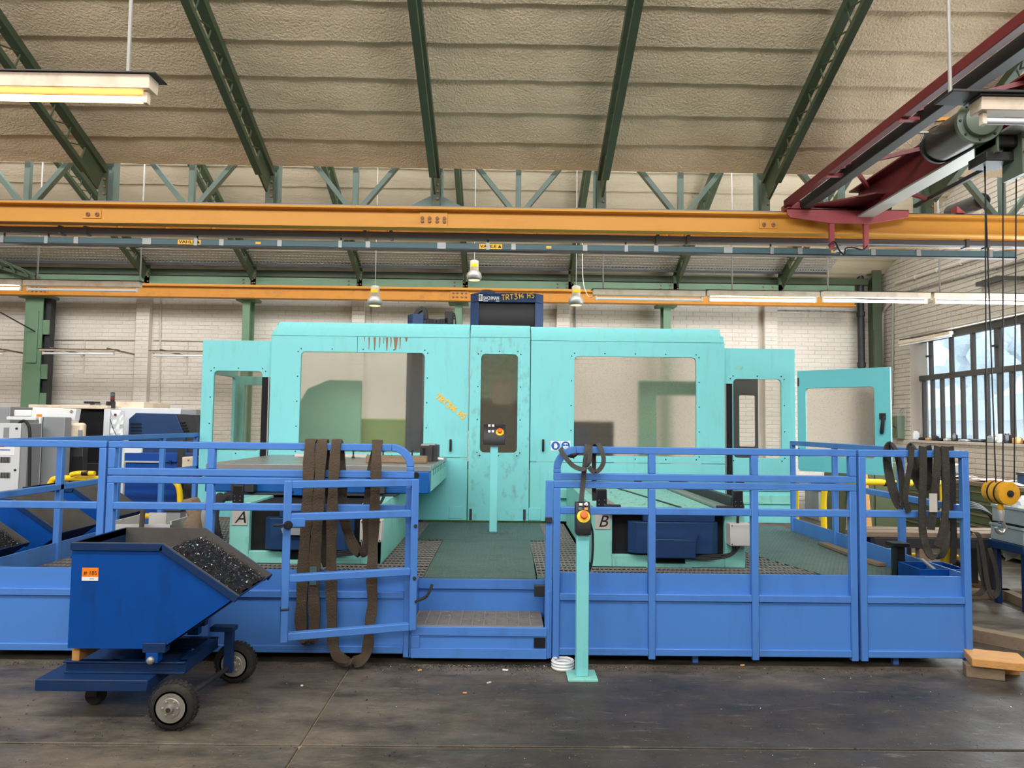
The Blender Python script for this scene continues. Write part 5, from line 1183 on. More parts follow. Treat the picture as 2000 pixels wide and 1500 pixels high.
drape('black sling folded between the coil and the long U on the right end fence', [(1812, 871, 5.2), (1815, 900, 5.24), (1813, 945, 5.24), (1806, 955, 5.24)], .05)

# ---- small things on the platform at the right
x = ax(1754, 1080, 5.75)
t = thing('bollard', 'black steel post with a square cap on the platform', 'post', (x, 5.75, PZ)); bx('shaft', 'black', t, x - .036, x + .036, 5.71, 5.79, PZ, az(1754, 1067, 5.75), .004); bx('cap', 'black', t, x - .065, x + .065, 5.69, 5.82, az(1754, 1067, 5.75), az(1754, 1059, 5.75), .004)
x0, x1 = ax(1776, 1110, 5.5), ax(1868, 1110, 5.5); zt_ = PZ + .14
t = thing('tray_box', 'battered blue steel tray box on the platform corner', 'box', ((x0 + x1) / 2, 5.5, PZ))
bx('bottom', 'hop', t, x0, x1, 5.36, 5.66, PZ, PZ + .01); bx('side', 'hop', t, x0, x1, 5.36, 5.37, PZ, zt_, .002); bx('side', 'hop', t, x0, x1, 5.65, 5.66, PZ, zt_, .002); bx('side', 'hop', t, x0, x0 + .01, 5.37, 5.65, PZ, zt_, .002); bx('side', 'hop', t, x1 - .01, x1, 5.37, 5.65, PZ, zt_, .002)
t = build(MB().beam(at(1800, 1092, 5.55), at(1825, 1112, 5.45), .03, .012), 'flat_bar', 'grey', None, .001, loc=at(1812, 1112, 5.5)); tag(t, 'grey flat bar leaning in the blue tray box', 'bar')
def plank(p0, p1, w_, h, lab, m='oldwood'):
    p0 = Vector(p0); p1 = Vector(p1); t = build(MB().beam(p0, p1, w_, h), 'plank', m, None, .004, loc=((p0 + p1) / 2 - Vector((0, 0, h / 2)))); return tag(t, lab, 'plank')
plank((3.22, 7.25, PZ + .02), (3.22, 6.55, PZ + .02), .09, .03, 'short brown plank lying on the platform along the right kick plate'); plank((3.2, 6.35, PZ + .02), (3.24, 6.15, PZ + .02), .07, .03, 'small wood offcut on the platform near the black post')
# chips scattered on tread plates and floor
mb = MB()
for i in range(1500):
    x = R.uniform(2.2, 3.3); y = R.uniform(5.3, 8.55)
    if x < 2.75 - (y - 7.4) * .5 and y < 8.5: continue
    s_ = R.uniform(.003, .008); z_ = PZ + .008
    mb.add([(x + R.uniform(-1, 1) * s_, y + R.uniform(-1, 1) * s_ * 1.5, z_ + R.uniform(0, .008)) for k in range(3)], [(0, 1, 2)])
for i in range(1300):
    x = R.gauss(ax(964, 960, Yp), .16) if i < 700 else R.uniform(-.8, .4); y = R.gauss(Yp - .05, .10) if i < 700 else 8.55 - abs(R.gauss(0, .1)); s_ = R.uniform(.003, .008)
    if y > 8.62: continue
    mb.add([(x + R.uniform(-1, 1) * s_, y + R.uniform(-1, 1) * s_ * 1.5, PZ + .008 + R.uniform(0, .008)) for k in range(3)], [(0, 1, 2)])
for i in range(900):
    x = R.uniform(sxl + .05, sxr - .05); y = R.uniform(YF + .02, 5.54); s_ = R.uniform(.003, .007)
    mb.add([(x + R.uniform(-1, 1) * s_, y + R.uniform(-1, 1) * s_ * 1.5, ST + .002 + R.uniform(0, .006)) for k in range(3)], [(0, 1, 2)])
tag(build(mb, 'platform_chips', 'chip', plat, smooth=0), kind='stuff')
mb = MB(); mbd = MB()
for i in range(7800):
    if i < 2600: x = R.gauss(0, .45); y = 5.17 - abs(R.gauss(0, .07))
    elif i < 4800: x = R.uniform(-3.6, 3.4); y = 5.12 - abs(R.gauss(0, .06)) + .03
    else: x = R.uniform(-3, 3.5); y = R.uniform(2.9, 5.1)
    s_ = R.uniform(.002, .008)
    (mb if i % 3 else mbd).add([(x + R.uniform(-1, 1) * s_, y + R.uniform(-1, 1) * s_ * 1.6, .001 + R.uniform(0, .006)) for k in range(3)], [(0, 1, 2)])
tag(build(mb, 'floor_chips', 'chip', floor, smooth=0), kind='stuff'); tag(build(mbd, 'dark_floor_chips', 'chipdark', floor, smooth=0), kind='stuff')
# coil of white hose under the fence, litter
x = ax(1099, 1288, 5.1)
t = thing('hose_coil', 'small coil of white ribbed hose under the fence beside the turquoise pillar', 'hose', (x, 5.1, 0))
for k in range(3): build(MB().tube([(x + .07 * math.cos(a), 5.1 + .07 * math.sin(a), .014 + .02 * k) for a in [2 * math.pi * i / 20 for i in range(21)]], .011, 6), 'hose_turn', 'white', t)
for (px, py, s_, lab, m) in ((820, 1300, .02, 'small ochre crumb on the floor left of the steps', 'wood'), (908, 1343, .02, 'small brown leaf-like scrap on the dark floor', 'wood'), (987, 1300, .03, 'white plastic strip on the floor before the step', 'white'), (955, 1324, .022, 'pale splinter on the dark floor', 'plate'), (1450, 1293, .022, 'brown crumpled scrap under the right fence', 'wood'), (590, 1328, .012, 'white paper crumb on the floor near the hopper wheel', 'white')):
    Y = 1.7 * F / (py - 828 - .0122 * (px - 1000)); p = at(px, py, Y); a_ = R.uniform(-.6, .6); s_ *= .7
    t = build(MB().beam((p.x - s_ * math.cos(a_), p.y + s_ * math.sin(a_), .006), (p.x + s_ * math.cos(a_), p.y - s_ * math.sin(a_), .01), s_ * .6, .01), 'litter', m, None, .002, loc=(p.x, p.y, 0)); tag(t, lab, 'litter')
# timber at the bottom right
t = build(MB().box(-.17, .17, -.13, .13, 0, .055).xf(Matrix.Translation((3.42, 5.02, .085)) @ Matrix.Rotation(-.35, 4, 'Z')), 'timber_block', 'wood', None, .006, loc=(3.42, 5.02, .085)); tag(t, 'light sawn timber block on top of the wood pile at the fence corner', 'timber')
t = build(MB().box(-.13, .10, -.05, .05, 0, .083).xf(Matrix.Translation((3.34, 5.0, 0)) @ Matrix.Rotation(-.35, 4, 'Z')), 'timber_block', 'oldwood', None, .005, loc=(3.34, 5.0, 0)); tag(t, 'brown timber block under the light one at the fence corner', 'timber')
t = build(MB().box(-.06, .08, -.03, .03, 0, .083).xf(Matrix.Translation((3.53, 5.08, 0)) @ Matrix.Rotation(-.2, 4, 'Z')), 'timber_block', 'wood', None, .004, loc=(3.53, 5.08, 0)); tag(t, 'small wood wedge under the light timber block', 'timber')
plank((3.42, 6.3, .05), (4.1, 5.55, .05), .12, .10, 'dark old timber beam lying on the floor right of the platform')
# ================================================================ CRANE
Yc_ = 8.48
def c8(px, py): return at(px, py, Yc_)
zq0, zq1 = c8(1660, 436).z, c8(1660, 398).z
x0, x1 = c8(1538, 420).x, c8(1776, 425).x
cr = thing('overhead_crane', 'red overhead travelling crane with hoist at upper right', 'crane', (4.3, 7, zq0))
xm0, xm1 = c8(1620, 420).x, c8(1700, 420).x
build(MB().prism([(x0, zq0 + .10), (x0 + .04, zq0 + .06), (xm0, zq0), (xm1, zq0), (x1 - .02, zq0 + .08), (x1, zq0 + .12), (x1, zq0 + .16), (x0, zq0 + .19)], 'y', Yc_, Yc_ + .03), 'carriage_plate', 'pinkred', cr, .004)
bx('carriage_top', 'red', cr, x0, x1, Yc_, Yc_ + .26, zq0 + .155, zq0 + .175, .004); bx('carriage_box', 'pinkred', cr, x0 + .02, x0 + .28, Yc_ + .03, Yc_ + .25, zq0 + .17, zq0 + .26, .004)
for x in (x0 + .2, x1 - .2): build(MB().cyl((x, 8.62, z1 + .11), (x, 8.72, z1 + .11), .07, 18), 'runner_wheel', 'dark', cr)
gx = c8(1690, 400).x; gz0 = c8(1690, 424).z; gz1 = gz0 + .36; yn_ = 1.3
bx('girder_web', 'red', cr, gx - .012, gx + .012, yn_, 8.62, gz0 + .02, gz1 - .02)
bx('girder_bottom_flange', 'aluminium', cr, gx - .10, gx + .10, yn_, 8.55, gz0, gz0 + .02, .003); bx('girder_top_flange', 'red', cr, gx - .13, gx + .13, yn_, 8.62, gz1 - .02, gz1, .003)
build(MB().prism([(gx - .12, 8.0), (gx + .02, 8.0), (x1 - .5, 8.6), (xm0 - .3, 8.6)], 'z', gz0 + .13, gz0 + .15), 'gusset', 'red', cr)
build(MB().prism([(gx - .75, gz0 + .06), (gx, gz0 + .06), (gx, gz0 + .30), (gx - .30, gz0 + .22)], 'y', 8.56, 8.58), 'gusset', 'red', cr)
def along(px, py, w_, h, m, name, y1=8.58):
    p = c8(px, py); return build(MB().box(p.x - w_ / 2, p.x + w_ / 2, yn_, y1, p.z - h / 2, p.z + h / 2), name, m, cr, .006)
along(1543, 394, .08, .09, 'red', 'upper_side_tube'); along(1574, 399, .12, .11, 'dark', 'festoon_channel'); along(1796, 398, .045, .045, 'dark', 'guard_tube')
p = c8(1543, 394); q = c8(1574, 399)
for Y in (2.6, 4.4, 6.0, 7.4):
    bx('tube_bracket', 'pinkred', cr, p.x - .03, q.x + .03, Y, Y + .06, p.z - .06, p.z - .03, .002)
    build(MB().beam((p.x, Y, p.z), (gx, Y - .3, gz1 - .03), .03, .04), 'side_brace', 'red', cr)
build(MB().beam((gx + .02, 8.3, gz1), (c8(1796, 398).x, 8.3, c8(1796, 398).z), .04, .04), 'side_brace', 'red', cr)
build(MB().beam((p.x + .1, 7.2, p.z + .02), (gx - .05, 8.3, gz0 + .3), .03, .05), 'diagonal_brace', 'pinkred', cr)
for px in (1627, 1694): 
    x = c8(px, 450).x; bx('collector_arm', 'pinkred', cr, x - .03, x + .03, Yc_ + .02, Yc_ + .06, az(px, 485, Yc_), zq0 + .04, .003)
xb_ = c8(1650, 482); bx('collector_box', 'aluminium', cr, xb_.x - .06, xb_.x + .06, 8.55, 8.66, xb_.z - .02, xb_.z + .03, .004)
build(MB().tube(smooth_path([c8(1618, 480), c8(1630, 472), c8(1640, 490), c8(1650, 497), c8(1652, 485), c8(1668, 484), c8(1685, 488), c8(1695, 480)], 5), .010, 6), 'collector_cable', 'cable', cr)
# hoist on the girder
hy = 6.25; hp = at(1893, 258, hy)
ho = thing('hoist', 'grey-green electric rope hoist hanging on the red crane girder', 'hoist', (hp.x, hy, hp.z - .3))
d = (at(1835, 282, 6.72) - at(1918, 232, 5.95)).normalized(); a0 = at(1918, 233, 5.95); a1 = at(1832, 280, 6.72); ln = (a1 - a0).length
build(MB().lathe(a0, d, [(-.03, .05), (-.03, .10), (-.02, .135), (0, .14), (.02, .14), (.02, .19), (.07, .19), (.07, .165)], 32), 'gear_housing', 'hoist', ho, smooth=30)
build(MB().lathe(a0 + d * .07, d, [(0, .165), (ln * .86, .165), (ln * .86, .18), (ln * .9, .18), (ln * .92, .18), (ln, .15)], 32), 'drum_cover', 'copper', ho, smooth=30)
for k in range(8):
    an = k * math.pi / 4; e1 = d.orthogonal().normalized(); e2 = d.cross(e1); build(MB().lathe(a0 + (e1 * math.cos(an) + e2 * math.sin(an)) * .165 + d * .02, -d, [(0, .012), (.01, .01)], 6), 'cover_bolt', 'dark', ho)
build(MB().beam(a0 + d * .1 + Vector((.05, 0, .17)), a0 + d * (ln * .9) + Vector((.05, 0, .17)), .12, .05), 'top_cover', 'dark', ho, .005)
build(MB().tube(smooth_path([a1 + Vector((-.10, 0, .12)), a1 + Vector((-.04, -.1, 0)), a1 + Vector((.04, -.2, -.16)), a1 + Vector((.2, -.3, -.16))]), .008, 6), 'cable', 'cable', ho)
tx = gx + .05
bx('trolley_plate', 'hoist', ho, ax(1987, 255, 6.0), ax(1987, 255, 6.0) + .05, 5.95, 6.2, az(1987, 342, 6.0), az(1987, 240, 6.0), .004)
bx('trolley_frame', 'dark', ho, a0.x + .1, ax(1990, 255, 6.0), 6.05, 6.3, az(1960, 318, 6.1), az(1960, 300, 6.1), .006); bx('motor', 'copper', ho, a0.x + .16, a0.x + .5, 6.0, 6.3, az(1950, 285, 6.0), az(1950, 262, 6.0), .02)
bx('trolley_plate', 'hoist', ho, a0.x + .16, a0.x + .18, 6.0, 6.3, az(1950, 296, 6.0), az(1950, 240, 6.0), .004)
for yy in (5.95,): bolts(ho, [(ax(1987, 255, 6.0) + .02, az(1987, 270, 6.0)), (ax(1987, 255, 6.0) + .02, az(1987, 300, 6.0))], 5.95, .014)
# limit switch on a stay
lw = at(1806, 235, 6.6); build(MB().lathe(lw, (.3, -.8, .3), [(0, .05), (.02, .055), (.05, .055), (.07, .03)], 16), 'limit_switch', 'aluminium', ho)
build(MB().beam(at(1760, 238, 6.6), at(1860, 232, 6.6), .03, .03), 'switch_stay', 'yel2', ho); build(MB().beam(at(1772, 259, 6.6), at(1812, 259, 6.6), .03, .012), 'switch_plate', 'aluminium', ho)
build(MB().tube(smooth_path([at(1775, 262, 6.6), at(1771, 275, 6.6), at(1782, 285, 6.6), at(1797, 278, 6.6), at(1805, 258, 6.6)]), .004, 5), 'thin_cable', 'conduitg', ho)
# hook block on four ropes
hkY = 6.2; hb = at(1958, 962, hkY)
hk = thing('hook_block', 'worn yellow hook block hanging on four ropes at the right edge', 'hook block', (hb.x, hkY, hb.z - .3))
dd = Vector((.10, -.99, -.03)).normalized()
for s_, m in ((-.13, 'hookyel'), (-.055, 'hookyel'), (.02, 'hookyel')): build(MB().lathe(Vector((hb.x, hkY, hb.z)) + dd * s_, dd, [(0, .075), (.008, .10), (.03, .102), (.055, .10), (.062, .075)], 28), 'cheek', m, hk)
for s_ in (-.066, .009): build(MB().lathe(Vector((hb.x, hkY, hb.z)) + dd * s_, dd, [(0, .10), (.006, .085), (.014, .10)], 24), 'sheave', 'dark', hk)
e_ = Vector((hb.x, hkY, hb.z)) + dd * .082; build(MB().lathe(e_, dd, [(0, .03), (.012, .028), (.013, .015), (.022, .012)], 14), 'axle_nut', 'dark', hk)
s1 = dd.cross(Vector((0, 0, 1))).normalized(); f0 = e_ + dd * -.012
for zz_, hh_ in ((.055, .03), (-.058, .035)):                        # worn plates on the front cheek
    p_ = f0 + Vector((0, 0, zz_)); build(MB().beam(p_ - s1 * .045, p_ + s1 * .045, .004, hh_), 'load_plate', 'hookyel', hk); build(MB().beam(p_ - s1 * .047, p_ + s1 * .047, .003, hh_ + .006), 'plate_outline', 'dark', hk)
nk = Vector((hb.x - .02, hkY, hb.z - .1)); build(MB().lathe(nk, (0, 0, -1), [(0, .02), (.03, .03), (.05, .022)], 12), 'swivel', 'hookyel', hk)
build(MB().lathe(nk + Vector((0, 0, -.05)), (0, 0, -1), [(0, .025), (.02, .03), (.09, .02)], 12), 'shank', 'aluminium', hk)
pts = [nk + Vector(v) for v in ((0, 0, -.12), (.02, 0, -.17), (.035, 0, -.21), (.01, 0, -.245), (-.03, 0, -.235), (-.045, 0, -.2))]
build(MB().tube(smooth_path(pts), .016, 10), 'hook', 'chrome', hk)
for (xb, xt, yt_) in ((1927, 1924, 300), (1945, 1922, 300), (1959, 1959, 300), (1981, 1985, 320)):
    build(MB().tube([at(xb, 942, hkY), at(xt, yt_, hkY)], .006, 6), 'wire_rope', 'cable', hk)

# ================================================================ LAMPS
def batten(lab, xa, xb, Y, z, lit, rods, grp, warm=False, h=.075, bend=False):
    t = thing('fluorescent_lamp', lab, 'lamp', ((xa + xb) / 2, Y, z), grp)
    build(MB().prism([(Y - .05, z), (Y + .05, z), (Y + .06, z + h), (Y - .06, z + h)], 'x', xa, xb), 'housing', 'lamp', t, .004)
    bx('top_sheet', 'dark', t, xa - .02, xb + .04, Y - .075, Y + .075, z + h, z + h + .006)
    build(MB().cyl((xa + .05, Y, z - .045), (xb - .05, Y, z - .045), .019, 14), 'tube', ('tube_warm' if warm else 'tube_on') if lit else 'tube_off', t)
    for x in (xa + .03, xb - .05): bx('tube_holder', 'lamp', t, x, x + .025, Y - .02, Y + .02, z - .07, z, .003)
    for x, zt_ in rods: build(MB().cyl((x, Y, z + h), (x, Y, zt_), .011, 8), 'rod', 'conduitg', t)
    return t
Y1 = 4.0; zN = az(150, 178, Y1)
xe = ax(300, 180, Y1)
batten('warm glowing fluorescent lamp hanging near the upper left corner', xe - 1.53, xe, Y1, zN, True, [(ax(250, 150, Y1), zn(Y1) - .01), (xe - 1.3, zn(Y1) - .01)], 'fluorescent lamps of the front row', True, .08)
xs_ = ax(1905, 215, Y1); zN2 = az(1950, 222, Y1)
batten('unlit fluorescent lamp in front of the crane hoist at the upper right edge', xs_, xs_ + 1.53, Y1, zN2, False, [(xs_ + 1.3, zn(Y1) - .01)], 'fluorescent lamps of the front row')
t = thing('lamp_carrier', 'dark lamp carrier bar on a grey rod in front of the crane', 'carrier', (ax(1860, 190, Y1), Y1, az(1860, 190, Y1)))
bx('bar', 'dark', t, ax(1843, 188, Y1), xs_ + 1.5, Y1 - .09, Y1 + .09, zN2 + .085, zN2 + .10, .003); build(MB().cyl((ax(1856, 180, Y1), Y1, zN2 + .1), (ax(1856, 180, Y1), Y1, zn(Y1) - .01), .011, 8), 'rod', 'conduitg', t)
Y2 = 9.7; GL = 'fluorescent lamps of the row above the machine'
def row2(px0, px1, py, lit, rods, lab):
    z = az((px0 + px1) / 2, py, Y2)
    batten(lab, ax(px0, py, Y2), ax(px1, py, Y2), Y2, z, lit, [(ax(r, py, Y2), zf(Y2) - .01) for r in rods], GL)
row2(-180, 47, 556, True, [-20], 'brightly lit fluorescent lamp at the left picture edge'); row2(49, 274, 560, False, [72, 297 - 24], 'unlit fluorescent lamp above the stout green column at the left')
row2(1158, 1376, 578, False, [1178], 'unlit fluorescent lamp right of the right pendant lamp'); row2(1379, 1598, 580, True, [1430], 'lit fluorescent lamp over the right half of the enclosure, leftmost lit one')
row2(1600, 1814, 582, True, [1617], 'lit fluorescent lamp crossing the far right corner column'); row2(1820, 2045, 585, True, [1836], 'lit fluorescent lamp in front of the right side window')
GW = 'fluorescent lamps on wall brackets'
def walllamp(px0, px1, py, lab, Y=13.3):
    z = az((px0 + px1) / 2, py, Y); xa, xb = ax(px0, py, Y), ax(px1, py, Y)
    t = batten(lab, xa, xb, Y, z, False, [], GW, h=.035)
    for f_ in (.12, .88):
        x = xa + (xb - xa) * f_; build(MB().beam((x + .12, YB - .01, z + .02), (x, Y, z + .06), .02, .03), 'arm', 'oldwood', t); bx('wall_strip', 'conduit', t, x + .10, x + .13, YB - .02, YB - .002, z - .35, z + .3)
walllamp(-130, 10, 686, 'slim bracket lamp on the rear wall cut by the left picture edge'); walllamp(80, 226, 686, 'slim bracket lamp on the rear wall right of the stout green column'); walllamp(295, 440, 690, 'slim bracket lamp on the rear wall half hidden by the enclosure wing')
# bracket lamp at the side window
t = thing('fluorescent_lamp', 'slim tube lamp hung slantwise in front of the side window', 'lamp', (7.2, 12.3, 3.2))
pA = Vector((7.2, 13.0, az(1762, 668, 13.0))); pB = at(1858, 650, 11.6); pA = at(1757, 670, 12.9)
build(MB().beam(pA, pB, .07, .05), 'housing', 'lamp', t, .004); build(MB().tube([pA + Vector((0, 0, -.05)), pB + Vector((0, 0, -.05))], .014, 8), 'tube', 'tube_off', t); build(MB().beam(pA + Vector((0, 0, .06)), Vector((7.42, pA.y, pA.z + .1)), .02, .02), 'arm', 'dark', t)
build(MB().cyl(pB + Vector((0, 0, .03)), pB + Vector((0, 0, .35)), .004, 6), 'wire', 'conduitg', t)
# pendant lamps
def pendant(px, ytop, ybot, lab, Y=10.6):
    zb_ = az(px, ybot, Y); x = ax(px, ybot, Y); h = az(px, ytop, Y) - zb_; r = .115
    t = thing('pendant_lamp', lab, 'lamp', (x, Y, zb_), 'bell-shaped pendant lamps')
    build(MB().lathe((x, Y, zb_), (0, 0, 1), [(0, r * .80), (h * .08, r * .95), (h * .18, r), (h * .32, r * .92), (h * .44, r * .6), (h * .47, r * .5)], 28), 'reflector', 'aluminium', t, smooth=60)
    build(MB().lathe((x, Y, zb_ - .004), (0, 0, 1), [(0, r * .72), (.005, r * .74)], 24), 'lamp_opening', 'bulb', t)
    build(MB().lathe((x, Y, zb_ + h * .45), (0, 0, 1), [(0, r * .50), (h * .02, r * .56), (h * .5, r * .56), (h * .53, r * .42), (h * .55, .02)], 24), 'ballast_housing', 'lamp', t, smooth=50)
    bx('type_label', 'safety', t, x - .05, x + .05, Y - r * .57, Y - r * .565, zb_ + h * .62, zb_ + h * .78)
    build(MB().cyl((x, Y, zb_ + h), (x, Y, zf(Y) - .01), .006, 6), 'wire', 'conduitg', t)
pendant(732, 558, 597, 'bell-shaped pendant lamp left of the navy machine head'); pendant(926, 508, 547, 'highest bell-shaped pendant lamp above the navy machine head'); pendant(1125, 558, 596, 'bell-shaped pendant lamp right of the navy machine head')
build(MB().tube(smooth_path([at(1138, 470, 10.6), at(1138, 530, 10.6), at(1141, 560, 10.4), at(1150, 580, 10.0), at(1160, 578, 9.75)]), .006, 6), 'lamp_cable', 'conduit', None, 0, loc=at(1138, 470, 10.6))
tag(bpy.data.objects['lamp_cable'], 'loose pale cable drooping beside the right pendant lamp', 'cable')

# ================================================================ PIPES AND BOXES ON THE WALLS
def pipe(name, lab, pts, r, m, clips=None):
    t = thing(name, lab, 'pipe', Vector(pts[-1])); build(MB().tube(pts, r, 8), 'run', m, t)
    if clips:
        a, b = Vector(pts[0]), Vector(pts[-1])
        for k in range(1, clips): p = a.lerp(b, k / clips); build(MB().lathe(p - (b - a).normalized() * .015, b - a, [(0, r * 1.5), (.03, r * 1.5)], 8), 'clip', m, t)
yw = YB - .025
def wp(px, py): return at(px, py, yw)
pipe('conduit', 'thin painted conduit high along the rear wall at the left', [wp(-60, 662), wp(268, 664)], .012, 'conduit', 5); pipe('conduit', 'thin painted conduit on the rear wall right of the left brick pier', [wp(300, 664), wp(520, 668)], .012, 'conduit', 4)
pipe('conduit', 'vertical painted conduit right of the left brick pier', [wp(314, 580), wp(311, 800)], .018, 'conduit', 3); pipe('conduit', 'vertical grey conduit right of the right pendant lamp', [wp(1123, 592), wp(1123, 700)], .022, 'conduitg', 2)
pipe('conduit', 'vertical conduit beside the second brick pier', [wp(728, 600), wp(727, 700)], .012, 'conduit', 2); pipe('conduit', 'clipped conduit under the ochre girder near the far right corner', [wp(1512, 607), wp(1672, 609)], .012, 'conduitg', 7)
pipe('conduit', 'pair of thin conduits above the green wall beam', [wp(95, 541), wp(1640, 562)], .010, 'conduit', 22)
xr = XR - .03
def rp(px, py):
    Y = xr * F / (px - 985)
    for _ in range(4): Y *= xr / at(px, py, Y).x
    return Vector((xr, Y, at(px, py, Y).z))
pipe('conduit', 'vertical painted conduit bending at the far right corner', smooth_path([rp(1742, 590), rp(1728, 605), rp(1723, 625), rp(1722, 720)]), .03, 'conduit'); pipe('conduit', 'clipped double conduit on the right wall by the corner', [rp(1744, 590), rp(1743, 790)], .022, 'conduitg', 6)
pipe('conduit', 'sloping painted pipe high on the right wall', [rp(1750, 553), rp(1990, 478)], .03, 'conduit', 5); pipe('conduit', 'clipped conduit sloping along the right wall above the window', [rp(1770, 570), rp(2010, 506)], .018, 'conduitg', 9)
t = build(MB().prism([(rp(1920, 560).y, rp(1920, 560).z), (rp(1920, 552).y, rp(1920, 552).z), (rp(1962, 538).y, rp(1962, 538).z), (rp(2010, 540).y, rp(2010, 540).z), (rp(2010, 548).y, rp(2010, 548).z), (rp(1962, 547).y, rp(1962, 547).z)], 'x', XR - .15, XR - .01), 'wall_bracket', 'frame', None, .004, loc=rp(1960, 545)); tag(t, 'dark steel bracket rail on the right wall above the window', 'bracket')
p0, p1 = rp(1765, 857), rp(1753, 812)
t = thing('switch_box', 'green switch box on the right wall below the window corner', 'switch box', (XR - .08, (p0.y + p1.y) / 2, p0.z)); bx('box_body', 'hoist', t, XR - .14, XR - .005, min(p0.y, p1.y), max(p0.y, p1.y), p0.z, p1.z, .006); bx('box_lid', 'olive', t, XR - .16, XR - .14, min(p0.y, p1.y) + .02, max(p0.y, p1.y) - .02, p0.z + .03, p1.z - .03, .005)
build(MB().tube([(XR - .18, p0.y - .02, p0.z + .2), (XR - .26, p0.y - .06, p0.z + .24)], .012, 8), 'switch_lever', 'dark', t); build(MB().tube(smooth_path([(XR - .05, p0.y + .05, p1.z), (XR - .05, p0.y + .05, p1.z + .1), (XR - .05, p0.y - .1, p1.z + .1), (XR - .05, p0.y - .1, p0.z + .2)]), .008, 6), 'lead', 'conduitg', t)
# bits on the window sill
sill = [(1793, 'white', .16, .10, 'white card box on the window sill by the jamb'), (1806, 'black', .05, .08, 'small black can on the window sill beside the white card box'), (1820, 'wood', .05, .10, 'small ochre box on the window sill'), (1832, 'dark', .09, .07, 'dark tin on the window sill'),
        (1843, 'black', .05, .12, 'flat black box on the window sill'), (1856, 'plate', .05, .09, 'pale jar on the window sill'), (1870, 'dark', .13, .04, 'tall dark bottle on the window sill'), (1890, 'grey', .04, .2, 'grey folded cloth on the window sill'),
        (1915, 'dark', .05, .2, 'dark file box lying on the window sill'), (1945, 'grey', .11, .16, 'grey rag heap on the window sill'), (1962, 'white', .14, .07, 'white bottle on the window sill behind the ropes'), (1974, 'dark', .15, .05, 'dark canister on the window sill near the ropes'), (1995, 'wood', .1, .1, 'brown carton on the window sill at the right edge')]
SN = ['card_box', 'can', 'carton', 'tin', 'flat_box', 'jar', 'bottle', 'folded_cloth', 'file_box', 'rag', 'bottle', 'canister', 'carton']
SCAT = ['box', 'can', 'box', 'tin', 'box', 'jar', 'bottle', 'cloth', 'box', 'rag', 'bottle', 'canister', 'box']
for (px, m, h, w_, lab), sn_, sc_ in zip(sill, SN, SCAT):
    y = (XR + .08) * F / (px - 985); s_ = XR + .02
    t = thing(sn_, lab, sc_, (s_ + .05, y, WZ0))
    bx('body', m, t, s_, s_ + .1, y - w_ / 2, y + w_ / 2, WZ0, WZ0 + h * .85, .012); bx('top', m, t, s_ + .02, s_ + .08, y - w_ * .3, y + w_ * .3, WZ0 + h * .85, WZ0 + h, .006)

# ================================================================ RIGHT SIDE OF THE HALL
# workbench with drawers along the right wall
by0, by1, bxf = 8.6, 12.2, 6.55
bz = az(1930, 930, 9.6)
bz = .98
t = thing('workbench', 'long olive green workbench with drawers under the side window', 'workbench', (7.0, 10.4, 0))
bx('worktop', 'oldwood', t, bxf - .03, XR - .01, by0, by1, bz - .06, bz, .006)
units = [(8.62, 9.5), (9.55, 10.4), (11.2, 12.15)]
for k, (a, b) in enumerate(units):
    c = bx('cabinet', 'olive', t, bxf, XR - .02, a, b, .06, bz - .06, .006)
    for j in range(5):
        z_ = .10 + j * .155; dr_ = bx('drawer', 'olive', c, bxf - .012, bxf, a + .03, b - .03, z_, z_ + .14, .004); bx('drawer_grip', 'oldwood', c, bxf - .03, bxf - .012, a + .06, b - .06, z_ + .11, z_ + .125, .002)
bx('kneehole_back', 'void', t, XR - .1, XR - .05, 10.4, 11.2, .06, bz - .06)
for k, (y, w_, m, lab) in enumerate(((9.9, .5, 'paper', 'white drawing sheets spread on the workbench left part'), (9.2, .45, 'paper', 'crumpled white papers on the workbench behind the hook block'), (10.6, .3, 'paper', 'single paper sheet at the far end of the workbench'))):
    vs = []; fs = []
    for i in range(7):
        for j in range(5): vs.append((bxf + .02 + j * .09, y - w_ / 2 + w_ * i / 6, bz + .012 + R.uniform(0, .03)))
    for i in range(6):
        for j in range(4): a = i * 5 + j; fs.append((a, a + 1, a + 6, a + 5))
    o = build(MB().add(vs, fs), 'paper_sheets', m, None, 0, loc=(bxf + .2, y, bz)); sd = o.modifiers.new('thickness', 'SOLIDIFY'); sd.thickness = .006; tag(o, lab, 'paper')
yk = 8.95; t = thing('tool_case', 'dark blue-grey tool case on the workbench behind the ropes', 'case', (6.95, yk, bz)); bx('shell', 'navy', t, 6.75, 7.2, yk - .5, yk + .45, bz + .001, bz + .13, .01); bx('lid', 'dark', t, 6.74, 7.21, yk - .51, yk + .46, bz + .13, bz + .17, .01); bx('catch', 'orange', t, 6.735, 6.75, yk + .1, yk + .14, bz + .05, bz + .11, .002)
for y_, m_, l_ in ((8.88, 'white', 'small white bottle standing on the tool case'), (8.96, 'grey', 'small grey bottle standing on the tool case')):
    t = thing('bottle', l_, 'bottle', (7.0, y_, bz + .17)); build(MB().lathe((7.0, y_, bz + .171), (0, 0, 1), [(0, .022), (.055, .022), (.07, .01)], 12), 'bottle_body', m_, t); build(MB().lathe((7.0, y_, bz + .24), (0, 0, 1), [(0, .011), (.02, .011)], 10), 'cap', 'dark', t)
yv = 10.8; t = thing('bench_vice', 'black and steel bench vice on the workbench', 'vice', (6.75, yv, bz)); bx('base', 'dark', t, 6.65, 6.85, yv - .1, yv + .1, bz + .001, bz + .06, .01); bx('jaws', 'steel', t, 6.62, 6.88, yv - .06, yv + .06, bz + .06, bz + .2, .015); build(MB().tube([(6.5, yv, bz + .1), (6.65, yv, bz + .1)], .02, 8), 'spindle', 'steel', t)
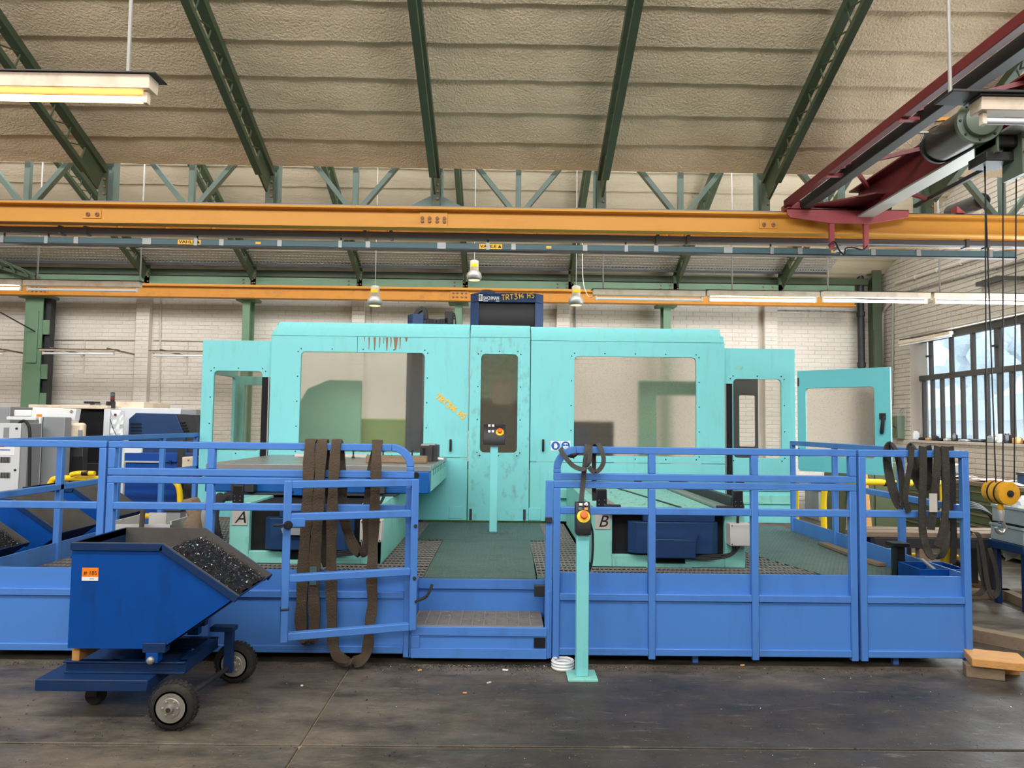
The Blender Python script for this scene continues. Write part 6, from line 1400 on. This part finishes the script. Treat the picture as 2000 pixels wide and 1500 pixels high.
# stacked grey tubs
for k, (zz, lab) in enumerate(((.62, 'lower grey plastic tub stacked at the right edge'), (.80, 'upper grey plastic tub with a crumpled bag at the right edge'))):
    xa, xb = ax(1968, 1000, 6.9) + k * .02, ax(1968, 1000, 6.9) + .6
    t = thing('plastic_tub', lab, 'tub', (xa + .3, 6.95, zz), 'grey tubs stacked at the right')
    for args in ((xa, xb, 6.7, 7.15, zz, zz + .008), (xa, xb, 6.7, 6.71, zz, zz + .16), (xa, xb, 7.14, 7.15, zz, zz + .16), (xa, xa + .01, 6.71, 7.14, zz, zz + .16), (xb - .01, xb, 6.71, 7.14, zz, zz + .16)): bx('wall', 'tub', t, *args, .003)
    bx('rim', 'tub', t, xa - .015, xb, 6.685, 6.70, zz + .14, zz + .165, .003); bx('rim', 'tub', t, xa - .015, xa, 6.7, 7.15, zz + .14, zz + .165, .003)
    for q in range(3): bx('rib', 'tub', t, xa + .1 + q * .16, xa + .11 + q * .16, 6.693, 6.70, zz + .01, zz + .14)
t = thing('steel_stand', 'dark blue steel stand carrying the grey tubs', 'stand', (ax(1968, 1000, 6.9) + .3, 6.95, 0)); xa = ax(1968, 1000, 6.9); bx('top', 'hop_shaded', t, xa - .02, xa + .62, 6.68, 7.17, .54, .619, .006)
for x in (xa + .02, xa + .55):
    for y in (6.72, 7.1): bx('leg', 'hop_shaded', t, x, x + .05, y, y + .05, 0, .54, .004)
t = thing('plastic_bag', 'crumpled white plastic bag in the upper tub', 'bag', (xa + .2, 6.9, .9)); bm = bmesh.new(); bmesh.ops.create_icosphere(bm, subdivisions=3, radius=.12)
mb = MB(); mb.add([Vector(v.co) * (1 + R.uniform(-.2, .2)) * Vector((1, 1, .8)).length / 1.6 + Vector((xa + .2, 6.9, .95)) for v in bm.verts], [tuple(v.index for v in f.verts) for f in bm.faces]); bm.free(); build(mb, 'film', 'white', t, smooth=0)
# trestle with planks
def leg_beam(t, x, y, z1_): bx('leg', 'oldwood', t, x - .05, x + .05, y - .05, y + .05, .1, z1_, .004)
t = thing('trestle', 'heavy steel and timber trestle carrying planks at the right', 'trestle', (4.9, 7.3, 0))
zt2 = .60
bx('top_beam', 'dark', t, 3.75, 6.2, 7.25, 7.35, zt2 - .10, zt2, .005); bx('top_beam', 'dark', t, 3.75, 6.2, 7.55, 7.65, zt2 - .10, zt2, .005)
for x in (4.25, 4.95, 5.55):
    for y in (7.30, 7.6): bx('leg', 'dark' if x > 4.5 else 'oldwood', t, x - .045, x + .045, y - .04, y + .04, .09, zt2 - .10, .004)
bx('floor_beam', 'oldwood', t, 4.4, 6.3, 7.25, 7.35, 0, .09, .005); build(MB().beam((5.19, 7.9, .045), (4.98, 6.6, .045), .1, .09), 'floor_beam', 'oldwood', t, .005)
plank((3.55, 7.38, zt2 + .027), (5.1, 7.36, zt2 + .027), .18, .05, 'long grey plank lying on the trestle, front one'); plank((3.75, 7.6, zt2 + .027), (6.1, 7.58, zt2 + .027), .2, .05, 'wide grey plank lying on the trestle, rear one')
t = build(MB().ribbon(smooth_path([at(1888, 1048, 7.0), at(1896, 1040, 7.1), at(1910, 1043, 7.05), at(1918, 1070, 7.02), at(1924, 1110, 7.0), at(1930, 1145, 6.95), at(1938, 1165, 6.9), at(1950, 1150, 6.95), at(1945, 1110, 7.0), at(1932, 1070, 7.05)], 6), (1, .2, 0), .05, .008), 'lifting_sling', 'slingblk', None, 0, loc=at(1938, 1165, 6.9)); tag(t, 'black sling drooping from the trestle toward the floor', 'sling')
t = build(MB().ribbon(smooth_path([at(1912, 1062, 7.04), at(1915, 1110, 7.02), at(1922, 1145, 7.0), at(1912, 1160, 6.9), at(1898, 1163, 6.85)], 6), (1, .2, 0), .05, .008), 'lifting_sling', 'slingblk', None, 0, loc=at(1898, 1163, 6.85)); tag(t, 'black sling hanging at the trestle leg, curling left at the floor', 'sling')
t = build(MB().ribbon(smooth_path([at(1950, 1046, 7.2), at(1958, 1040, 7.1), at(1968, 1060, 7.03), at(1972, 1075, 7.03), at(1978, 1090, 7.03)], 5), (1, 0, -.3), [.12 + .02 * (i % 3) for i in range(21)], .01), 'rag', 'grey', None, 0, loc=at(1975, 1090, 7.03)); tag(t, 'torn grey rag hanging over the trestle', 'rag')
# safety rails right
def guard(lab, pts, r, bands, loc):
    t = thing('guard_rail', lab, 'guard rail', loc); P_ = smooth_path(pts, 6) if len(pts) > 2 else [Vector(p) for p in pts]
    build(MB().tube(P_, r, 12), 'rail_tube', 'safety', t)
    for a, b in bands:
        A_, B_ = Vector(a), Vector(b); build(MB().cyl(A_, B_, r * 1.04, 12), 'black_band', 'ink', t)
    return t
yg = 8.9
A_ = at(1562, 1000, yg); zlow = .50
h = az(1565, 945, yg)
t = guard('bent yellow hoop guard rail behind the right rear fence post', [(A_.x + .3, yg, .42), (A_.x + .3, yg, h - .15), (A_.x + .36, yg, h), (A_.x + .5, yg, h + .03), (A_.x + 1.4, yg, h + .02)], .036, [((A_.x + 1.05, yg, h + .02), (A_.x + 1.25, yg, h + .02))], (A_.x + .3, yg, 0)); build(MB().cyl((A_.x + .3, yg, 0), (A_.x + .3, yg, .45), .036, 12), 'foot', 'safety', t)
build(MB().cyl((A_.x + .3, yg, .33), (A_.x + 1.9, yg, .31), .036, 12), 'lower_tube', 'safety', t)
for q in (.95, 1.45): build(MB().cyl((A_.x + q, yg, .33), (A_.x + q + .1, yg, .325), .0375, 12), 'black_band', 'ink', t)
t = guard('straight yellow guard post close to the right rear fence post', [(A_.x + .04, yg + .2, 0), (A_.x + .04, yg + .2, h - .05)], .032, [], (A_.x + .04, yg + .2, 0)); build(MB().cyl((A_.x + .04, yg + .2, h - .06), (A_.x + .04, yg + .2, h + .0), .036, 12), 'cap', 'safety', t)
t = guard('low yellow guard rail in front of the planks', [(3.55, 8.2, .30), (5.0, 7.9, .30)], .026, [((4.75, 7.95, .30), (4.95, 7.91, .30))], (4.2, 8.0, 0)); 
for x_, y_ in ((3.7, 8.17), (4.85, 7.93)): build(MB().cyl((x_, y_, 0), (x_, y_, .30), .026, 10), 'foot', 'safety', t)
t = guard('upper yellow and black guard rail before the olive workbench', [(4.25, 9.3, 1.02), (5.8, 9.3, 1.0)], .034, [((4.25, 9.3, 1.02), (4.35, 9.3, 1.02)), ((4.9, 9.3, 1.01), (5.2, 9.3, 1.008))], (4.8, 9.3, 0))
for x_ in (4.6, 5.7): build(MB().cyl((x_, 9.3, 0), (x_, 9.3, 1.0), .034, 10), 'foot', 'safety', t)
for k, (x_, lab) in enumerate(((4.42, 'yellow upright seen between the U-shaped sling and the trestle leg, left one'), (4.86, 'yellow upright seen right of the U-shaped sling'))):
    t = thing('guard_post', lab, 'post', (x_, 7.85, 0)); build(MB().cyl((x_, 7.85, 0), (x_, 7.85, .48), .035, 12), 'tube', 'safety', t); build(MB().lathe((x_, 7.85, .48), (0, 0, 1), [(0, .035), (.02, .02)], 12), 'cap', 'safety', t)
# leaning planks by the bench
for k in range(4):
    a = Vector((4.75 + .10 * k, 9.9, .05)); b = Vector((5.1 + .06 * k, 10.5, 1.05)); plank(a, b, .09, .03, ('leaning timber plank behind the guard rail, leftmost of four', 'leaning timber plank behind the guard rail, second of four', 'leaning timber plank behind the guard rail, third of four', 'leaning timber plank behind the guard rail, rightmost of four')[k], 'wood' if k % 2 else 'oldwood')
t = thing('leaning_rack', 'olive steel cabinet the timber planks lean against', 'cabinet', (5.4, 10.9, 0)); bx('body', 'olive', t, 5.05, 5.9, 10.6, 11.3, 0, 1.2, .01); bx('door', 'olive', t, 5.08, 5.46, 10.585, 10.6, .08, 1.15, .004); bx('door', 'olive', t, 5.49, 5.87, 10.585, 10.6, .08, 1.15, .004)
for k, (x_, m, hh) in enumerate(((4.95, 'dark', .95), (5.2, 'black', 1.0), (5.45, 'dark', .92))):
    t = thing('pipe_stock', ('dark pipe stock standing by the far wall, left one', 'black pipe stock standing by the far wall, middle one', 'dark pipe stock standing by the far wall, right one')[k], 'pipe', (x_, 13.6, 0), 'dark stock by the rear wall'); build(MB().lathe((x_, 13.6, 0), (0, 0, 1), [(0, .09), (hh * .85, .09), (hh * .93, .06), (hh, .03)], 16), 'body', m, t)
t = thing('parts_bin', 'pale teal bin on the far floor behind the right fence', 'bin', (6.0, 13.4, 0)); bx('body', 'tub', t, 5.75, 6.35, 13.1, 13.7, 0, .55, .01); bx('rim', 'tub', t, 5.72, 6.38, 13.07, 13.73, .55, .6, .006)
t = thing('cable_coil', 'black hose coil hanging at the workbench end', 'hose', (5.6, 8.55, 0))
for k in range(4): build(MB().tube([(5.72 + .02 * k, 8.6 + .33 * math.cos(a), .42 + .33 * math.sin(a)) if False else (5.6 + .34 * math.cos(a), 8.55 + .03 * k, .42 + (.34 + .02 * k) * math.sin(a)) for a in [math.pi * i / 18 for i in range(37)]], .02, 6), 'hose_turn', 'cable', t)

# ================================================================ LEFT SIDE: LATHE AND CABINETS
Yl = 11.0
def L(px, py, Y=Yl): return at(px, py, Y)
def lb(name, m, par, px0, px1, py0, py1, y0, y1, bv=.008):      # py1 >= 1000: the piece stands on the floor
    a = at(px0, py1, y0); b = at(px1, py0, y0); return bx(name, m, par, a.x, b.x, y0, y1, 0 if py1 >= 1000 else a.z, b.z, bv)
lt = thing('cnc_lathe', 'white and navy turning machine behind the left fence with a signal light', 'machine', (L(250, 900).x, 11.5, 0))
lb('canopy', 'lamp', lt, 55, 210, 792, 797, 10.9, 12.4); lb('rear_body', 'offwhite', lt, 200, 353, 798, 1010, 11.2, 11.6); lb('grey_end', 'grey', lt, 352, 383, 800, 850, 11.2, 11.4)
lb('work_cavity', 'void', lt, 148, 202, 799, 935, 11.0, 12.2); lb('lower_skirt', 'dark', lt, 140, 210, 905, 1010, 10.95, 11.2)
lb('cream_box', 'lamp', lt, 219, 281, 785, 798, 11.3, 12.2)
lb('grey_edge', 'offwhite', lt, 199, 215, 799, 890, 10.9, 11.2)
a = L(251, 870, 10.85); Z = lambda py: az(310, py, 10.85); X_ = lambda px: ax(px, 830, 10.85)
nv_ = build(MB().prism([(X_(251), Z(905)), (X_(251), Z(819)), (X_(264), Z(807)), (X_(342), Z(808)), (X_(362), Z(850)), (X_(372), Z(905))], 'y', 10.85, 11.2), 'navy_cover', 'navy', lt, .008)
build(MB().prism([(X_(342), Z(808)), (X_(383), Z(810)), (X_(383), Z(905)), (X_(372), Z(905)), (X_(362), Z(850))], 'y', 10.87, 11.2), 'dark_cover', 'dark', lt, .004)
for k in range(5): lb('vent_slot', 'void', nv_, 255, 276, 827 + 6.5 * k, 829.5 + 6.5 * k, 10.84, 10.86, 0)
for k in range(5): lb('vent_slot', 'void', nv_, 352 + 2.4 * k, 361 + 2.4 * k, 824 + 5.5 * k, 826.5 + 5.5 * k, 10.85, 10.875, 0)
p = L(216, 790); bx('lamp_base', 'black', lt, L(207, 790).x, L(219, 790).x, 11.0, 11.1, L(216, 797).z, L(216, 784).z, .004)
sl_ = build(MB().cyl((p.x, 11.05, L(216, 784).z), (p.x, 11.05, L(216, 766).z), .030, 14), 'signal_light', 'black', lt)
for (y0_, y1_, m) in ((773, 768, 'rail'), (780, 774, 'red')): build(MB().cyl((p.x, 11.05, L(216, y0_).z), (p.x, 11.05, L(216, y1_).z), .031, 14), 'lens', m, sl_)
lb('top_clip', 'black', lt, 163, 182, 784, 788, 11.0, 11.2); lb('top_clip_foot', 'grey', lt, 175, 187, 788, 793, 11.05, 11.2)
# plastic-wrapped swivelling panel
pw = thing('operator_panel', 'operator panel wrapped in white plastic film in front of the lathe', 'panel', L(230, 900, 10.6)); A_ = L(216, 872, 10.6); B_ = L(243, 802, 10.6)
vs = []; fs = []
for i in range(9):
    for j in range(7): vs.append((A_.x + (B_.x - A_.x) * j / 6 * (1 - .15 * (i < 2)), 10.6 + R.uniform(-.02, .02), A_.z + (B_.z - A_.z) * i / 8))
for i in range(8):
    for j in range(6): a = i * 7 + j; fs.append((a, a + 1, a + 8, a + 7))
o = build(MB().add(vs, fs), 'plastic_film', 'white', pw, smooth=0); o.modifiers.new('thickness', 'SOLIDIFY').thickness = .02
bx('panel_body', 'offwhite', pw, ax(222, 900, 10.63), ax(242, 900, 10.63), 10.63, 10.75, 0, az(230, 850, 10.63), .006); build(MB().cyl((L(226, 810, 10.57).x, 10.57, L(226, 810, 10.57).z), (L(226, 810, 10.57).x, 10.55, L(226, 810, 10.57).z), .018, 12), 'red_knob', 'red', pw)
build(MB().tube(smooth_path([L(215, 818, 10.55), L(220, 835, 10.55), L(227, 850, 10.55)]), .005, 6), 'cord', 'cable', pw)
# white hood with round emblem
hd_ = thing('machine_hood', 'white sliding hood with a small round emblem beside the lathe', 'machine cover', L(105, 900, 10.4)); Z = lambda py, px=105: az(px, py, 10.4); X_ = lambda px: ax(px, 810, 10.4)
build(MB().prism([(X_(61), Z(815)), (X_(63), Z(796)), (X_(149), Z(798)), (X_(146), Z(822)), (X_(130), Z(822)), (X_(130), Z(815))], 'y', 10.4, 10.52), 'hood', 'white', hd_, .006)
lb('rear_rail', 'white', hd_, 27, 62, 801, 813, 10.45, 10.55); e = L(140, 804, 10.4); build(MB().cyl((e.x, 10.4, e.z), (e.x, 10.396, e.z), .027, 20), 'emblem_disc', 'plate', hd_)
for k in range(4):
    an = k * math.pi / 2 + .3; build(MB().cyl((e.x + .014 * math.cos(an), 10.396, e.z + .014 * math.sin(an)), (e.x + .014 * math.cos(an), 10.394, e.z + .014 * math.sin(an)), .009, 10), 'emblem_dot', 'rust', hd_)
lb('orange_sticker', 'orange', hd_, 71, 82, 809, 814, 10.395, 10.4, 0)
cb = thing('machine_casing', 'grey machine casing with white edge between the cabinets at the left', 'cabinet', L(95, 1000, 10.2)); lb('casing', 'grey', cb, 75, 127, 815, 1010, 10.2, 10.36); lb('white_edge', 'white', cb, 70, 75.5, 815, 1010, 10.15, 10.2); lb('shelf_rail', 'white', cb, 12, 70, 814, 820, 10.2, 10.36)
a = L(127, 826, 10.3)
tk = thing('chip_conveyor', 'beige rounded conveyor head with a small window left of the dark opening', 'conveyor', L(145, 1000, 10.3)); lb('head', 'lamp', tk, 127.5, 162, 826, 875, 10.38, 10.5, .04); lb('column', 'dark', tk, 130, 162, 875, 1000, 10.42, 10.55); lb('window', 'grey', tk, 151, 160, 840, 868, 10.365, 10.38, .002); lb('opening', 'void', tk, 138, 160, 892, 945, 10.405, 10.42, 0)
ec = thing('electrical_cabinet', 'light grey electrical cabinet with stickers at the left picture edge', 'cabinet', L(10, 1000, 9.8)); lb('cabinet_body', 'grey', ec, -60, 56, 827, 1040, 9.82, 10.1); dr_ = lb('cabinet_door', 'offwhite', ec, -60, 41, 827, 1040, 9.8, 9.82)
lb('display', 'grey', dr_, 6, 18, 835, 855, 9.795, 9.8, .003); lb('instruction_sheet', 'paper', dr_, -10, 29, 870, 889, 9.797, 9.8, 0); lb('sheet_print', 'signblue', dr_, -10, 20, 878, 879.5, 9.796, 9.797, 0); lb('sheet_heading', 'orange', dr_, -4, 9, 870.5, 873, 9.796, 9.797, 0)
for y0_ in (893, 923): 
    v_ = lb('vent', 'dark', dr_, 0, 20, y0_, y0_ + 11, 9.797, 9.8, 0)
    for k in range(7): lb('vent_bar', 'grey', v_, 1 + 2.8 * k, 2.2 + 2.8 * k, y0_, y0_ + 11, 9.794, 9.797, 0)
for px, py in ((33, 837), (30, 918)): q = L(px, py, 9.8); build(MB().lathe((q.x, 9.8, q.z), (0, -1, 0), [(0, .016), (.015, .014)], 12), 'lock', 'dark', dr_)
build(MB().tube(smooth_path([L(38, 826, 9.9), L(46, 822, 9.85), L(54, 828, 9.8), L(58, 845, 9.78), L(58, 900, 9.78), L(57, 950, 9.78)]), .02, 8), 'cable_hose', 'cable', ec)
gb = thing('steel_cabinet', 'plain mid-grey cabinet behind the electrical cabinet at the left edge', 'cabinet', L(0, 1000, 11.4)); lb('body', 'grey', gb, -60, 20, 794, 1000, 11.4, 12.0); lb('door', 'grey', gb, -58, 17, 797, 1000, 11.39, 11.4)
# vivid blue cabinet, cardboard, guard rail
vc = thing('tool_cabinet', 'vivid blue steel cabinet behind the left fence near pallet base A', 'cabinet', L(295, 1000, 9.3)); bx('body', 'vivid', vc, ax(243, 950, 9.3), ax(346, 950, 9.3), 9.3, 9.9, 0, az(295, 887, 9.3), .008); lb('lid', 'vivid', vc, 243, 346, 886, 902, 9.27, 9.3, .004); lb('rail_edge', 'plate', vc, 243, 314, 901, 903, 9.26, 9.27, 0); lb('drawer', 'hop', vc, 246, 314, 904, 916, 9.285, 9.3, .004); lb('grip', 'black', vc, 329, 334, 900, 905, 9.25, 9.27, .002)
wb = lb('wide_board', 'white', None, 243, 276, 873, 885, 10.2, 10.25) if False else None
t = thing('sheet_panel', 'white sheet panel lying behind the blue cabinet', 'panel', L(260, 880, 10.1)); lb('sheet', 'white', t, 243, 277, 872, 885, 10.1, 10.14, .003); bx('stand', 'navy', t, ax(246, 900, 10.15), ax(300, 900, 10.15), 10.14, 10.2, 0, az(260, 880, 10.15), .003); lb('edge', 'grey', t, 243, 277, 884.5, 886, 10.1, 10.16, .002)
t = thing('steel_post', 'dark grey upright post beside the blue cabinet', 'post', L(350, 1000, 9.2)); bx('upright', 'dark', t, ax(344, 950, 9.2), ax(354, 950, 9.2), 9.2, 9.28, 0, az(350, 860, 9.2), .004); lb('brace', 'dark', t, 344, 362, 990, 1005, 9.2, 9.26, .004)
t = thing('steel_box', 'beige steel box between the dark post and the enclosure wing', 'box', L(368, 960, 9.1)); lb('box', 'lamp', t, 355, 381, 893, 914, 9.1, 9.5, .006); bx('pedestal', 'dark', t, ax(358, 950, 9.15), ax(380, 950, 9.15), 9.15, 9.5, 0, az(368, 914, 9.15), .004); q = L(368, 899, 9.1); build(MB().lathe((q.x, 9.1, q.z), (0, -1, 0), [(0, .012), (.008, .01)], 8), 'knob', 'rust', t)
yg = 8.95; z_ = az(200, 935, yg)
pts = [(ax(96, 950, yg), yg, az(96, 955, yg)), (ax(100, 942, yg), yg, az(100, 942, yg)), (ax(116, 934, yg), yg, z_ + .0), (ax(200, 934, yg), yg, z_), (ax(320, 934, yg), yg, z_), (ax(342, 938, yg), yg, z_ - .03), (ax(351, 955, yg), yg, z_ - .14), (ax(352, 985, yg), yg, z_ - .35)]
t = guard('yellow and black bent guard rail behind the blue hoppers at the left', pts, .036, [((ax(256, 934, yg), yg, z_), (ax(270, 934, yg), yg, z_)), ((ax(296, 934, yg), yg, z_), (ax(318, 934, yg), yg, z_))], (ax(200, 934, yg), yg, 0))
build(MB().cyl((ax(352, 985, yg), yg, 0), (ax(352, 985, yg), yg, z_ - .34), .036, 12), 'foot', 'safety', t); build(MB().cyl((ax(96, 955, yg), yg, 0), (ax(96, 955, yg), yg, az(96, 954, yg)), .036, 12), 'foot', 'safety', t)
build(MB().cyl((ax(240, 1008, yg), yg, az(240, 1008, yg)), (ax(345, 1008, yg), yg, az(345, 1008, yg)), .036, 12), 'lower_tube', 'safety', t); build(MB().cyl((ax(295, 1008, yg), yg, az(295, 1008, yg)), (ax(308, 1008, yg), yg, az(308, 1008, yg)), .0375, 12), 'black_band', 'ink', t)
t = guard('short second yellow tube lying on the left guard rail', [(ax(146, 929, yg), yg - .08, z_ + .05), (ax(160, 926, yg), yg - .08, z_ + .07), (ax(192, 925, yg), yg - .08, z_ + .07)], .03, [((ax(168, 925.5, yg), yg - .08, z_ + .07), (ax(181, 925, yg), yg - .08, z_ + .07))], (ax(170, 929, yg), yg - .08, z_ + .04))
# crate, hose, gloves by the bin
Yk = 6.5; a = at(222, 1045, Yk); b = at(335, 1018, Yk)
t = thing('crate', 'open light grey crate on the platform behind the front hopper', 'crate', ((a.x + b.x) / 2, Yk + .2, PZ)); zt_ = b.z
for args in ((a.x, b.x, Yk, Yk + .015, PZ, zt_ - .03), (a.x + .1, b.x, Yk + .42, Yk + .435, PZ, zt_ + .02), (a.x, a.x + .015, Yk, Yk + .43, PZ, zt_), (b.x - .015, b.x, Yk, Yk + .43, PZ, zt_)): bx('crate_wall', 'boxgrey', t, *args, .003)
bx('crate_bottom', 'boxgrey', t, a.x, b.x, Yk, Yk + .43, PZ, PZ + .01)
t = build(MB().tube(smooth_path([at(279, 990, 6.4), at(278, 1010, 6.42), at(276, 1035, 6.45), at(272, 1060, 6.5)]), .022, 10), 'corrugated_hose', 'hose', None, 0, loc=at(276, 1060, 6.5)); tag(t, 'brown corrugated hose rising from the grey crate', 'hose')
t = thing('rolled_sack', 'beige folded sack standing by the fence at the left of pallet base A', 'sack', at(380, 1050, 6.3)); p = at(380, 1010, 6.3)
build(MB().prism([(at(352, 977, 6.3).x, at(352, 977, 6.3).z), (at(370, 975, 6.3).x, at(370, 974, 6.3).z), (at(382, 1000, 6.3).x, at(382, 998, 6.3).z), (at(393, 1005, 6.3).x, at(393, 1005, 6.3).z), (at(395, 1035, 6.3).x, PZ), (at(372, 1035, 6.3).x, PZ), (at(364, 1005, 6.3).x, at(364, 1005, 6.3).z)], 'y', 6.3, 6.5), 'folded_cloth', 'oldwood', t, .02); build(MB().lathe(at(388, 1022, 6.25), (.3, -1, 0), [(0, .09), (.02, .1), (.14, .1), (.15, .07)], 12), 'roll', 'oldwood', t)
t = thing('steel_box', 'small grey steel box behind the fence right of the crate', 'box', at(345, 1020, 6.8)); a = at(324, 1017, 6.8); b = at(352, 1000, 6.8); bx('box_body', 'grey', t, a.x, b.x, 6.8, 7.0, PZ, b.z, .004); bx('box_lid', 'dark', t, a.x - .01, b.x + .01, 6.79, 7.01, b.z, b.z + .02, .004)

# ================================================================ OUTSIDE THE SIDE WINDOW
tag(build(MB().box(XR + .4, 60, -20, 60, -.4, -.3), 'ground_outside', 'ext'), kind='structure')
t = thing('outbuilding', 'pale low outbuilding with a sloping roof seen through the side window', 'building', (20, 24, -.3)); bx('wall', 'ext', t, 16, 30, 22, 30, -.3, 2.0); build(MB().prism([(15.4, 2.0), (30.5, 2.0), (30.5, 4.6), (29, 4.6)], 'y', 21.4, 30.5), 'roof', 'extroof', t)
for k in range(4): bx('window', 'extroof', t, 15.98, 16.02, 22.6 + k * 1.8, 23.6 + k * 1.8, .6, 1.5)
t = thing('ladder', 'white ladder leaning outside behind the window bars', 'ladder', (14, 19, -.3)); A_ = Vector((13.4, 18.6, -.3)); B_ = Vector((14.6, 21.2, 2.4))
for d_ in (0, .4): build(MB().beam(A_ + Vector((0, d_, 0)), B_ + Vector((0, d_, 0)), .05, .08), 'stile', 'white', t)
for k in range(9): P_ = A_.lerp(B_, (k + .5) / 9); build(MB().beam(P_, P_ + Vector((0, .4, 0)), .03, .03), 'rung', 'white', t)
for k, (x_, y_, h_, lab) in enumerate(((26, 38, 8.5, 'pale round tree seen through the upper panes, left one'), (34, 38, 7.5, 'pale tree seen through the upper panes, right one'))):
    t = thing('tree', lab, 'tree', (x_, y_, -.3)); build(MB().cyl((x_, y_, -.3), (x_, y_, h_ * .5), .25, 8, .12), 'trunk', 'tree', t)
    mb = MB()
    for i in range(26):
        c = Vector((x_, y_, h_ * .68)) + Vector((R.gauss(0, 1.1), R.gauss(0, 1.1), R.gauss(0, 1.2))); r_ = R.uniform(.6, 1.1)
        bm = bmesh.new(); bmesh.ops.create_icosphere(bm, subdivisions=2, radius=r_); mb.add([Vector(v.co) * R.uniform(.8, 1.15) + c for v in bm.verts], [tuple(v.index for v in f.verts) for f in bm.faces]); bm.free()
    tag(build(mb, 'foliage', 'tree', t, smooth=0), kind='stuff')

# brace, pipe stub and end stop up in the steelwork
t = thing('wall_brace', 'green lattice brace coming from the left edge to the stout column head', 'brace', (ax(72, 550, 13.5), 13.5, az(72, 550, 13.5)))
for dy_ in (0, 22): build(MB().beam(at(-70, 478 + dy_, 13.5), at(70, 538 + dy_ * .3, 13.6), .05, .06), 'chord', 'green', t, .003)
for k in range(5): build(MB().beam(at(-60 + 26 * k, 483 + 11 * k, 13.5), at(-48 + 26 * k, 506 + 8.6 * k, 13.5), .03, .03), 'strut', 'green', t)
t = thing('pipe_stub', 'thick dark pipe stub lying above the yellow runway at the right', 'pipe', at(1900, 405, 9.2)); pA = at(1918, 392, 8.98); pB = at(1858, 414, 10.4)
build(MB().lathe(pA, pB - pA, [(0, .085), (.0, .095), (.02, .10), ((pB - pA).length, .10)], 20), 'pipe', 'dark', t); build(MB().lathe(pA - (pB - pA).normalized() * .002, pB - pA, [(0, .08), (.002, .08)], 20), 'bore', 'void', t)
x = ax(1866, 410, 8.6); t = build(MB().prism([(x, z1 + .036), (x + .11, z1 + .036), (x + .01, z1 + .12), (x, z1 + .12)], 'y', 8.57, 8.69), 'end_stop', 'pinkred', None, .003, loc=(x + .05, 8.63, z1 + .036)); tag(t, 'small red triangular end stop on the yellow runway', 'stop')
